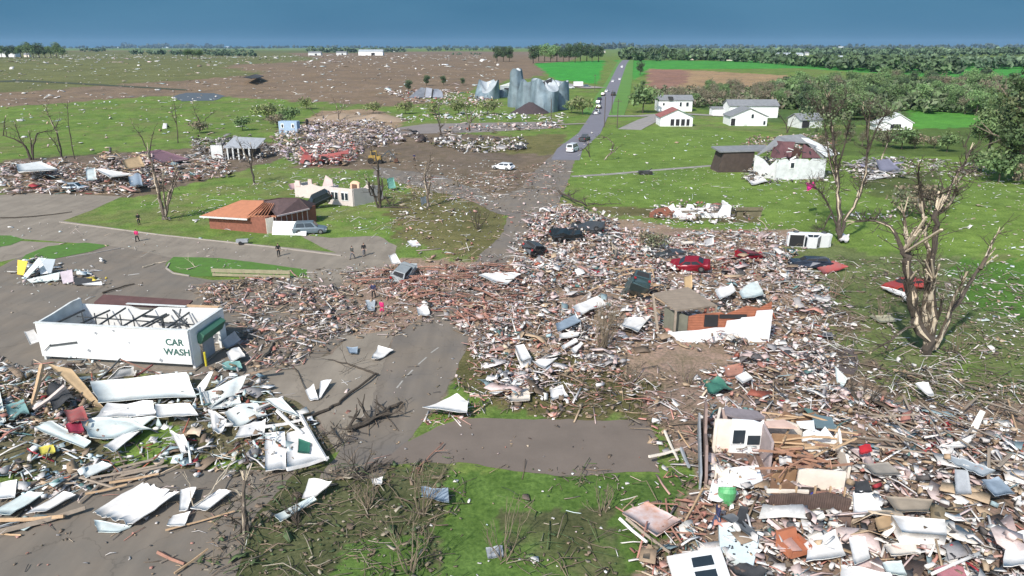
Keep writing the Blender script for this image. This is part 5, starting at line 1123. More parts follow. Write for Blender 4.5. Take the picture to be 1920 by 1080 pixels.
for x in (-1.1, .9): MB().tube([(x, -.5, .4), (x, -.75, .4)], .4, 12).build('wheel', tyrem, t)

# ---------------------------------------------------------------- people
skinm = mat('skin', (.52, .33, .24), .6, var=.1)
def person(px, py, label, top, bottom, hair, yaw=0, h=1.74, step=.22, armb=.25, legs_skin=False, z=0):
    p = G(px, py, z); t = empty('person', p, R(yaw), label, 'person'); s = h/1.74
    J = {'pel': (0, 0, .94), 'sp': (0, 0, 1.18), 'ch': (0, .01, 1.38), 'nk': (0, 0, 1.50), 'hd': (0, -.01, 1.58), 'ht': (0, -.01, 1.69)}
    names = list(J); V = [J[k] for k in names]; Rd = [.10, .09, .10, .05, .085, .075]; E = [(i, i+1) for i in range(5)]
    def ch(a, pts, rad):
        k = a
        for q, r_ in zip(pts, rad): V.append(q); Rd.append(r_); E.append((k, len(V)-1)); k = len(V)-1
        return k
    for sg, st_ in ((-1, step), (1, -step)):
        ch(0, [(sg*.10, 0, .88), (sg*.11, -st_*.5, .50), (sg*.12, -st_-.0, .09), (sg*.13, -st_-.15, .035)], [.07, .05, .035, .035])
        hnd = ch(2, [(sg*.19, 0, 1.40), (sg*.24, .03+st_*.25, 1.13), (sg*.25, -armb*.4+st_*.4, .88), (sg*.25, -armb*.45+st_*.45, .80)], [.04, .03, .028, .034])
        wx, wy, wz = V[hnd]
        for f in range(5): ch(hnd, [(wx+(f-2)*.016*(1 if f else 1.8), wy-.01, wz-.05), (wx+(f-2)*.018, wy-.03, wz-.085-(.012 if f in (2, 3) else 0))], [.010, .008])
    def skin(name, V_, E_, R_, m, par, lvl=1):
        me = bpy.data.meshes.new(name); me.from_pydata([tuple(c*s for c in v) for v in V_], E_, []); o = link_mesh(name, me, m, par)
        o.modifiers.new('skin', 'SKIN')
        for i, d in enumerate(me.skin_vertices[0].data): d.radius = (R_[i]*s, R_[i]*s*.85); d.use_root = (i == 0)
        su = o.modifiers.new('sub', 'SUBSURF'); su.levels = lvl; su.render_levels = lvl; return o
    # skin layer data
    me_fix = None
    def skin2(name, V_, E_, R_, m, par, lvl=1):
        me = bpy.data.meshes.new(name); me.from_pydata([tuple(c*s for c in v) for v in V_], E_, []); o = link_mesh(name, me, m, par)
        o.modifiers.new('skin', 'SKIN')
        import bmesh
        bm = bmesh.new(); bm.from_mesh(me); lay = bm.verts.layers.skin.verify(); bm.verts.ensure_lookup_table()
        for i, v in enumerate(bm.verts): v[lay].radius = (R_[i]*s, R_[i]*s*.85); v[lay].use_root = (i == 0)
        bm.to_mesh(me); bm.free()
        su = o.modifiers.new('sub', 'SUBSURF'); su.levels = lvl; su.render_levels = lvl; return o
    skin2('body', V, E, Rd, skinm, t)
    # garments, a little larger than the body
    Vt = [(0, 0, .90), (0, 0, 1.18), (0, .01, 1.37), (0, 0, 1.46)]; Et = [(0, 1), (1, 2), (2, 3)]; Rt = [.17, .165, .18, .09]
    for sg, st_ in ((-1, step), (1, -step)):
        n = len(Vt); Vt += [(sg*.20, 0, 1.40), (sg*.245, .03+st_*.25, 1.13), (sg*.25, -armb*.3+st_*.35, .95)]; Et += [(2, n), (n, n+1), (n+1, n+2)]; Rt += [.095, .075, .065]
    skin2('top', Vt, Et, Rt, top, t)
    Vb = [(0, 0, .95), (0, 0, .87)]; Eb = [(0, 1)]; Rb = [.165, .16]
    for sg, st_ in ((-1, step), (1, -step)):
        n = len(Vb); end = .50 if legs_skin else .1; Vb += [(sg*.105, -st_*.08, .80), (sg*.115, -st_*.5, .50)]; Eb += [(1, n), (n, n+1)]; Rb += [.125, .1]
        if not legs_skin: Vb.append((sg*.12, -st_, .12)); Eb.append((n+1, n+2)); Rb.append(.08)
    skin2('trousers', Vb, Eb, Rb, bottom, t)
    hr = MB(); hr.add(*(lambda: ([((.088*math.cos(a)*math.cos(b))*s, (.012+.098*math.sin(a)*math.cos(b))*s, (1.655+.085*math.sin(b))*s) for b in (-.3, .3, .8, 1.3) for a in [k*math.pi/5 for k in range(10)]], [(j*10+i, j*10+(i+1) % 10, (j+1)*10+(i+1) % 10, (j+1)*10+i) for j in range(3) for i in range(10)]+[tuple(30+k for k in range(10))]))()); hr.build('hair', hair, t)
    for sg in (-1, 1): MB().box((sg*.12*s, (-(step if sg < 0 else -step)-.06)*s, .05), (.10, .27, .09)).build('shoe', dark, t)
    return t
hairb = mat('brown_hair', (.06, .035, .02), .8); blackc = mat('black_clothing', (.018, .018, .02), .9); jeans = mat('blue_jeans', (.05, .08, .15), .9); pinkc = mat('hot_pink_shirt', (.62, .03, .16), .9); camo = mat('dark_camo_jacket', (.06, .065, .06), .9); greyc = mat('grey_trousers', (.13, .13, .14), .9); navyc = mat('navy_shirt', (.03, .035, .09), .9)
person(258, 453, 'person in a pink red top and dark trousers standing on the street', pinkc, blackc, hairb, 180)
person(261, 421, 'person all in black standing on the grass behind the street kerb', blackc, blackc, hairb, 30)
person(523, 481, 'person dressed in black alone on the street right of the cart', blackc, blackc, hairb, 200)
person(661, 486, 'person in dark patterned jacket walking at the end of the street', camo, greyc, hairb, 150, step=.3)
person(683, 480, 'person in black top and grey trousers near the driveway', blackc, greyc, hairb, 20)
person(701, 559, 'person in navy standing at the edge of the reddish lumber', navyc, blackc, hairb, 0)
person(717, 593, 'person in a bright pink top with bare legs beside the lumber', pinkc, pinkc, hairb, 150, legs_skin=True)
person(777, 302, 'distant person in dark clothes on the muddy far street', navyc, blackc, hairb, 0)
person(1343, 992, 'person in a dark top and blue jeans beside the green tub', navyc, jeans, hairb, 90, z=.0)

# ---------------------------------------------------------------- debris: nobody could count it, so a few masses by place
debm = mat('debris', (.5, .5, .5), .75, var=.35, scale=3, attr='col')
C_W = [(.80, .77, .73), (.76, .71, .67), (.68, .66, .63), (.82, .78, .71)]
C_P = [(.62, .49, .46), (.70, .57, .53), (.54, .41, .38)]
C_WD = [(.42, .30, .19), (.50, .37, .24), (.32, .23, .15), (.56, .45, .33)]
C_RL = [(.48, .21, .16), (.54, .27, .21), (.38, .17, .13), (.58, .35, .29), (.50, .29, .24)]
C_DK = [(.05, .05, .055), (.09, .08, .075), (.14, .125, .12), (.08, .055, .045)]
C_GY = [(.36, .34, .33), (.46, .43, .41), (.26, .25, .25)]
C_TL = [(.10, .20, .19), (.20, .28, .30), (.30, .40, .42)]
C_BR = [(.20, .145, .10), (.15, .11, .075), (.26, .19, .13), (.18, .145, .09)]
C_MG = [(.50, .60, .58), (.62, .70, .68), (.70, .76, .75)]
C_RD = [(.35, .03, .04), (.28, .08, .05), (.40, .12, .07)]
C_TW = [(.20, .16, .11), (.28, .235, .17), (.38, .33, .25), (.13, .10, .075)]
def pal(*w):
    out, pr = [], []
    for cs, k in w:
        for c in cs: out.append(c); pr.append(k/len(cs))
    pr = np.array(pr); return np.array(out), pr/pr.sum()
PMIX = pal((C_W, 5.2), (C_P, 4.2), (C_WD, 2.2), (C_RL, 1.2), (C_DK, .9), (C_GY, 1.0), (C_BR, 1.7), (C_TL, .3), (C_RD, .10))
PRED = pal((C_RL, 4.5), (C_P, 2.4), (C_WD, 2), (C_W, 1.7), (C_BR, 1.5), (C_DK, .8), (C_GY, .5))
PMET = pal((C_MG, 4), (C_W, 3), (C_WD, 1.5), (C_BR, 2), (C_DK, 1.2), (C_GY, 1.2), (C_TL, .5), (C_RD, .3))
PWOOD = pal((C_WD, 4), (C_BR, 3), (C_RL, 2), (C_W, 1.5), (C_P, 1.3), (C_DK, 1), (C_GY, .8))
PTWIG = pal((C_TW, 5), (C_BR, 3), (C_DK, 1))
PSCRAP = pal((C_W, 5), (C_P, 1), (C_MG, 1), (C_WD, .8))
PMULCH = pal((C_BR, 4), (C_TW, 3), ([(.10, .15, .05), (.07, .11, .04)], 2.5))
KIND = {  # length range, width range, thickness range, bend, jitter, steepness
 'board': ((.5, 3.0), (.06, .15), (.03, .06), .05, .08, .22), 'lath': ((.4, 1.6), (.03, .07), (.02, .04), .05, .1, .35),
 'sheet': ((.5, 2.2), (.2, 1.0), (.02, .04), .10, .42, .22), 'scrap': ((.18, .8), (.10, .45), (.02, .05), .12, .45, .4),
 'chunk': ((.15, .55), (.12, .4), (.08, .3), .05, .5, .7), 'twig': ((.5, 2.6), (.018, .045), (.018, .045), .16, .0, .35), 'chip': ((.08, .26), (.06, .18), (.02, .06), .15, .6, .4)}
def scatter(name, label, zones, seed, stuff=True):
    """zones: (polygon px, {kind: pieces per m2}, palette, heap height, clump 0..1, scale)"""
    global rng
    rng = np.random.default_rng(seed); AV, AF, AC, off_ = [], [], [], 0
    for poly, dens, (pc, pp), hh_, clump, scl in zones:
        P = wpoly(poly); X = np.array([q[0] for q in P]); Y = np.array([q[1] for q in P])
        area = .5*abs(np.dot(X, np.roll(Y, 1))-np.dot(Y, np.roll(X, 1)))
        for kd, dn in dens.items():
            (l0, l1), (w0, w1), (t0, t1), bend, jit, steep = KIND[kd]
            N0 = int(area*dn*2.2)+1
            bb = (X.max()-X.min())*(Y.max()-Y.min()); N0 = int(N0*bb/max(area, 1))
            x = rng.uniform(X.min(), X.max(), N0); y = rng.uniform(Y.min(), Y.max(), N0)
            wx = x+(fnoise(x, y, 3)-.5)*4; wy = y+(fnoise(x+55, y, 3)-.5)*4
            f = fnoise(x+seed*3.1, y, 3.2); f2 = fnoise(x-seed, y+40, 9)
            pr = np.clip(.45*((1-clump)+clump*np.clip((f*.6+f2*.4-.42)*6, 0, 2.4)), 0, 1)
            m = inpoly(P, wx, wy) & (rng.random(N0) < pr); x, y, f = x[m], y[m], f[m]; N = len(x)
            if not N: continue
            u = rng.random(N)**1.6
            D = np.stack([l0+(l1-l0)*u, w0+(w1-w0)*rng.random(N)**1.3, t0+(t1-t0)*rng.random(N)], 1)*scl
            st = np.where(rng.random(N) < .12, steep*2.2, steep*.8)*(.35+min(hh_, 1.4)*.5)
            pit = rng.normal(size=N)*st*(.5 if kd in ('board', 'twig') else .8); rol = rng.normal(size=N)*st
            heap = hh_*np.clip((f-.32)*2.6, .05, 1.25)
            z = H(x, y)+.04*scl+D[:, 2]*.5+heap*rng.random(N)**1.3+np.abs(np.sin(pit))*D[:, 0]*.4*(.7 if hh_ < .4 else .35)+np.abs(np.sin(rol))*D[:, 1]*.4
            cl = rng.choice(len(pc), N, p=pp); cc = pc[cl]*(.72+.5*rng.random((N, 1)))
            # neighbouring pieces share their colour now and then
            g = (vnoise(x+seed, y-seed, 1.8)*len(pc)*2.3).astype(int) % len(pc); sw = rng.random(N) < .25; cc[sw] = pc[g[sw]]*.95
            yaw = rng.uniform(0, 6.283, N) if kd not in ('board', 'lath') else (rng.uniform(0, 6.283, N)*.55+(vnoise(x, y, 6)*6.283)*.6)
            V, F, C3 = shards(np.stack([x, y, z], 1), D, rotmats(yaw, pit, rol), np.clip(cc, 0, .86), rng.normal(size=N)*bend, np.full(N, jit))
            AV.append(V); AF.append(F+off_); AC.append(C3); off_ += len(V)
    o = np_mesh(name, np.concatenate(AV), np.concatenate(AF), debm, np.concatenate(AC)); prop(o, label, 'debris', None, 'stuff'); return o
CENTER = [(960, 470), (1000, 410), (1060, 385), (1180, 428), (1240, 448), (1250, 560), (1240, 650), (1170, 680), (1060, 700), (960, 760), (900, 700), (870, 640), (940, 600), (960, 540)]
CR = [(1240, 450), (1300, 436), (1450, 438), (1500, 500), (1560, 560), (1560, 650), (1450, 660), (1250, 650)]
REDZ = [(650, 515), (760, 500), (950, 500), (990, 560), (960, 640), (870, 625), (830, 590), (760, 575), (680, 545)]
LR = [(1300, 800), (1290, 720), (1400, 650), (1540, 650), (1590, 745), (1700, 762), (1930, 800), (1980, 1130), (1220, 1130), (1270, 1010), (1310, 930)]
LL = [(-80, 650), (60, 690), (200, 700), (440, 700), (520, 740), (620, 840), (600, 885), (420, 892), (250, 902), (160, 930), (60, 985), (-150, 1010)]
scatter('debris', 'dense mixed house debris filling the middle of the town', [
    (CENTER, {'board': .9, 'lath': .9, 'sheet': .8, 'scrap': 3.0, 'chunk': .8, 'chip': 5, 'twig': .4}, PMIX, .8, .55, 1),
    (CR, {'board': .9, 'lath': .9, 'sheet': .8, 'scrap': 2.4, 'chunk': .9, 'chip': 3.0, 'twig': .8}, PMIX, .9, .55, 1),
    ([(1000, 420), (1080, 395), (1180, 430), (1230, 470), (1100, 500), (980, 500)], {'sheet': .35, 'scrap': 1.2, 'chunk': .8}, PMIX, 1.7, .7, 1.1)], 11)
scatter('debris', 'splintered reddish lumber spread across the old street', [
    (REDZ, {'board': 2.0, 'lath': 3.4, 'sheet': .14, 'scrap': .9, 'chunk': .25, 'chip': 2.2, 'twig': .6}, PRED, .75, .4, 1),
    ([(850, 600), (970, 590), (980, 700), (920, 690), (870, 640)], {'board': 1.6, 'lath': 2.6, 'scrap': .8, 'chip': 2}, PRED, .55, .5, 1),
    ([(790, 760), (870, 755), (930, 760), (900, 795), (820, 800), (785, 785)], {'board': 2.2, 'lath': 3.5, 'scrap': 1.2, 'chip': 3}, PRED, .4, .3, .8)], 12)
scatter('debris', 'deep jumble of household debris around the ruined cottage', [
    (LR, {'board': 1.25, 'lath': 1.6, 'sheet': .75, 'scrap': 2.4, 'chunk': .9, 'chip': 4.5, 'twig': .5}, PMIX, .9, .5, 1),
    ([(1440, 860), (1600, 850), (1980, 830), (1980, 1130), (1300, 1130)], {'sheet': .7, 'board': .6, 'scrap': 1.0, 'chunk': .5}, pal((C_W, 6), (C_P, 2), (C_WD, 2), (C_DK, 1.6), (C_GY, 1)), 1.2, .4, 1.15),
    ([(1440, 800), (1580, 810), (1590, 900), (1450, 900)], {'board': 2.4, 'lath': 2}, PRED, 1.2, .2, 1)], 13)
scatter('debris', 'sheet metal and broken timber heaped in front of the car wash', [
    (LL, {'board': .9, 'lath': 1.2, 'sheet': .55, 'scrap': 1.5, 'chunk': .5, 'chip': 2.4, 'twig': .5}, PMET, .8, .6, 1),
    ([(-60, 660), (80, 680), (180, 760), (160, 830), (0, 830), (-80, 800)], {'board': 1.6, 'lath': 2, 'chunk': .8, 'scrap': 1.5}, PWOOD, 1.2, .4, 1)], 14)
scatter('debris', 'brown splintered debris behind and right of the car wash', [
    ([(345, 548), (430, 530), (560, 520), (640, 545), (700, 580), (690, 620), (600, 640), (560, 690), (470, 700), (430, 640), (425, 590), (360, 560)], {'board': 1.2, 'lath': 2.4, 'sheet': .14, 'scrap': 1.6, 'chunk': .6, 'chip': 3.4, 'twig': 1}, PWOOD, .5, .6, 1),
    ([(560, 560), (700, 560), (860, 600), (760, 625), (600, 660)], {'lath': 1.2, 'scrap': .7, 'chip': 2, 'twig': .6}, PWOOD, .25, .75, 1),
    ([(445, 515), (700, 500), (760, 525), (640, 560), (430, 545)], {'board': .4, 'lath': .9, 'scrap': .7, 'chip': 1.4}, PWOOD, .3, .6, 1)], 15)
scatter('debris', 'flattened houses along the upper left street', [
    ([(-60, 318), (60, 306), (220, 302), (300, 292), (430, 300), (450, 330), (330, 345), (240, 368), (0, 364), (-60, 360)], {'board': .35, 'sheet': .22, 'scrap': .5, 'chunk': .16, 'lath': .5}, PMIX, 1.2, .75, 1.5),
    ([(190, 300), (320, 296), (330, 320), (200, 325)], {'board': .5, 'sheet': .25, 'chunk': .3}, PWOOD, 2.2, .3, 1.6),
    ([(355, 262), (490, 262), (520, 290), (480, 305), (370, 300)], {'board': .4, 'sheet': .2, 'scrap': .5, 'chunk': .35, 'lath': .5}, pal((C_DK, 3), (C_GY, 3), (C_W, 1.5), (C_BR, 2)), 1.4, .4, 1.4)], 16)
scatter('debris', 'pinkish rubble of houses at the far street corner', [
    ([(520, 248), (600, 232), (700, 228), (770, 255), (745, 275), (690, 278), (660, 305), (560, 312), (510, 290)], {'board': .2, 'sheet': .16, 'scrap': .4, 'chunk': .18, 'lath': .3}, pal((C_W, 2.4), (C_P, 3), (C_WD, 1.6), (C_DK, 1.4), (C_GY, 1.4), ([(.50, .42, .50), (.40, .32, .38)], 1.6), (C_BR, 2)), 2.0, .4, 1.7),
    ([(760, 255), (860, 262), (985, 262), (990, 285), (880, 288), (800, 272)], {'board': .16, 'sheet': .15, 'scrap': .32, 'chunk': .3}, pal((C_W, 3), (C_DK, 3.2), (C_GY, 2), (C_P, .8), (C_BR, 1)), 1.5, .55, 1.7),
    ([(830, 236), (1060, 228), (1060, 244), (830, 254)], {'scrap': .12, 'sheet': .05, 'chunk': .08}, PMIX, .7, .75, 1.8),
    ([(880, 210), (1060, 214), (1070, 228), (900, 226), (760, 232), (740, 220)], {'scrap': .1, 'sheet': .05, 'chunk': .07}, PSCRAP, .6, .7, 1.8),
    ([(720, 172), (850, 168), (905, 178), (950, 200), (900, 205), (760, 192)], {'scrap': .09, 'sheet': .05, 'chunk': .06}, PMIX, 1.0, .6, 2.0)], 17)
scatter('debris', 'rubble and rags strewn along the fence line on the far right', [
    ([(1405, 300), (1450, 300), (1460, 345), (1390, 340)], {'board': .5, 'scrap': 1.0, 'chunk': .6, 'sheet': .2}, pal((C_DK, 3), (C_BR, 3), (C_W, 2), (C_GY, 2)), 1.8, .4, 1.3),
    ([(1560, 312), (1640, 294), (1700, 296), (1840, 306), (1890, 318), (1850, 332), (1700, 334), (1600, 342)], {'board': .35, 'scrap': .8, 'chunk': .15, 'sheet': .08, 'lath': .4}, pal((C_W, 2.4), (C_P, 1.4), (C_BR, 3), (C_DK, 2), (C_GY, 1.5)), .5, .8, 1.2),
    ([(1600, 300), (1670, 296), (1690, 335), (1600, 335)], {'sheet': .2, 'scrap': .4}, pal((C_GY, 3), ([(.25, .24, .32)], 2), (C_W, 1)), 1.2, .3, 1.5),
    ([(1395, 262), (1500, 255), (1560, 262), (1560, 285), (1400, 290)], {'board': .4, 'scrap': .5, 'chunk': .3}, PWOOD, 1.2, .4, 1.4)], 18)
scatter('debris', 'thin litter over the lower centre lawn and pads', [
    ([(880, 660), (960, 700), (1100, 690), (1250, 700), (1300, 740), (1290, 800), (1200, 790), (1000, 780), (900, 760), (850, 730)], {'board': .35, 'lath': 1.4, 'scrap': 1.2, 'chunk': .35, 'chip': 2.6, 'twig': 1.6, 'sheet': .06}, pal((C_W, 2), (C_P, 2), (C_WD, 3), (C_BR, 3), (C_RL, 1.5), (C_DK, .6)), .3, .7, 1),
    ([(1200, 780), (1300, 780), (1320, 900), (1280, 980), (1180, 960), (1240, 900)], {'board': .7, 'lath': 1.5, 'scrap': 1.2, 'chip': 2, 'twig': 1}, PWOOD, .45, .6, 1),
    ([(1180, 940), (1300, 940), (1330, 1100), (1200, 1100)], {'board': 1.0, 'lath': 2, 'scrap': .8, 'chip': 2, 'twig': 1}, pal((C_RL, 2), (C_WD, 3), (C_W, 1), (C_BR, 2)), .4, .5, .9),
    ([(640, 690), (900, 660), (820, 800), (1240, 790), (1240, 890), (700, 880), (560, 830)], {'lath': .05, 'scrap': .05, 'chip': .45, 'twig': .12}, PWOOD, .02, .6, .8),
    ([(-60, 900), (430, 880), (560, 900), (480, 1090), (-80, 1090)], {'lath': .12, 'scrap': .08, 'chip': .7, 'twig': .25}, PWOOD, .03, .6, .8),
    ([(180, 470), (560, 530), (700, 540), (740, 490), (650, 470), (200, 430), (-60, 400), (-60, 640), (300, 540)], {'lath': .015, 'scrap': .02, 'chip': .12, 'twig': .03}, PSCRAP, .02, .7, 1),
    ([(860, 330), (1060, 300), (1060, 400), (960, 480), (880, 520), (740, 470), (740, 330)], {'board': .03, 'lath': .25, 'scrap': .22, 'chip': .5, 'chunk': .04, 'twig': .2}, PWOOD, .12, .7, 1.2),
    ([(930, 480), (960, 470), (1000, 500), (960, 600), (900, 640), (860, 600)], {'lath': .5, 'scrap': .6, 'chip': 1.2}, PMIX, .1, .5, 1)], 19)
scatter('debris', 'broken twigs and brush scattered over the lower ground', [
    ([(430, 875), (640, 880), (840, 860), (870, 960), (820, 1100), (380, 1100)], {'twig': 3.2, 'lath': .5, 'scrap': .5, 'chip': 3.5}, PMULCH, .3, .45, 1.0),
    ([(1480, 500), (1640, 480), (1780, 490), (1930, 520), (1960, 760), (1700, 750), (1560, 680), (1540, 560)], {'twig': 1.5, 'lath': .3, 'scrap': .3, 'chip': 1.4}, pal((C_TW, 5), (C_BR, 2), (C_W, .8), (C_P, .5), ([(.12, .18, .06)], 2)), .2, .6, 1.1),
    ([(930, 870), (1180, 900), (1190, 1100), (930, 1100)], {'twig': 1.8, 'chip': 1.8, 'lath': .15, 'scrap': .07}, PMULCH, .12, .7, 1.0),
    ([(870, 650), (1290, 690), (1290, 800), (880, 770)], {'twig': 2.2}, PTWIG, .25, .6, 1),
    ([(560, 820), (760, 740), (760, 780), (640, 860)], {'twig': 3.5, 'scrap': .4, 'lath': .6}, PTWIG, .3, .5, 1),
    ([(1560, 660), (1700, 690), (1940, 730), (1960, 820), (1700, 780), (1590, 750)], {'twig': 2.2, 'lath': .8, 'scrap': 1.0, 'chip': 2, 'board': .3, 'chunk': .15}, pal((C_TW, 4), (C_BR, 2), (C_W, 2), (C_DK, 1), (C_WD, 1.5)), .5, .75, 1),
    ([(1440, 500), (1560, 500), (1620, 620), (1560, 700), (1460, 660)], {'twig': 3, 'scrap': .8, 'lath': .8}, pal((C_TW, 4), (C_BR, 3), (C_P, 1), (C_W, 1)), .4, .5, 1),
    ([(1220, 440), (1500, 430), (1520, 470), (1240, 480)], {'twig': 1, 'scrap': .6, 'chip': 1}, PMIX, .3, .6, 1.1)], 20)
scatter('debris', 'red and pink scraps piled over the wrecked red farm machine', [
    ([(562, 284), (660, 278), (668, 300), (640, 312), (570, 314)], {'sheet': .5, 'scrap': 1.8, 'board': 1.0, 'chunk': .4}, pal((C_P, 2.5), (C_W, 2), ([(.55, .10, .08), (.45, .14, .12), (.60, .22, .18)], 3), (C_DK, 1.2), (C_WD, 1.5)), 3.6, .3, 1.25),
    ([(690, 290), (740, 288), (740, 306), (690, 308)], {'scrap': .8, 'board': .5}, pal((C_BR, 3), (C_W, 2), ([(.45, .30, .08)], 2), (C_DK, 2)), 1.4, .3, 1.2)], 22)
scatter('debris', 'crumpled scraps around the yellow and white canopy wreck', [
    ([(30, 500), (60, 480), (120, 500), (195, 525), (190, 540), (60, 538)], {'sheet': .6, 'scrap': 1.6, 'chunk': .4, 'lath': .6, 'chip': 1}, pal((C_W, 3), (C_MG, 3), (C_DK, 2), (C_P, 1), ([(.6, .45, .06)], .8)), .7, .4, 1)], 23)
scatter('debris', 'white and brick rubble thrown around the low foundation ruin', [
    ([(1222, 392), (1262, 385), (1380, 388), (1412, 402), (1405, 418), (1300, 420), (1225, 410)], {'scrap': 1.3, 'chunk': .7, 'sheet': .15, 'lath': .6, 'board': .2}, pal((C_W, 5), (C_P, 1.5), ([(.34, .14, .10)], 1.5), (C_DK, 1), (C_BR, 1)), 1.1, .5, 1.15),
    ([(1440, 318), (1560, 322), (1570, 344), (1430, 346)], {'scrap': .7, 'chunk': .3, 'lath': .5}, pal((C_W, 3), (C_DK, 2), (C_BR, 2)), .5, .5, 1.2),
    ([(1590, 400), (1680, 395), (1690, 412), (1600, 420)], {'scrap': .9, 'chunk': .4}, pal((C_W, 4), (C_P, 1), (C_BR, 1)), .7, .5, 1.2)], 24)
LIT = {'scrap': .008, 'lath': .004, 'chunk': .003, 'sheet': .0012, 'chip': .03}
scatter('debris', 'small white scraps blown over every lawn and field', [
    ([(1080, 330), (1420, 305), (1960, 330), (1960, 480), (1640, 470), (1500, 432), (1300, 430), (1100, 385)], {'scrap': .04, 'lath': .015, 'chip': .16, 'chunk': .004, 'sheet': .002, 'twig': .05}, PSCRAP, .03, .5, 1.2),
    ([(1080, 250), (1400, 250), (1420, 300), (1080, 325)], LIT, PSCRAP, .03, .5, 1.5),
    ([(240, 380), (560, 330), (960, 330), (860, 490), (640, 440), (420, 450)], {'scrap': .05, 'lath': .03, 'chip': .25, 'sheet': .003, 'twig': .12}, PSCRAP, .03, .6, 1.2),
    ([(480, 300), (960, 300), (960, 350), (480, 360)], {'scrap': .05, 'lath': .05, 'chip': .1, 'sheet': .004}, PSCRAP, .05, .5, 1.4),
    ([(1080, 385), (1240, 410), (1450, 420), (1450, 440), (1200, 430)], {'scrap': .25, 'lath': .08, 'chip': .6}, PSCRAP, .08, .5, 1.1),
    ([(1780, 480), (1960, 480), (1960, 740), (1800, 640)], {'scrap': .25, 'lath': .05, 'chip': .6}, PSCRAP, .06, .6, 1.1),
    ([(820, 870), (1200, 890), (1200, 1090), (820, 1090)], {'scrap': .06, 'lath': .12, 'chip': .5}, PSCRAP, .03, .6, .9),
    ([(-200, 185), (560, 180), (520, 260), (-200, 310)], {'scrap': .011, 'sheet': .0035, 'chunk': .002}, PSCRAP, .1, .5, 1.9),
    ([(560, 180), (1000, 200), (1050, 225), (760, 235), (560, 215)], {'scrap': .012, 'sheet': .003}, PSCRAP, .1, .5, 1.8),
    ([(-300, 130), (960, 130), (900, 180), (-300, 190)], {'scrap': .0045, 'sheet': .0022}, PSCRAP, .15, .7, 2.6),
    ([(-300, 104), (900, 104), (960, 132), (-300, 132)], {'scrap': .0009, 'sheet': .0007}, PSCRAP, .3, .75, 5.0)], 21)

# ---------------------------------------------------------------- the larger pieces of wreckage, each a thing of its own
def slab(name, pts, m, label, cat, z=.5, th=.05, crump=.10, corr=0, ragged=.022, seed=None, res=6, sag=0):
    crump = crump*(.85 if name != 'tarpaulin' else 1)
    """a torn sheet whose four corners lie over these spots of the ground; z: height or four heights"""
    zs = z if hasattr(z, '__len__') else (z,)*4
    C4 = [Gz(q[0], q[1], zz) for q, zz in zip(pts, zs)]
    org = sum(C4, Vector())/4; org.z = 0
    rs = np.random.default_rng(seed if seed is not None else int(abs(pts[0][0]*7+pts[0][1]*13))); n = res if not corr else 22
    u, v = np.meshgrid(np.linspace(0, 1, n), np.linspace(0, 1, res), indexing='ij')
    c = [np.array(q-org) for q in C4]
    P = (1-u)[..., None]*((1-v)[..., None]*c[0]+v[..., None]*c[3])+u[..., None]*((1-v)[..., None]*c[1]+v[..., None]*c[2])
    L = np.linalg.norm(c[1]-c[0]); W = np.linalg.norm(c[3]-c[0])
    a, b, ph = rs.uniform(1, 2.4), rs.uniform(.8, 2), rs.random(4)*6.28
    fold = np.abs(((u*rs.uniform(.8, 1.2)+v*rs.uniform(-.6, .6)+rs.random()) % 1)-.5)*2
    dz = crump*(np.sin(u*a*3+ph[0])*np.cos(v*b*3+ph[1])*.6+(fold-.5)*1.2)*min(1.6, max(L, W)*.45)+crump*.3*rs.normal(size=u.shape)*.4
    if corr: dz = dz+corr*np.sign(np.sin(u*np.pi*max(4, round(L/.45))))
    dz = dz - sag*4*u*(1-u)
    P[..., 2] += dz; P[..., 2] = np.maximum(P[..., 2], .04+.02*rs.random(u.shape))
    edge = ((u == 0) | (u == 1) | (v == 0) | (v == 1))
    P[..., :2] += rs.normal(size=P[..., :2].shape)*ragged*edge[..., None]*min(1.5, min(L, W)*.6)
    n0, n1 = u.shape; top = P.reshape(-1, 3); bot = top.copy(); bot[:, 2] -= th; V = np.concatenate([top, bot])
    i = np.arange(n0-1)[:, None]*n1+np.arange(n1-1)[None]; F = np.stack([i, i+n1, i+n1+1, i+1], -1).reshape(-1, 4)
    N = n0*n1; Fb = F[:, ::-1]+N
    bd = [r*n1 for r in range(n0)]+[(n0-1)*n1+k for k in range(1, n1)]+[r*n1+n1-1 for r in range(n0-2, -1, -1)]+list(range(n1-2, 0, -1))
    Fe = np.array([(bd[k], bd[(k+1) % len(bd)], bd[(k+1) % len(bd)]+N, bd[k]+N) for k in range(len(bd))])
    o = np_mesh(name, V, np.concatenate([F[:, ::-1], Fb[:, ::-1], Fe[:, ::-1]]), m); o.location = org; prop(o, label, cat)
    bm_fix.append(o); return o
bm_fix = []
def beam(name, a, b, w, m, label, cat='timber', za=.3, zb=.3, h=None, group=None):
    A, B = Gz(a[0], a[1], za), Gz(b[0], b[1], zb); c = (A+B)/2; base_ = Vector((c.x, c.y, 0))
    k = random.Random(int(a[0]*3+b[1])); mid = (A-base_).lerp(B-base_, .5)+Vector((0, 0, -w*.3))
    mb = MB(); mb.tube([A-base_, mid, B-base_], [w*.55, w*.5, w*.45], 4 if m is not bark else 6)
    o = mb.build(name, m); o.location = base_; return prop(o, label, cat, group)
mg = palem; S = slab
wm2 = mat('scuffed_white_panel', (.80, .79, .765), .65, scale=.9, col2=(.58, .545, .50))
tealw = mat('pale_teal_panel', (.62, .71, .69), .6, scale=1.0, col2=(.48, .50, .46))
S('metal_sheet', [(168, 716), (350, 698), (368, 742), (185, 754)], mg, 'very long pale panel lying directly in front of the car wash wall', 'sheet metal', (1.0, 1.0, .7, .6), crump=.05)
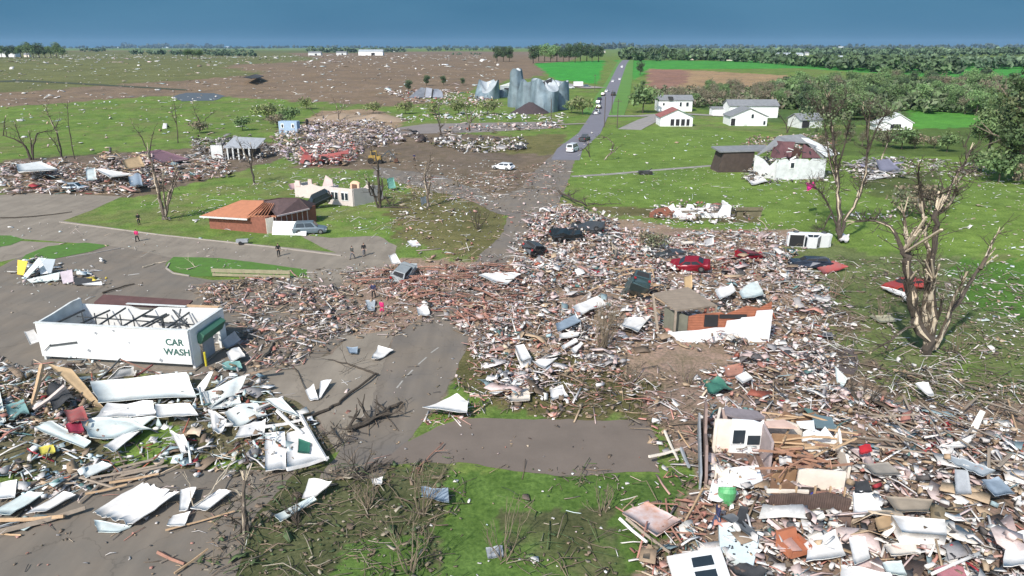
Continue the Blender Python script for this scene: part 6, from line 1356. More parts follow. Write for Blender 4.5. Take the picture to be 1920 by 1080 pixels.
S('plywood_sheet', [(88, 682), (135, 692), (198, 768), (172, 756)], ply, 'tan plywood sheet sloping down from the left corner of the car wash', 'plywood', (1.4, 1.2, .3, .3), crump=.05)
S('metal_sheet', [(202, 757), (287, 752), (292, 776), (174, 784)], wm2, 'white sheet just below the very long pale panel', 'sheet metal', .6)
S('metal_sheet', [(289, 757), (356, 756), (372, 778), (294, 781)], wm2, 'white rectangular panel right of the sheet below the long panel', 'sheet metal', .8, crump=.05)
S('metal_sheet', [(373, 735), (462, 705), (446, 738), (392, 762)], mg, 'pale crumpled sheet pointing up right of the long panel', 'sheet metal', .7, crump=.18)
S('metal_sheet', [(392, 697), (400, 697), (380, 738), (366, 730)], wm2, 'narrow white shard standing right of the long panel', 'sheet metal', (1.6, 1.6, .3, .3))
S('metal_sheet', [(400, 754), (448, 741), (452, 757), (395, 768)], mg, 'small pale sheet beside a green patch right of the white panel', 'sheet metal', .5)
S('metal_sheet', [(64, 800), (98, 788), (171, 828), (157, 840)], tealw, 'long pale teal sheet lying diagonally at the left below the timbers', 'sheet metal', .5, crump=.07)
S('metal_sheet', [(150, 786), (235, 782), (285, 806), (170, 822)], tealw, 'broad pale teal sheet in the middle of the front heap', 'sheet metal', .6, crump=.15)
S('metal_sheet', [(268, 804), (250, 800), (194, 836), (213, 846)], wm2, 'long white strip pointing down left above the grass patch', 'sheet metal', .6, crump=.04)
S('metal_sheet', [(215, 780), (300, 782), (262, 802), (205, 800)], mg, 'wrinkled pale sheet under the white rectangular panel', 'sheet metal', .5, crump=.16)
S('metal_sheet', [(390, 765), (425, 785), (415, 812), (400, 808)], wm2, 'white bent sheet right of the green patch', 'sheet metal', .6, crump=.14)
S('metal_sheet', [(420, 770), (480, 752), (500, 775), (440, 800)], mg, 'pale rumpled sheet left of the white steel frame', 'sheet metal', .6, crump=.18)
S('metal_sheet', [(450, 800), (500, 785), (495, 812), (440, 822)], wm2, 'white sheet above the standing white wall panels', 'sheet metal', .5, crump=.12)
S('metal_sheet', [(318, 808), (345, 815), (362, 850), (340, 848)], wm2, 'white folded shard right of the green patch in the front heap', 'sheet metal', (.9, .8, .4, .4), crump=.12)
S('metal_sheet', [(0, 905), (32, 898), (28, 932), (-20, 936)], wm2, 'white panel at the left edge of the photo above the brown beams', 'sheet metal', .5, crump=.05)
S('metal_sheet', [(-20, 962), (52, 922), (82, 924), (18, 966)], tealw, 'pale teal sheet at the left edge below the white edge panel', 'sheet metal', .4, crump=.07)
S('metal_sheet', [(48, 962), (120, 921), (143, 926), (85, 957)], wm2, 'long white sheet right of the pale teal edge sheet', 'sheet metal', .4, crump=.06)
S('metal_sheet', [(150, 880), (192, 864), (210, 872), (160, 896)], mg, 'pale sheet with a straight edge above the long brown planks', 'sheet metal', .6, crump=.07)
S('corrugated_sheet', [(264, 906), (336, 925), (254, 983), (172, 962)], wm2, 'large white corrugated sheet lying alone on the dark paving', 'corrugated sheet', (.35, .45, .3, .25), .04, .05, corr=.085, ragged=.05)
S('metal_sheet', [(176, 975), (248, 985), (222, 998), (184, 996)], tealw, 'torn pale end poking from under the large corrugated sheet', 'sheet metal', .12, crump=.06)
S('metal_sheet', [(338, 918), (368, 912), (352, 954), (336, 958)], wm2, 'left leaf of the white v shaped sheet on the dark paving', 'sheet metal', .45, crump=.05)
S('metal_sheet', [(412, 916), (434, 920), (386, 956), (356, 952)], wm2, 'right leaf of the white v shaped sheet on the dark paving', 'sheet metal', .45, crump=.05)
S('metal_sheet', [(324, 966), (358, 958), (346, 984), (312, 986)], wm2, 'small white crumpled sheet below the white v shaped sheet', 'sheet metal', .3, crump=.12)
S('wall_panel', [(497, 812), (534, 808), (537, 878), (497, 882)], wm2, 'flat bright white wall panel lying left of the one with a green mark', 'wall panel', .5, crump=.02)
wp = S('wall_panel', [(537, 812), (577, 800), (615, 860), (538, 877)], wm2, 'white wall panel with a green mark at its top right', 'wall panel', .45, crump=.03)
S('sign_panel', [(560, 822), (582, 830), (580, 850), (558, 848)], mat('sign_green', (.03, .14, .09), .6), 'dark green sign piece lying on the marked white wall panel', 'sign', .56, .02, .02)
S('metal_sheet', [(496, 748), (528, 745), (562, 782), (520, 765)], mg, 'pale grey sheet on top of the white steel frame', 'sheet metal', .9, crump=.07)
for a, b, lb in (((563, 778), (612, 862), 'long white steel rail along the right side of the marked wall panel'), ((520, 770), (566, 812), 'white rail under the pale grey sheet'), ((497, 800), (570, 786), 'white cross rail above the two white wall panels'), ((538, 880), (616, 858), 'white rail along the bottom of the marked wall panel'), ((478, 768), (530, 745), 'white rail above the pale grey sheet')):
    beam('steel_rail', a, b, .26, wm2, lb, 'rail', .8, .6)
S('metal_sheet', [(580, 896), (622, 902), (592, 930), (566, 934)], wm2, 'white folded sheet rearing up beside the lower brush', 'sheet metal', (1.1, .9, .4, .3), crump=.16)
S('metal_sheet', [(514, 965), (588, 930), (594, 936), (526, 977)], tealw, 'long pale strip running down left from the white folded sheet', 'sheet metal', .5, crump=.04)
S('metal_sheet', [(790, 912), (840, 916), (842, 940), (790, 930)], bluep, 'blue grey bent panel on the bank at bottom centre', 'sheet metal', .6, crump=.16)
S('metal_grate', [(911, 1027), (942, 1021), (944, 1042), (914, 1047)], greyp, 'small grey ribbed grate on the bottom lawn', 'grate', .12, .04, .01, corr=.02)
S('metal_sheet', [(695, 898), (718, 894), (716, 906), (700, 908)], wm2, 'small white scrap in the lower brush', 'scrap', .3)
S('metal_sheet', [(697, 672), (709, 648), (738, 656), (706, 674)], wm2, 'white torn shard lying on the grey main street', 'sheet metal', .3, crump=.14)
S('metal_sheet', [(572, 732), (588, 720), (597, 748), (581, 750)], wm2, 'left white wing of the pair on the brown forecourt', 'sheet metal', (.4, .6, .2, .2), crump=.06)
S('metal_sheet', [(601, 714), (622, 711), (602, 744), (597, 748)], wm2, 'right white wing of the pair on the brown forecourt', 'sheet metal', (.6, .5, .2, .2), crump=.05)
S('metal_sheet', [(790, 764), (856, 740), (879, 750), (876, 772)], wm2, 'big white sheet on the small lumber heap beside the main street', 'sheet metal', .9, crump=.12)
S('metal_sheet', [(781, 574), (800, 572), (806, 588), (784, 592)], wm2, 'white sheet at the left tip of the reddish lumber', 'sheet metal', .5, crump=.14)
S('metal_sheet', [(685, 563), (704, 562), (702, 582), (690, 582)], galvf, 'light grey square sheet left of the person in pink', 'sheet metal', .25, crump=.06)
S('tarpaulin', [(649, 650), (671, 651), (670, 662), (655, 662)], bluep, 'blue grey scrap left of the white torn shard', 'tarpaulin', .25, .02, .1)
S('metal_sheet', [(897, 516), (930, 508), (978, 512), (950, 532)], wm2, 'large white shard at the near end of the main street debris', 'sheet metal', .8, crump=.14)
S('metal_sheet', [(728, 478), (742, 476), (752, 494), (735, 494)], wm2, 'white rag like sheet standing left of the crushed grey green car', 'sheet metal', (1.6, 1.4, .8, .8), crump=.14)
S('metal_sheet', [(763, 452), (780, 450), (790, 460), (772, 462)], wm2, 'white square sheet on the lawn right of the driveway', 'sheet metal', .12, crump=.03)
S('wall_panel', [(1042, 606), (1080, 590), (1090, 602), (1046, 622)], bluep, 'blue grey wall panel left of the fan shaped shrub', 'wall panel', .9, crump=.03)
for i, q in enumerate(([(1048, 625), (1088, 622), (1084, 630), (1050, 634)], [(1052, 648), (1080, 634), (1084, 640), (1056, 654)], [(1070, 655), (1090, 640), (1094, 644), (1078, 662)])):
    S('metal_sheet', q, wm2, ('white strip directly below the blue grey wall panel', 'white strip second below the blue grey wall panel', 'white strip lowest below the blue grey wall panel')[i], 'sheet metal', .6, crump=.06)
S('wall_panel', [(1172, 596), (1220, 592), (1196, 622), (1167, 610)], wm2, 'white lilac wall panel between the fan shaped shrub and the olive wall', 'wall panel', .8, crump=.04)
S('wall_panel', [(1072, 575), (1120, 556), (1138, 570), (1085, 590)], wm2, 'white rumpled panel above the fan shaped shrub', 'wall panel', .8, crump=.12)
S('metal_sheet', [(1340, 545), (1372, 530), (1380, 545), (1350, 562)], wm2, 'bent white gutter sheet above the reddish boards', 'sheet metal', 1.0, crump=.1)
S('metal_sheet', [(1385, 545), (1420, 525), (1432, 552), (1392, 560)], tealw, 'pale green sheet above the right end of the reddish boards', 'sheet metal', 1.1, crump=.1)
S('plywood_sheet', [(1282, 520), (1298, 515), (1298, 542), (1284, 545)], mat('ochre_board', (.55, .38, .2), .8), 'ochre board standing below the crimson car', 'plywood', (1.6, 1.6, .6, .6), crump=.03)
S('metal_sheet', [(1320, 450), (1338, 444), (1338, 458), (1322, 462)], wm2, 'white upright board at the top rim of the central debris', 'board', (1.4, 1.4, .5, .5), crump=.02)
S('metal_sheet', [(1276, 453), (1300, 452), (1300, 456), (1278, 458)], cream, 'cream strip left of the white upright board at the rim', 'board', .6, crump=.02)
S('refrigerator', [(966, 648), (982, 645), (996, 670), (978, 678)], wm2, 'fallen white refrigerator near the lower end of the central debris', 'refrigerator', .9, .6, .01, ragged=.01)
S('metal_sheet', [(998, 677), (1012, 674), (1046, 670), (1020, 690)], wm2, 'white curled strip right of the fallen refrigerator', 'sheet metal', .5, crump=.12)
S('tarpaulin', [(1318, 714), (1345, 708), (1376, 728), (1330, 736)], mat('green_tarp', (.05, .17, .12), .6, var=.3), 'green tarpaulin above the ruined cottage', 'tarpaulin', .6, .02, .22)
S('metal_sheet', [(1030, 728), (1055, 722), (1066, 742), (1034, 748)], wm2, 'white crumpled sheet above the lower centre lawn', 'sheet metal', .4, crump=.16)
S('wall_panel', [(960, 725), (992, 722), (994, 750), (956, 752)], cream, 'cream dotted board at the left of the lower centre lawn', 'wall panel', .35, crump=.03)
S('door', [(1378, 706), (1398, 696), (1412, 708), (1392, 718)], wm2, 'white door leaf among dark rags right of the green tarpaulin', 'door', .9, .06, .01, ragged=.01)
S('brick_pad', [(1352, 688), (1392, 680), (1396, 702), (1362, 708)], mat('clay_pad', (.42, .2, .14), .9, var=.3), 'clay red slab piece right of the bare shrub', 'slab', .4, .2, .03)
S('metal_sheet', [(1565, 686), (1590, 710), (1580, 726), (1570, 722)], tealw, 'pale blue pointed sheet standing by the muddy pads', 'sheet metal', (1.5, .6, .3, .4), crump=.1)
S('metal_sheet', [(1716, 718), (1740, 716), (1752, 742), (1738, 740)], wm2, 'white arched strip above the lower right jumble', 'sheet metal', 1.0, crump=.1)
S('metal_sheet', [(1815, 808), (1838, 768), (1848, 772), (1830, 815)], wm2, 'long white beam like sheet leaning up at the lower right', 'sheet metal', (.6, 1.9, 1.9, .6), crump=.03)
S('metal_sheet', [(1760, 838), (1800, 826), (1830, 812), (1812, 836)], wm2, 'white fluted sheet below the leaning white beam', 'sheet metal', .9, crump=.08, corr=.03)
S('metal_sheet', [(1768, 850), (1868, 880), (1842, 892), (1778, 864)], galvf, 'long grey ribbed sheet right of centre in the lower right jumble', 'sheet metal', .9, crump=.04, corr=.03)
S('metal_sheet', [(1840, 900), (1872, 894), (1905, 925), (1865, 928)], bluep, 'blue grey bent roof sheet near the lower right corner', 'sheet metal', 1.0, crump=.12)
S('plywood_sheet', [(1660, 930), (1750, 936), (1740, 958), (1682, 958)], mat('grey_ply', (.34, .28, .21), .85, var=.25, scale=1.5), 'grey brown plywood above the long white cabinet', 'plywood', .9, crump=.04)
S('plywood_sheet', [(1622, 870), (1665, 866), (1690, 888), (1640, 890)], mat('grey_ply2', (.30, .27, .23), .85, var=.25, scale=1.5), 'striped grey board below the red cloth', 'plywood', .9, crump=.04)
S('cabinet', [(1672, 966), (1772, 974), (1776, 1004), (1692, 998)], wm2, 'long white cabinet lying on its side at the lower right', 'cabinet', 1.2, .7, .005, ragged=.01)
S('ceiling_panel', [(1516, 1012), (1566, 992), (1586, 1040), (1512, 1052)], wm2, 'large white square ceiling panel at bottom right of the tiled floor', 'panel', .9, crump=.03)
S('ceiling_panel', [(1592, 1008), (1622, 1006), (1632, 1046), (1602, 1058)], wm2, 'white six sided board right of the large square ceiling panel', 'panel', .8, crump=.03)
S('ceiling_panel', [(1577, 1058), (1670, 1074), (1690, 1100), (1575, 1100)], wm2, 'broad white board cut by the bottom edge of the photo', 'panel', .9, crump=.03)
S('ceiling_panel', [(1658, 1020), (1715, 1016), (1722, 1036), (1672, 1042)], cream, 'cream board below the long white cabinet', 'panel', .7, crump=.03)
S('ceiling_panel', [(1640, 972), (1672, 962), (1700, 980), (1648, 996)], mat('amber_drawer', (.46, .31, .17), .8), 'amber wooden drawer front left of the long white cabinet', 'drawer', .9, crump=.03)
S('ceiling_panel', [(1655, 1055), (1690, 1050), (1700, 1078), (1665, 1075)], tealw, 'pale sheet at the bottom between two boards', 'panel', .8, crump=.1)
S('mattress', [(1600, 922), (1630, 920), (1655, 958), (1602, 964)], mat('white_cloth', (.80, .79, .78), .95, bump=.3), 'white slumped mattress right of the cream counter wall', 'mattress', (1.3, 1.3, .8, .8), .22, .05, ragged=.02)
S('black_tarp', [(1604, 902), (1628, 900), (1636, 922), (1602, 924)], darkp, 'black tarpaulin over the top of the white slumped mattress', 'tarpaulin', 1.35, .03, .15)
S('red_cloth', [(1610, 836), (1632, 832), (1636, 846), (1612, 850)], mat('red_cloth', (.5, .02, .03), .9), 'bright red cloth in the lower right jumble', 'cloth', 1.2, .03, .2)
S('roof_fragment', [(1388, 948), (1404, 950), (1398, 990), (1378, 975)], darkp, 'dark grey board by the green tub', 'board', .7, crump=.03)
S('roof_fragment', [(1352, 968), (1375, 962), (1425, 1002), (1410, 1006)], mat('dark_slate_board', (.11, .12, .13), .8), 'long dark slate board across the top of the tiled floor', 'board', .7, crump=.03)
S('tarpaulin', [(1368, 1062), (1400, 1055), (1440, 1070), (1400, 1095)], darkp, 'black plastic bags heap at the bottom edge', 'bags', .7, .05, .3)
S('ceiling_panel', [(1600, 940), (1560, 925), (1570, 985), (1595, 990)], mat('brown_board', (.20, .13, .10), .85), 'dark brown board under the cream counter wall', 'board', .4, crump=.05)
S('ceiling_panel', [(1790, 880), (1815, 882), (1822, 925), (1792, 925)], greyp, 'grey upright board near the lower right corner', 'board', (1.7, 1.7, .7, .7), crump=.03)
S('ceiling_panel', [(1890, 1000), (1960, 985), (1960, 1060), (1880, 1060)], wm2, 'white board cut by the right edge of the photo near the bottom', 'panel', .9, crump=.03)
S('roof_fragment', [(1750, 1066), (1800, 1050), (1815, 1085), (1770, 1095)], mat('pink_stripe_board', (.45, .18, .2), .8), 'pinkish striped board at the bottom edge far right', 'board', .8, crump=.05)
S('metal_sheet', [(1460, 855), (1482, 852), (1486, 868), (1462, 872)], wm2, 'white cloth heap inside the ruined cottage', 'cloth', .9, .05, .25)
S('deck_frame', [(1166, 960), (1213, 941), (1276, 974), (1232, 1003)], mat('clay_deck', (.44, .22, .14), .8, var=.5, scale=1.2, col2=(.55, .50, .50)), 'broken clay coloured deck section on the lawn left of the tiled floor', 'deck', .55, .12, .02)
for a, b, w, m_, lb in (((1162, 972), (1213, 1016), .2, wm2, 'white beam along the left side of the clay deck'), ((1175, 972), (1256, 1036), .2, woodg, 'grey brown beam running below the clay deck'), ((1318, 916), (1284, 978), .14, woodl, 'light pole leaning at the cottage wall corner'),
                       ((1217, 856), (1273, 842), .2, cream, 'pale beam pointing left at the edge of the dark pad'), ((1246, 808), (1271, 862), .16, cream, 'cream plank crossing the pale beam by the cottage'), ((1272, 808), (1294, 840), .12, woodl, 'tan plank right of the crossing cream plank'),
                       ((1277, 840), (1292, 876), .2, greyp, 'grey board end beside the cottage wall'), ((1164, 938), (1195, 930), .06, cream, 'thin pale lath on the lawn above the clay deck'), ((1890, 750), (1908, 812), .14, woodl, 'tall light post leaning at the right edge'),
                       ((1168, 955), (1194, 930), .07, woodl, 'short pale stick above the clay deck corner'), ((1440, 975), (1530, 1040), .26, mat('pink_board', (.62, .48, .46), .8), 'long pinkish grooved board left of the square ceiling panel'), ((1445, 970), (1480, 1000), .1, woodg, 'dark brown stick by the grooved board'),
                       ((1482, 990), (1506, 944), .1, woodl, 'upright light stick inside the lower ruins'), ((1510, 1016), (1498, 958), .12, woodr, 'reddish stick right of the upright light stick'), ((1700, 906), (1680, 890), .16, wm2, 'white broken frame stick in the lower right jumble')):
    beam('beam', a, b, w, m_, lb, 'beam', .7, .5)
for a, b, w, za, zb, m_, lb in (((122, 724), (63, 768), .32, 1.6, .5, mat('pinkish_plank', (.56, .47, .42), .8, var=.25, scale=2), 'thick pinkish plank crossing the dark gap left of the plywood'), ((79, 684), (58, 768), .34, 2.2, .3, woodl, 'leaning tan timber at the left corner of the car wash'),
                           ((92, 698), (72, 720), .2, 1.4, .6, woodg, 'short timber stub under the leaning tan timber'), ((0, 996), (160, 952), .34, .3, .3, woodg, 'long brown timber at the far left above the paving'), ((-20, 975), (120, 968), .28, .3, .3, woodl, 'second brown timber just above the long brown one'),
                           ((160, 926), (238, 908), .16, .3, .3, woodl, 'pale plank above the corrugated sheet'), ((170, 896), (295, 872), .18, .5, .5, woodg, 'long plank left of the small grass patch'), ((205, 905), (298, 888), .18, .3, .3, woodl, 'plank with a red rag beside it'),
                           ((296, 1035), (346, 1057), .2, .15, .15, woodr, 'reddish timber on the bottom left paving'), ((327, 1075), (390, 1029), .12, .15, .3, woodl, 'light slender pole on the bottom left paving'), ((300, 1055), (330, 1040), .08, .1, .1, woodg, 'thin grey lath by the reddish timber'),
                           ((310, 994), (440, 958), .12, .2, .2, woodl, 'pale lath running right of the white v shaped sheet'), ((0, 1000), (40, 1003), .12, .12, .12, woodl, 'short pale plank at the left edge')):
    beam('timber', a, b, w, m_, lb, 'timber', za, zb)
def fallen(name, pts, r0, r1, m, label, cat, z=.25, twigs=0):
    W = [Gz(q[0], q[1], z+(.0 if i else .1)) for i, q in enumerate(pts)]; b0 = Vector((W[0].x, W[0].y, 0)); rs = random.Random(int(pts[0][0])); mb = MB(); S_ = []
    for a, b in zip(W[:-1], W[1:]):
        for k in range(4): S_.append(a.lerp(b, k/4)-b0+Vector((rs.gauss(0, r0), rs.gauss(0, r0), rs.gauss(0, r0*.4)))*.7)
    S_.append(W[-1]-b0); mb.tube(S_, [r0+(r1-r0)*i/(len(S_)-1) for i in range(len(S_))], 6)
    for k in range(twigs): grow(mb, rs.choice(S_[2:]), (rs.gauss(0, 1), rs.gauss(0, 1), rs.uniform(0, .5)), rs.uniform(.6, 1.8), r1*.7, 1, rs, .5)
    o = mb.build(name, m, None); o.location = b0; return prop(o, label, cat)
fallen('fallen_branch', [(705, 700), (640, 752), (612, 768), (555, 792)], .09, .12, bark, 'long dark fallen pole from the street corner to the white frame', 'pole', .15)
fallen('fallen_branch', [(710, 702), (680, 690), (650, 682), (615, 674)], .09, .04, bark, 'dark branch running left from the end of the long dark pole', 'branch', .12, 6)
fallen('fallen_branch', [(748, 755), (722, 775), (690, 792), (652, 806)], .12, .2, bark, 'dark fallen limb with white splinters on the main street', 'branch', .2, 10)
fallen('fallen_branch', [(620, 800), (640, 830), (600, 850)], .06, .04, bark, 'curved twiggy branch left of the fallen limb', 'branch', .2, 14)
fallen('fallen_branch', [(445, 845), (440, 862), (410, 898), (395, 925), (362, 948)], .05, .05, pale, 'thin bent pale branch over the white v shaped sheet', 'branch', .6, 3)
fallen('fallen_branch', [(480, 682), (505, 655), (520, 638)], .18, .12, barkg, 'pale fallen log beside the grassy strip right of the car wash', 'log', .2)
fallen('fallen_branch', [(545, 630), (575, 636), (612, 643)], .07, .07, greyp, 'grey fallen rail right of the car wash', 'rail', .15)
fallen('fallen_branch', [(0, 408), (60, 406), (135, 397)], .10, .06, bark, 'dark fallen cable or branch across the upper left street', 'branch', .15)
fallen('fallen_branch', [(1045, 358), (1070, 370), (1100, 386)], .2, .12, bark, 'dark trunk lying at the top of the central debris', 'log', .8, 10)
fallen('fallen_branch', [(1100, 381), (1130, 383), (1165, 382)], .1, .05, bark, 'thin dark branch lying on the lawn edge right of the dark trunk', 'branch', .2, 4)
fallen('fallen_branch', [(1700, 700), (1740, 705), (1790, 715), (1850, 735), (1900, 760)], .07, .04, barkg, 'long curved pale branch right of the lower right jumble', 'branch', .3, 14)
fallen('fallen_branch', [(1770, 655), (1795, 660), (1810, 675)], .08, .04, bark, 'short dark root right of the tallest shattered tree', 'branch', .2, 3)
fallen('fallen_branch', [(1420, 410), (1432, 418), (1440, 430)], .06, .04, pale, 'small pale branch right of the white foundation ruin', 'branch', .2)
fallen('fallen_branch', [(710, 862), (680, 888), (650, 895)], .05, .08, bark, 'dark branch along the near edge of the main street', 'branch', .2, 14)
fallen('fallen_branch', [(830, 830), (800, 862), (780, 880)], .04, .05, woodr, 'reddish stick at the near right edge of the main street', 'branch', .15, 3)
fallen('fallen_branch', [(350, 504), (363, 502), (372, 498)], .08, .04, pale, 'pale forked stick on the grass island', 'branch', .1, 3)
fallen('fallen_branch', [(268, 500), (290, 494), (312, 490)], .07, .06, pale, 'pale stick on the lot left of the grass island', 'stick', .08)
fallen('fallen_branch', [(190, 490), (189, 484)], .1, .1, wm2, 'short white scrap standing on the parking lot', 'scrap', .3)
fallen('fallen_branch', [(192, 548), (252, 532)], .1, .06, bark, 'dark pole behind the car wash', 'pole', .1)
fallen('fallen_branch', [(575, 735), (560, 700), (553, 690)], .03, .03, bark, 'thin twig on the brown forecourt', 'twig', .1, 3)
# yellow and white wreck on the left lot
p = G(90, 528); t = empty('wrecked_canopy', p, 0, 'crumpled white and yellow canopy wreck on the left of the parking lot', 'canopy')
def loc(q, z): return Gz(q[0], q[1], z)-p
def quad(nm, pts, zs, m, th=.06): return MB().prism([loc(q, z_) for q, z_ in zip(pts, zs)], (0, 0, 0), (0, .03, -th)).build(nm, m, t)
quad('roof_sheet', [(40, 521), (72, 483), (86, 484), (48, 524)], (.4, 2.0, 2.0, .3), tealw); quad('roof_sheet', [(74, 484), (104, 486), (96, 512), (90, 512)], (2.0, 1.9, .8, .8), galvf)
quad('roof_sheet', [(50, 524), (112, 510), (110, 524), (58, 530)], (.5, .8, .3, .2), tealw); quad('fascia', [(33, 487), (52, 490), (44, 516), (32, 514)], (1.6, 1.6, .3, .3), mat('sun_yellow', (.70, .50, .05), .5))
quad('inner_panel', [(72, 494), (88, 492), (92, 512), (76, 514)], (1.2, 1.2, .4, .4), white); quad('curtain', [(112, 510), (135, 505), (138, 528), (118, 532)], (1.2, 1.2, .2, .2), mat('pink_white_cloth', (.68, .58, .60), .9)); quad('base_panel', [(138, 520), (175, 522), (190, 532), (140, 534)], (.6, .5, .2, .2), darkp)
quad('skirt', [(153, 532), (190, 527), (192, 534), (160, 536)], (.5, .5, .1, .1), white)
S('metal_sheet', [(200, 712), (222, 690), (250, 686), (254, 702)], wm2, 'white crumpled awning piece leaning on the car wash wall inside a dark frame', 'sheet metal', (.6, 1.5, 1.5, .6), crump=.1)
beam('frame_bar', (188, 710), (226, 672), .14, steel, 'dark leaning bar left of the crumpled awning piece', 'bar', .4, 1.8); beam('frame_bar', (226, 674), (302, 702), .12, woodr, 'reddish leaning bar right of the crumpled awning piece', 'bar', 1.8, .3)
beam('frame_bar', (252, 706), (286, 684), .16, mat('dark_red_timber', (.16, .05, .045), .9), 'dark red stake leaning on the car wash wall', 'stake', .3, 1.4)
S('metal_sheet', [(415, 640), (440, 620), (452, 638), (425, 655)], greyp, 'grey bent door panel right of the car wash end opening', 'sheet metal', (1.0, 1.5, .5, .3), crump=.12)
S('metal_sheet', [(425, 660), (448, 648), (460, 668), (432, 676)], wm2, 'white curved sheet at the right foot of the car wash', 'sheet metal', .6, crump=.2)
S('tarpaulin', [(414, 680), (450, 676), (455, 690), (420, 694)], mat('sea_cloth', (.18, .36, .33), .7), 'teal cloth on the ground right of the car wash corner', 'cloth', .4, .04, .15)
S('metal_sheet', [(45, 622), (64, 618), (76, 640), (56, 646)], wm2, 'white scrap sheet leaning at the left corner of the car wash', 'sheet metal', (1.8, 1.8, .8, .8), crump=.06)
# coloured accents
S('metal_sheet', [(120, 770), (155, 762), (166, 785), (130, 792)], redm, 'crimson sheet in the heap left of the white sheets', 'sheet metal', 1.0, .05, .12)
S('metal_sheet', [(122, 795), (152, 790), (158, 808), (130, 812)], mat('wine_cloth', (.28, .02, .05), .8), 'wine red cloth below the crimson sheet', 'cloth', .7, .05, .2)
S('metal_sheet', [(85, 728), (115, 715), (140, 745), (100, 770)], darkp, 'dark grey felt under the pinkish plank', 'felt', .9, .05, .2)
S('tarpaulin', [(10, 758), (45, 752), (55, 775), (15, 782)], mat('teal_cloth', (.16, .30, .29), .8), 'teal cloth heap at the left under the timbers', 'cloth', .8, .05, .25)
S('metal_sheet', [(72, 838), (100, 832), (104, 848), (76, 852)], mat('yellow_sheet', (.60, .52, .08), .7), 'yellow plastic sheet left of the small grass patch', 'plastic sheet', .5, .03, .15)
S('metal_sheet', [(-20, 740), (0, 735), (12, 790), (-20, 800)], tealw, 'pale sheet cut by the left edge below the paving', 'sheet metal', .6)
S('metal_sheet', [(1530, 500), (1562, 488), (1592, 500), (1545, 514)], redm, 'bright red metal sheet leaning on the navy car wreck', 'sheet metal', (.4, 1.3, .5, .1), .05, .03)
S('metal_sheet', [(1650, 536), (1700, 548), (1712, 556), (1680, 552)], wm2, 'long white splinter sheet left of the faded red car', 'sheet metal', .5, crump=.05)
S('metal_sheet', [(1690, 552), (1712, 548), (1720, 560), (1700, 564)], wm2, 'white rag sheet at the trunk of the tallest shattered tree', 'sheet metal', .6, crump=.15)
S('metal_sheet', [(1732, 566), (1752, 564), (1760, 580), (1738, 582)], wm2, 'pinkish white rag right of the stripped trunks', 'cloth', .6, .03, .2)
S('board', [(1630, 592), (1670, 590), (1682, 602), (1650, 604)], mat('olive_board', (.38, .36, .25), .9), 'pale olive board left of the tallest shattered tree', 'board', .3, crump=.03)
S('metal_sheet', [(1572, 442), (1592, 438), (1592, 450), (1576, 452)], wm2, 'white rags around the foot of the thin crowned tree', 'cloth', .5, .05, .25)
S('metal_sheet', [(1395, 330), (1420, 324), (1440, 340), (1410, 346)], wm2, 'white sheet lying left of the wrecked house', 'sheet metal', .4)
S('metal_sheet', [(1612, 330), (1660, 324), (1672, 332), (1620, 336)], wm2, 'long white sheets in the far right rubble strip', 'sheet metal', .3)
S('roof_fragment', [(1642, 300), (1668, 298), (1690, 318), (1650, 322)], mat('lilac_grey_roof', (.2, .2, .26), .8), 'lilac grey roof piece in the far right rubble strip', 'roof piece', (2.0, 1.6, .4, .5), .1, .08)
S('roof_fragment', [(265, 285), (300, 280), (355, 298), (300, 306)], mat('maroon_roof', (.16, .09, .11), .9, var=.2), 'maroon collapsed roof lying in the upper left rubble', 'roof', (2.2, 2.4, .9, .9), .2, .02)
S('roof_fragment', [(30, 308), (75, 303), (108, 316), (35, 322)], whiteg, 'pale collapsed roof at the left end of the upper rubble', 'roof', 2.2, .2, .06)
S('wall_panel', [(178, 316), (200, 318), (250, 326), (205, 332)], wm2, 'long white wall panel with a dark window hole in the upper left rubble', 'wall panel', 1.6, .12, .04)
S('wall_panel', [(160, 318), (178, 314), (182, 336), (162, 338)], tealw, 'pale grey green panel right of the silver hatchback', 'wall panel', (2.2, 2.2, .8, .8), .1, .03)
S('plywood_sheet', [(228, 300), (262, 292), (272, 312), (236, 316)], ply, 'orange tan plywood standing in the upper left rubble', 'plywood', (3.0, 3.2, 1.6, 1.6), .1, .06)
S('tarpaulin', [(240, 330), (262, 326), (268, 345), (244, 348)], bluep, 'pale blue plastic left of the stout shattered tree', 'tarpaulin', 1.6, .05, .2)
S('tarpaulin', [(725, 335), (738, 332), (742, 352), (728, 354)], mat('sea_green_cloth', (.16, .38, .30), .7), 'sea green cloth fluttering right of the black tree', 'cloth', (2.2, 2.2, .5, .5), .03, .1)
S('tarpaulin', [(788, 372), (798, 366), (800, 380), (790, 386)], wm2, 'white sheet leaning on the snapped brown trunk', 'cloth', (1.6, 1.6, .3, .3), .03, .1)
S('pink_cloth', [(1512, 342), (1526, 340), (1530, 352), (1514, 354)], mat('magenta_cloth', (.60, .02, .22), .8), 'magenta cloth caught on the left limb of the thin crowned tree', 'cloth', (5.2, 5.2, 4.4, 4.4), .25, .35)
S('ceiling_panel', [(540, 345), (570, 342), (575, 352), (545, 356)], mat('rosy_board', (.55, .35, .33), .8), 'rosy boards heaped in the roofless beige house', 'board', 1.2, .1, .1)
S('metal_sheet', [(725, 168), (765, 160), (772, 178), (735, 184)], tealw, 'large pale curled sheet lying left of the collapsed barn', 'sheet metal', .8, .1, .2)
S('metal_sheet', [(455, 145), (480, 139), (495, 143), (470, 147)], darkp, 'dark twisted sheet far out on the brown field', 'sheet metal', 7.0, .3, .2)
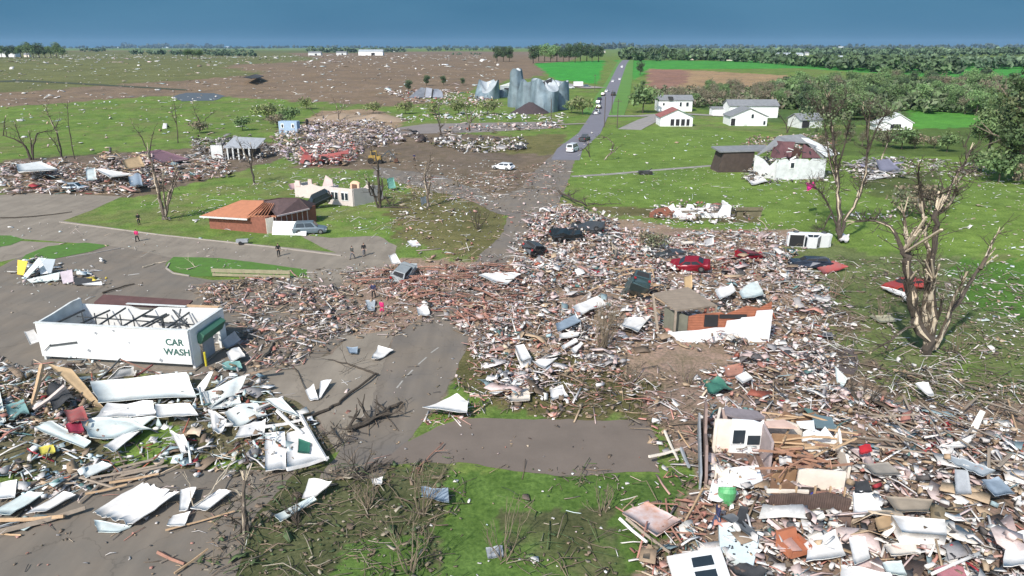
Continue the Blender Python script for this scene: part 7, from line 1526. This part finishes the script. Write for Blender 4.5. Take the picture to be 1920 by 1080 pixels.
# grey wrecked shed and blue house piece
p = G(438, 300); t = empty('wrecked_shed', p, R(2), 'grey wrecked shed with white posts and a pale end wall in the far rubble', 'shed')
MB().box((-3.6, 0, 1.7), (2.6, .3, 3.4)).build('end_wall', whiteg, t); MB().prism([(-2, 0, 2.9), (5.5, 0, 2.7), (6.5, 5, 4.4), (-1, 5, 4.8)], (0, 0, 0), (0, 0, -.15)).build('roof', greyp, t)
for k in range(5): MB().box((-1.2+k*1.25, .1, 1.35), (.32, .25, 2.7)).build('post', whiteg, t)
MB().box((2, 2.2, 1.2), (7.5, .3, 2.4)).build('back_wall', darkp, t)
p = G(541, 252); t = empty('blue_house_piece', p, R(-3), 'small light blue house end with two white framed windows', 'house')
MB().box((0, 1.4, 1.9), (5.6, 2.8, 3.8)).build('wall', mat('light_blue_siding', (.34, .46, .60), .7, var=.2), t)
for x in (-1.6, 1.6):
    f = MB().box((x, -.05, 2.5), (.9, .1, 1.3)).build('window', white, t); MB().box((x, -.12, 2.5), (.5, .05, .9)).build('pane', glassm, f)
# fallen window wall at the bottom
fw = empty('fallen_window_wall', Gz(1310, 1065, 0), 0, 'fallen white wall section with two dark window openings at the bottom of the photo', 'wall section'); fo_ = fw.location
def fq(nm, pts, z, m, th=.1, par=None): return MB().prism([Gz(q[0], q[1], z)-fo_ for q in pts], (0, 0, 0), (0, 0, -th)).build(nm, m, par or fw)
fq('wall', [(1250, 1043), (1350, 1024), (1376, 1100), (1270, 1110)], .8, wm2, .14)
for pts in ([(1296, 1046), (1334, 1040), (1340, 1058), (1300, 1064)], [(1302, 1072), (1342, 1066), (1348, 1086), (1308, 1092)]):
    w_ = fq('window', [(q[0]+(3 if q[0] > 1320 else -3), q[1]+(2 if q[1] > pts[0][1]+8 else -2)) for q in pts], .83, white, .02); fq('pane', pts, .85, glassm, .015, w_)
t = empty('tub', Gz(1361, 945, 0), 0, 'bright green plastic tub beside the person in jeans', 'tub')
MB().tube([(0, 0, .1), (0, 0, .5), (0, .02, .9), (0, .1, 1.05)], [.35, .48, .52, .45], 16).build('shell', mat('bright_green_plastic', (.11, .40, .15), .35), t); MB().tube([(0, .05, 1.0), (0, .1, 1.08)], .5, 16).build('rim', MATS['bright_green_plastic'], t)
t = empty('bucket', Gz(1526, 955, 0), 0, 'blue bucket in the lower ruins right of the cottage', 'bucket')
MB().tube([(0, 0, .3), (0, 0, .95)], [.22, .3], 14).build('shell', mat('blue_plastic', (.04, .05, .4), .4), t); MB().tube([(-.28, 0, .95), (0, .1, 1.2), (.28, 0, .95)], .02, 5).build('handle', steel, t)
t = empty('armchair', Gz(1484, 1050, 0), R(20), 'rust brown upholstered chair on its back at the bottom right', 'armchair')
rust = mat('rust_upholstery', (.40, .14, .07), .8, var=.2)
MB().box((0, 0, .75), (1.1, 1.0, .3)).build('seat', rust, t); MB().box((0, .55, 1.1), (1.1, .25, .7), (R(-20), 0, 0)).build('backrest', rust, t)
for sx in (-1, 1): MB().box((sx*.62, 0, .9), (.18, 1.0, .4)).build('armrest', rust, t)
for sx in (-1, 1):
    for sy in (-1, 1): MB().box((sx*.45, sy*.4, .55), (.07, .07, .3)).build('leg', dark, t)
# planks lying in heaps: single pieces, alike within each heap
def planks(pts_poly, n, m, label, group, seed, L=(1.6, 3.6), w=.13, hz=.7, yaw=None):
    P = wpoly(pts_poly); rs = random.Random(seed); xs = [q[0] for q in P]; ys = [q[1] for q in P]; c = 0
    base_me = []
    for k in range(4):
        mb = MB(); l = 1.0; V = []
        mb.tube([(-.5, 0, 0), (0, rs.uniform(-.01, .01), rs.uniform(-.015, .015)), (.5, 0, 0)], [.7, .7, .66], 4); me = bpy.data.meshes.new('plank'); me.from_pydata(mb.v, [], mb.f); me.materials.append(m); base_me.append(me)
    while c < n:
        x, y = rs.uniform(min(xs), max(xs)), rs.uniform(min(ys), max(ys))
        if not inpoly(P, np.array([x]), np.array([y]))[0]: continue
        o = bpy.data.objects.new('plank', rs.choice(base_me)); COL.objects.link(o); l = rs.uniform(*L); pt = rs.gauss(0, .1)
        o.location = (x, y, hz*rs.uniform(.4, 1)+.1); o.scale = (l, w*rs.uniform(.7, 1.3), w*rs.uniform(.4, .9))
        o.rotation_euler = (rs.uniform(0, .3), pt, (yaw if yaw is not None else rs.uniform(0, 3.14))+rs.gauss(0, .45)); prop(o, label, 'plank', group); c += 1
planks([(860, 505), (950, 500), (985, 560), (960, 630), (880, 620), (820, 580)], 46, woodr, 'reddish plank in the lumber strewn over the middle of the old street', 'reddish planks over the old street', 1, yaw=2.75)
planks([(680, 515), (820, 505), (850, 560), (780, 572), (700, 545)], 26, woodr, 'reddish plank in the lumber left of the big white street shard', 'reddish planks left of the street shard', 2, yaw=.3)
planks([(1450, 815), (1560, 825), (1585, 880), (1470, 880)], 26, woodl, 'tan plank fallen inside the ruined cottage', 'tan planks inside the ruined cottage', 3, L=(1.2, 2.6), hz=1.7, yaw=.2)
planks([(100, 905), (240, 870), (300, 880), (240, 910), (120, 935)], 16, woodg, 'weathered plank between the white sheets and the corrugated sheet', 'weathered planks above the corrugated sheet', 4, hz=.3, yaw=.35)
planks([(1215, 970), (1300, 930), (1320, 1000), (1240, 1030)], 18, woodr, 'reddish plank scattered right of the clay coloured deck', 'reddish planks right of the clay deck', 5, L=(1, 2.4), w=.1, hz=.4)
planks([(1100, 520), (1230, 500), (1240, 600), (1120, 560)], 22, woodl, 'tan plank in the heap above the fan shaped shrub', 'tan planks above the fan shaped shrub', 6, hz=1.1)
planks([(1600, 760), (1900, 780), (1900, 900), (1640, 880)], 26, woodg, 'weathered plank in the upper part of the lower right jumble', 'weathered planks of the lower right jumble', 7, hz=1.3)

# ---------------------------------------------------------------- the air: thin blue haze round everything
hz_m = bpy.data.materials.new('haze_air'); hz_m.use_nodes = True; t_ = hz_m.node_tree; t_.nodes.clear()
ho = t_.nodes.new('ShaderNodeOutputMaterial'); hv = t_.nodes.new('ShaderNodeVolumePrincipled')
hv.inputs['Color'].default_value = (.40, .62, .90, 1); hv.inputs['Density'].default_value = 4.0e-05; hv.inputs['Anisotropy'].default_value = .0
t_.links.new(hv.outputs[0], ho.inputs['Volume'])
hb_ = MB().box((0, 6500, 60), (34500, 13300, 150)).build('haze', hz_m); hb_['kind'] = 'stuff'; hb_['label'] = 'thin blue haze over the far fields'
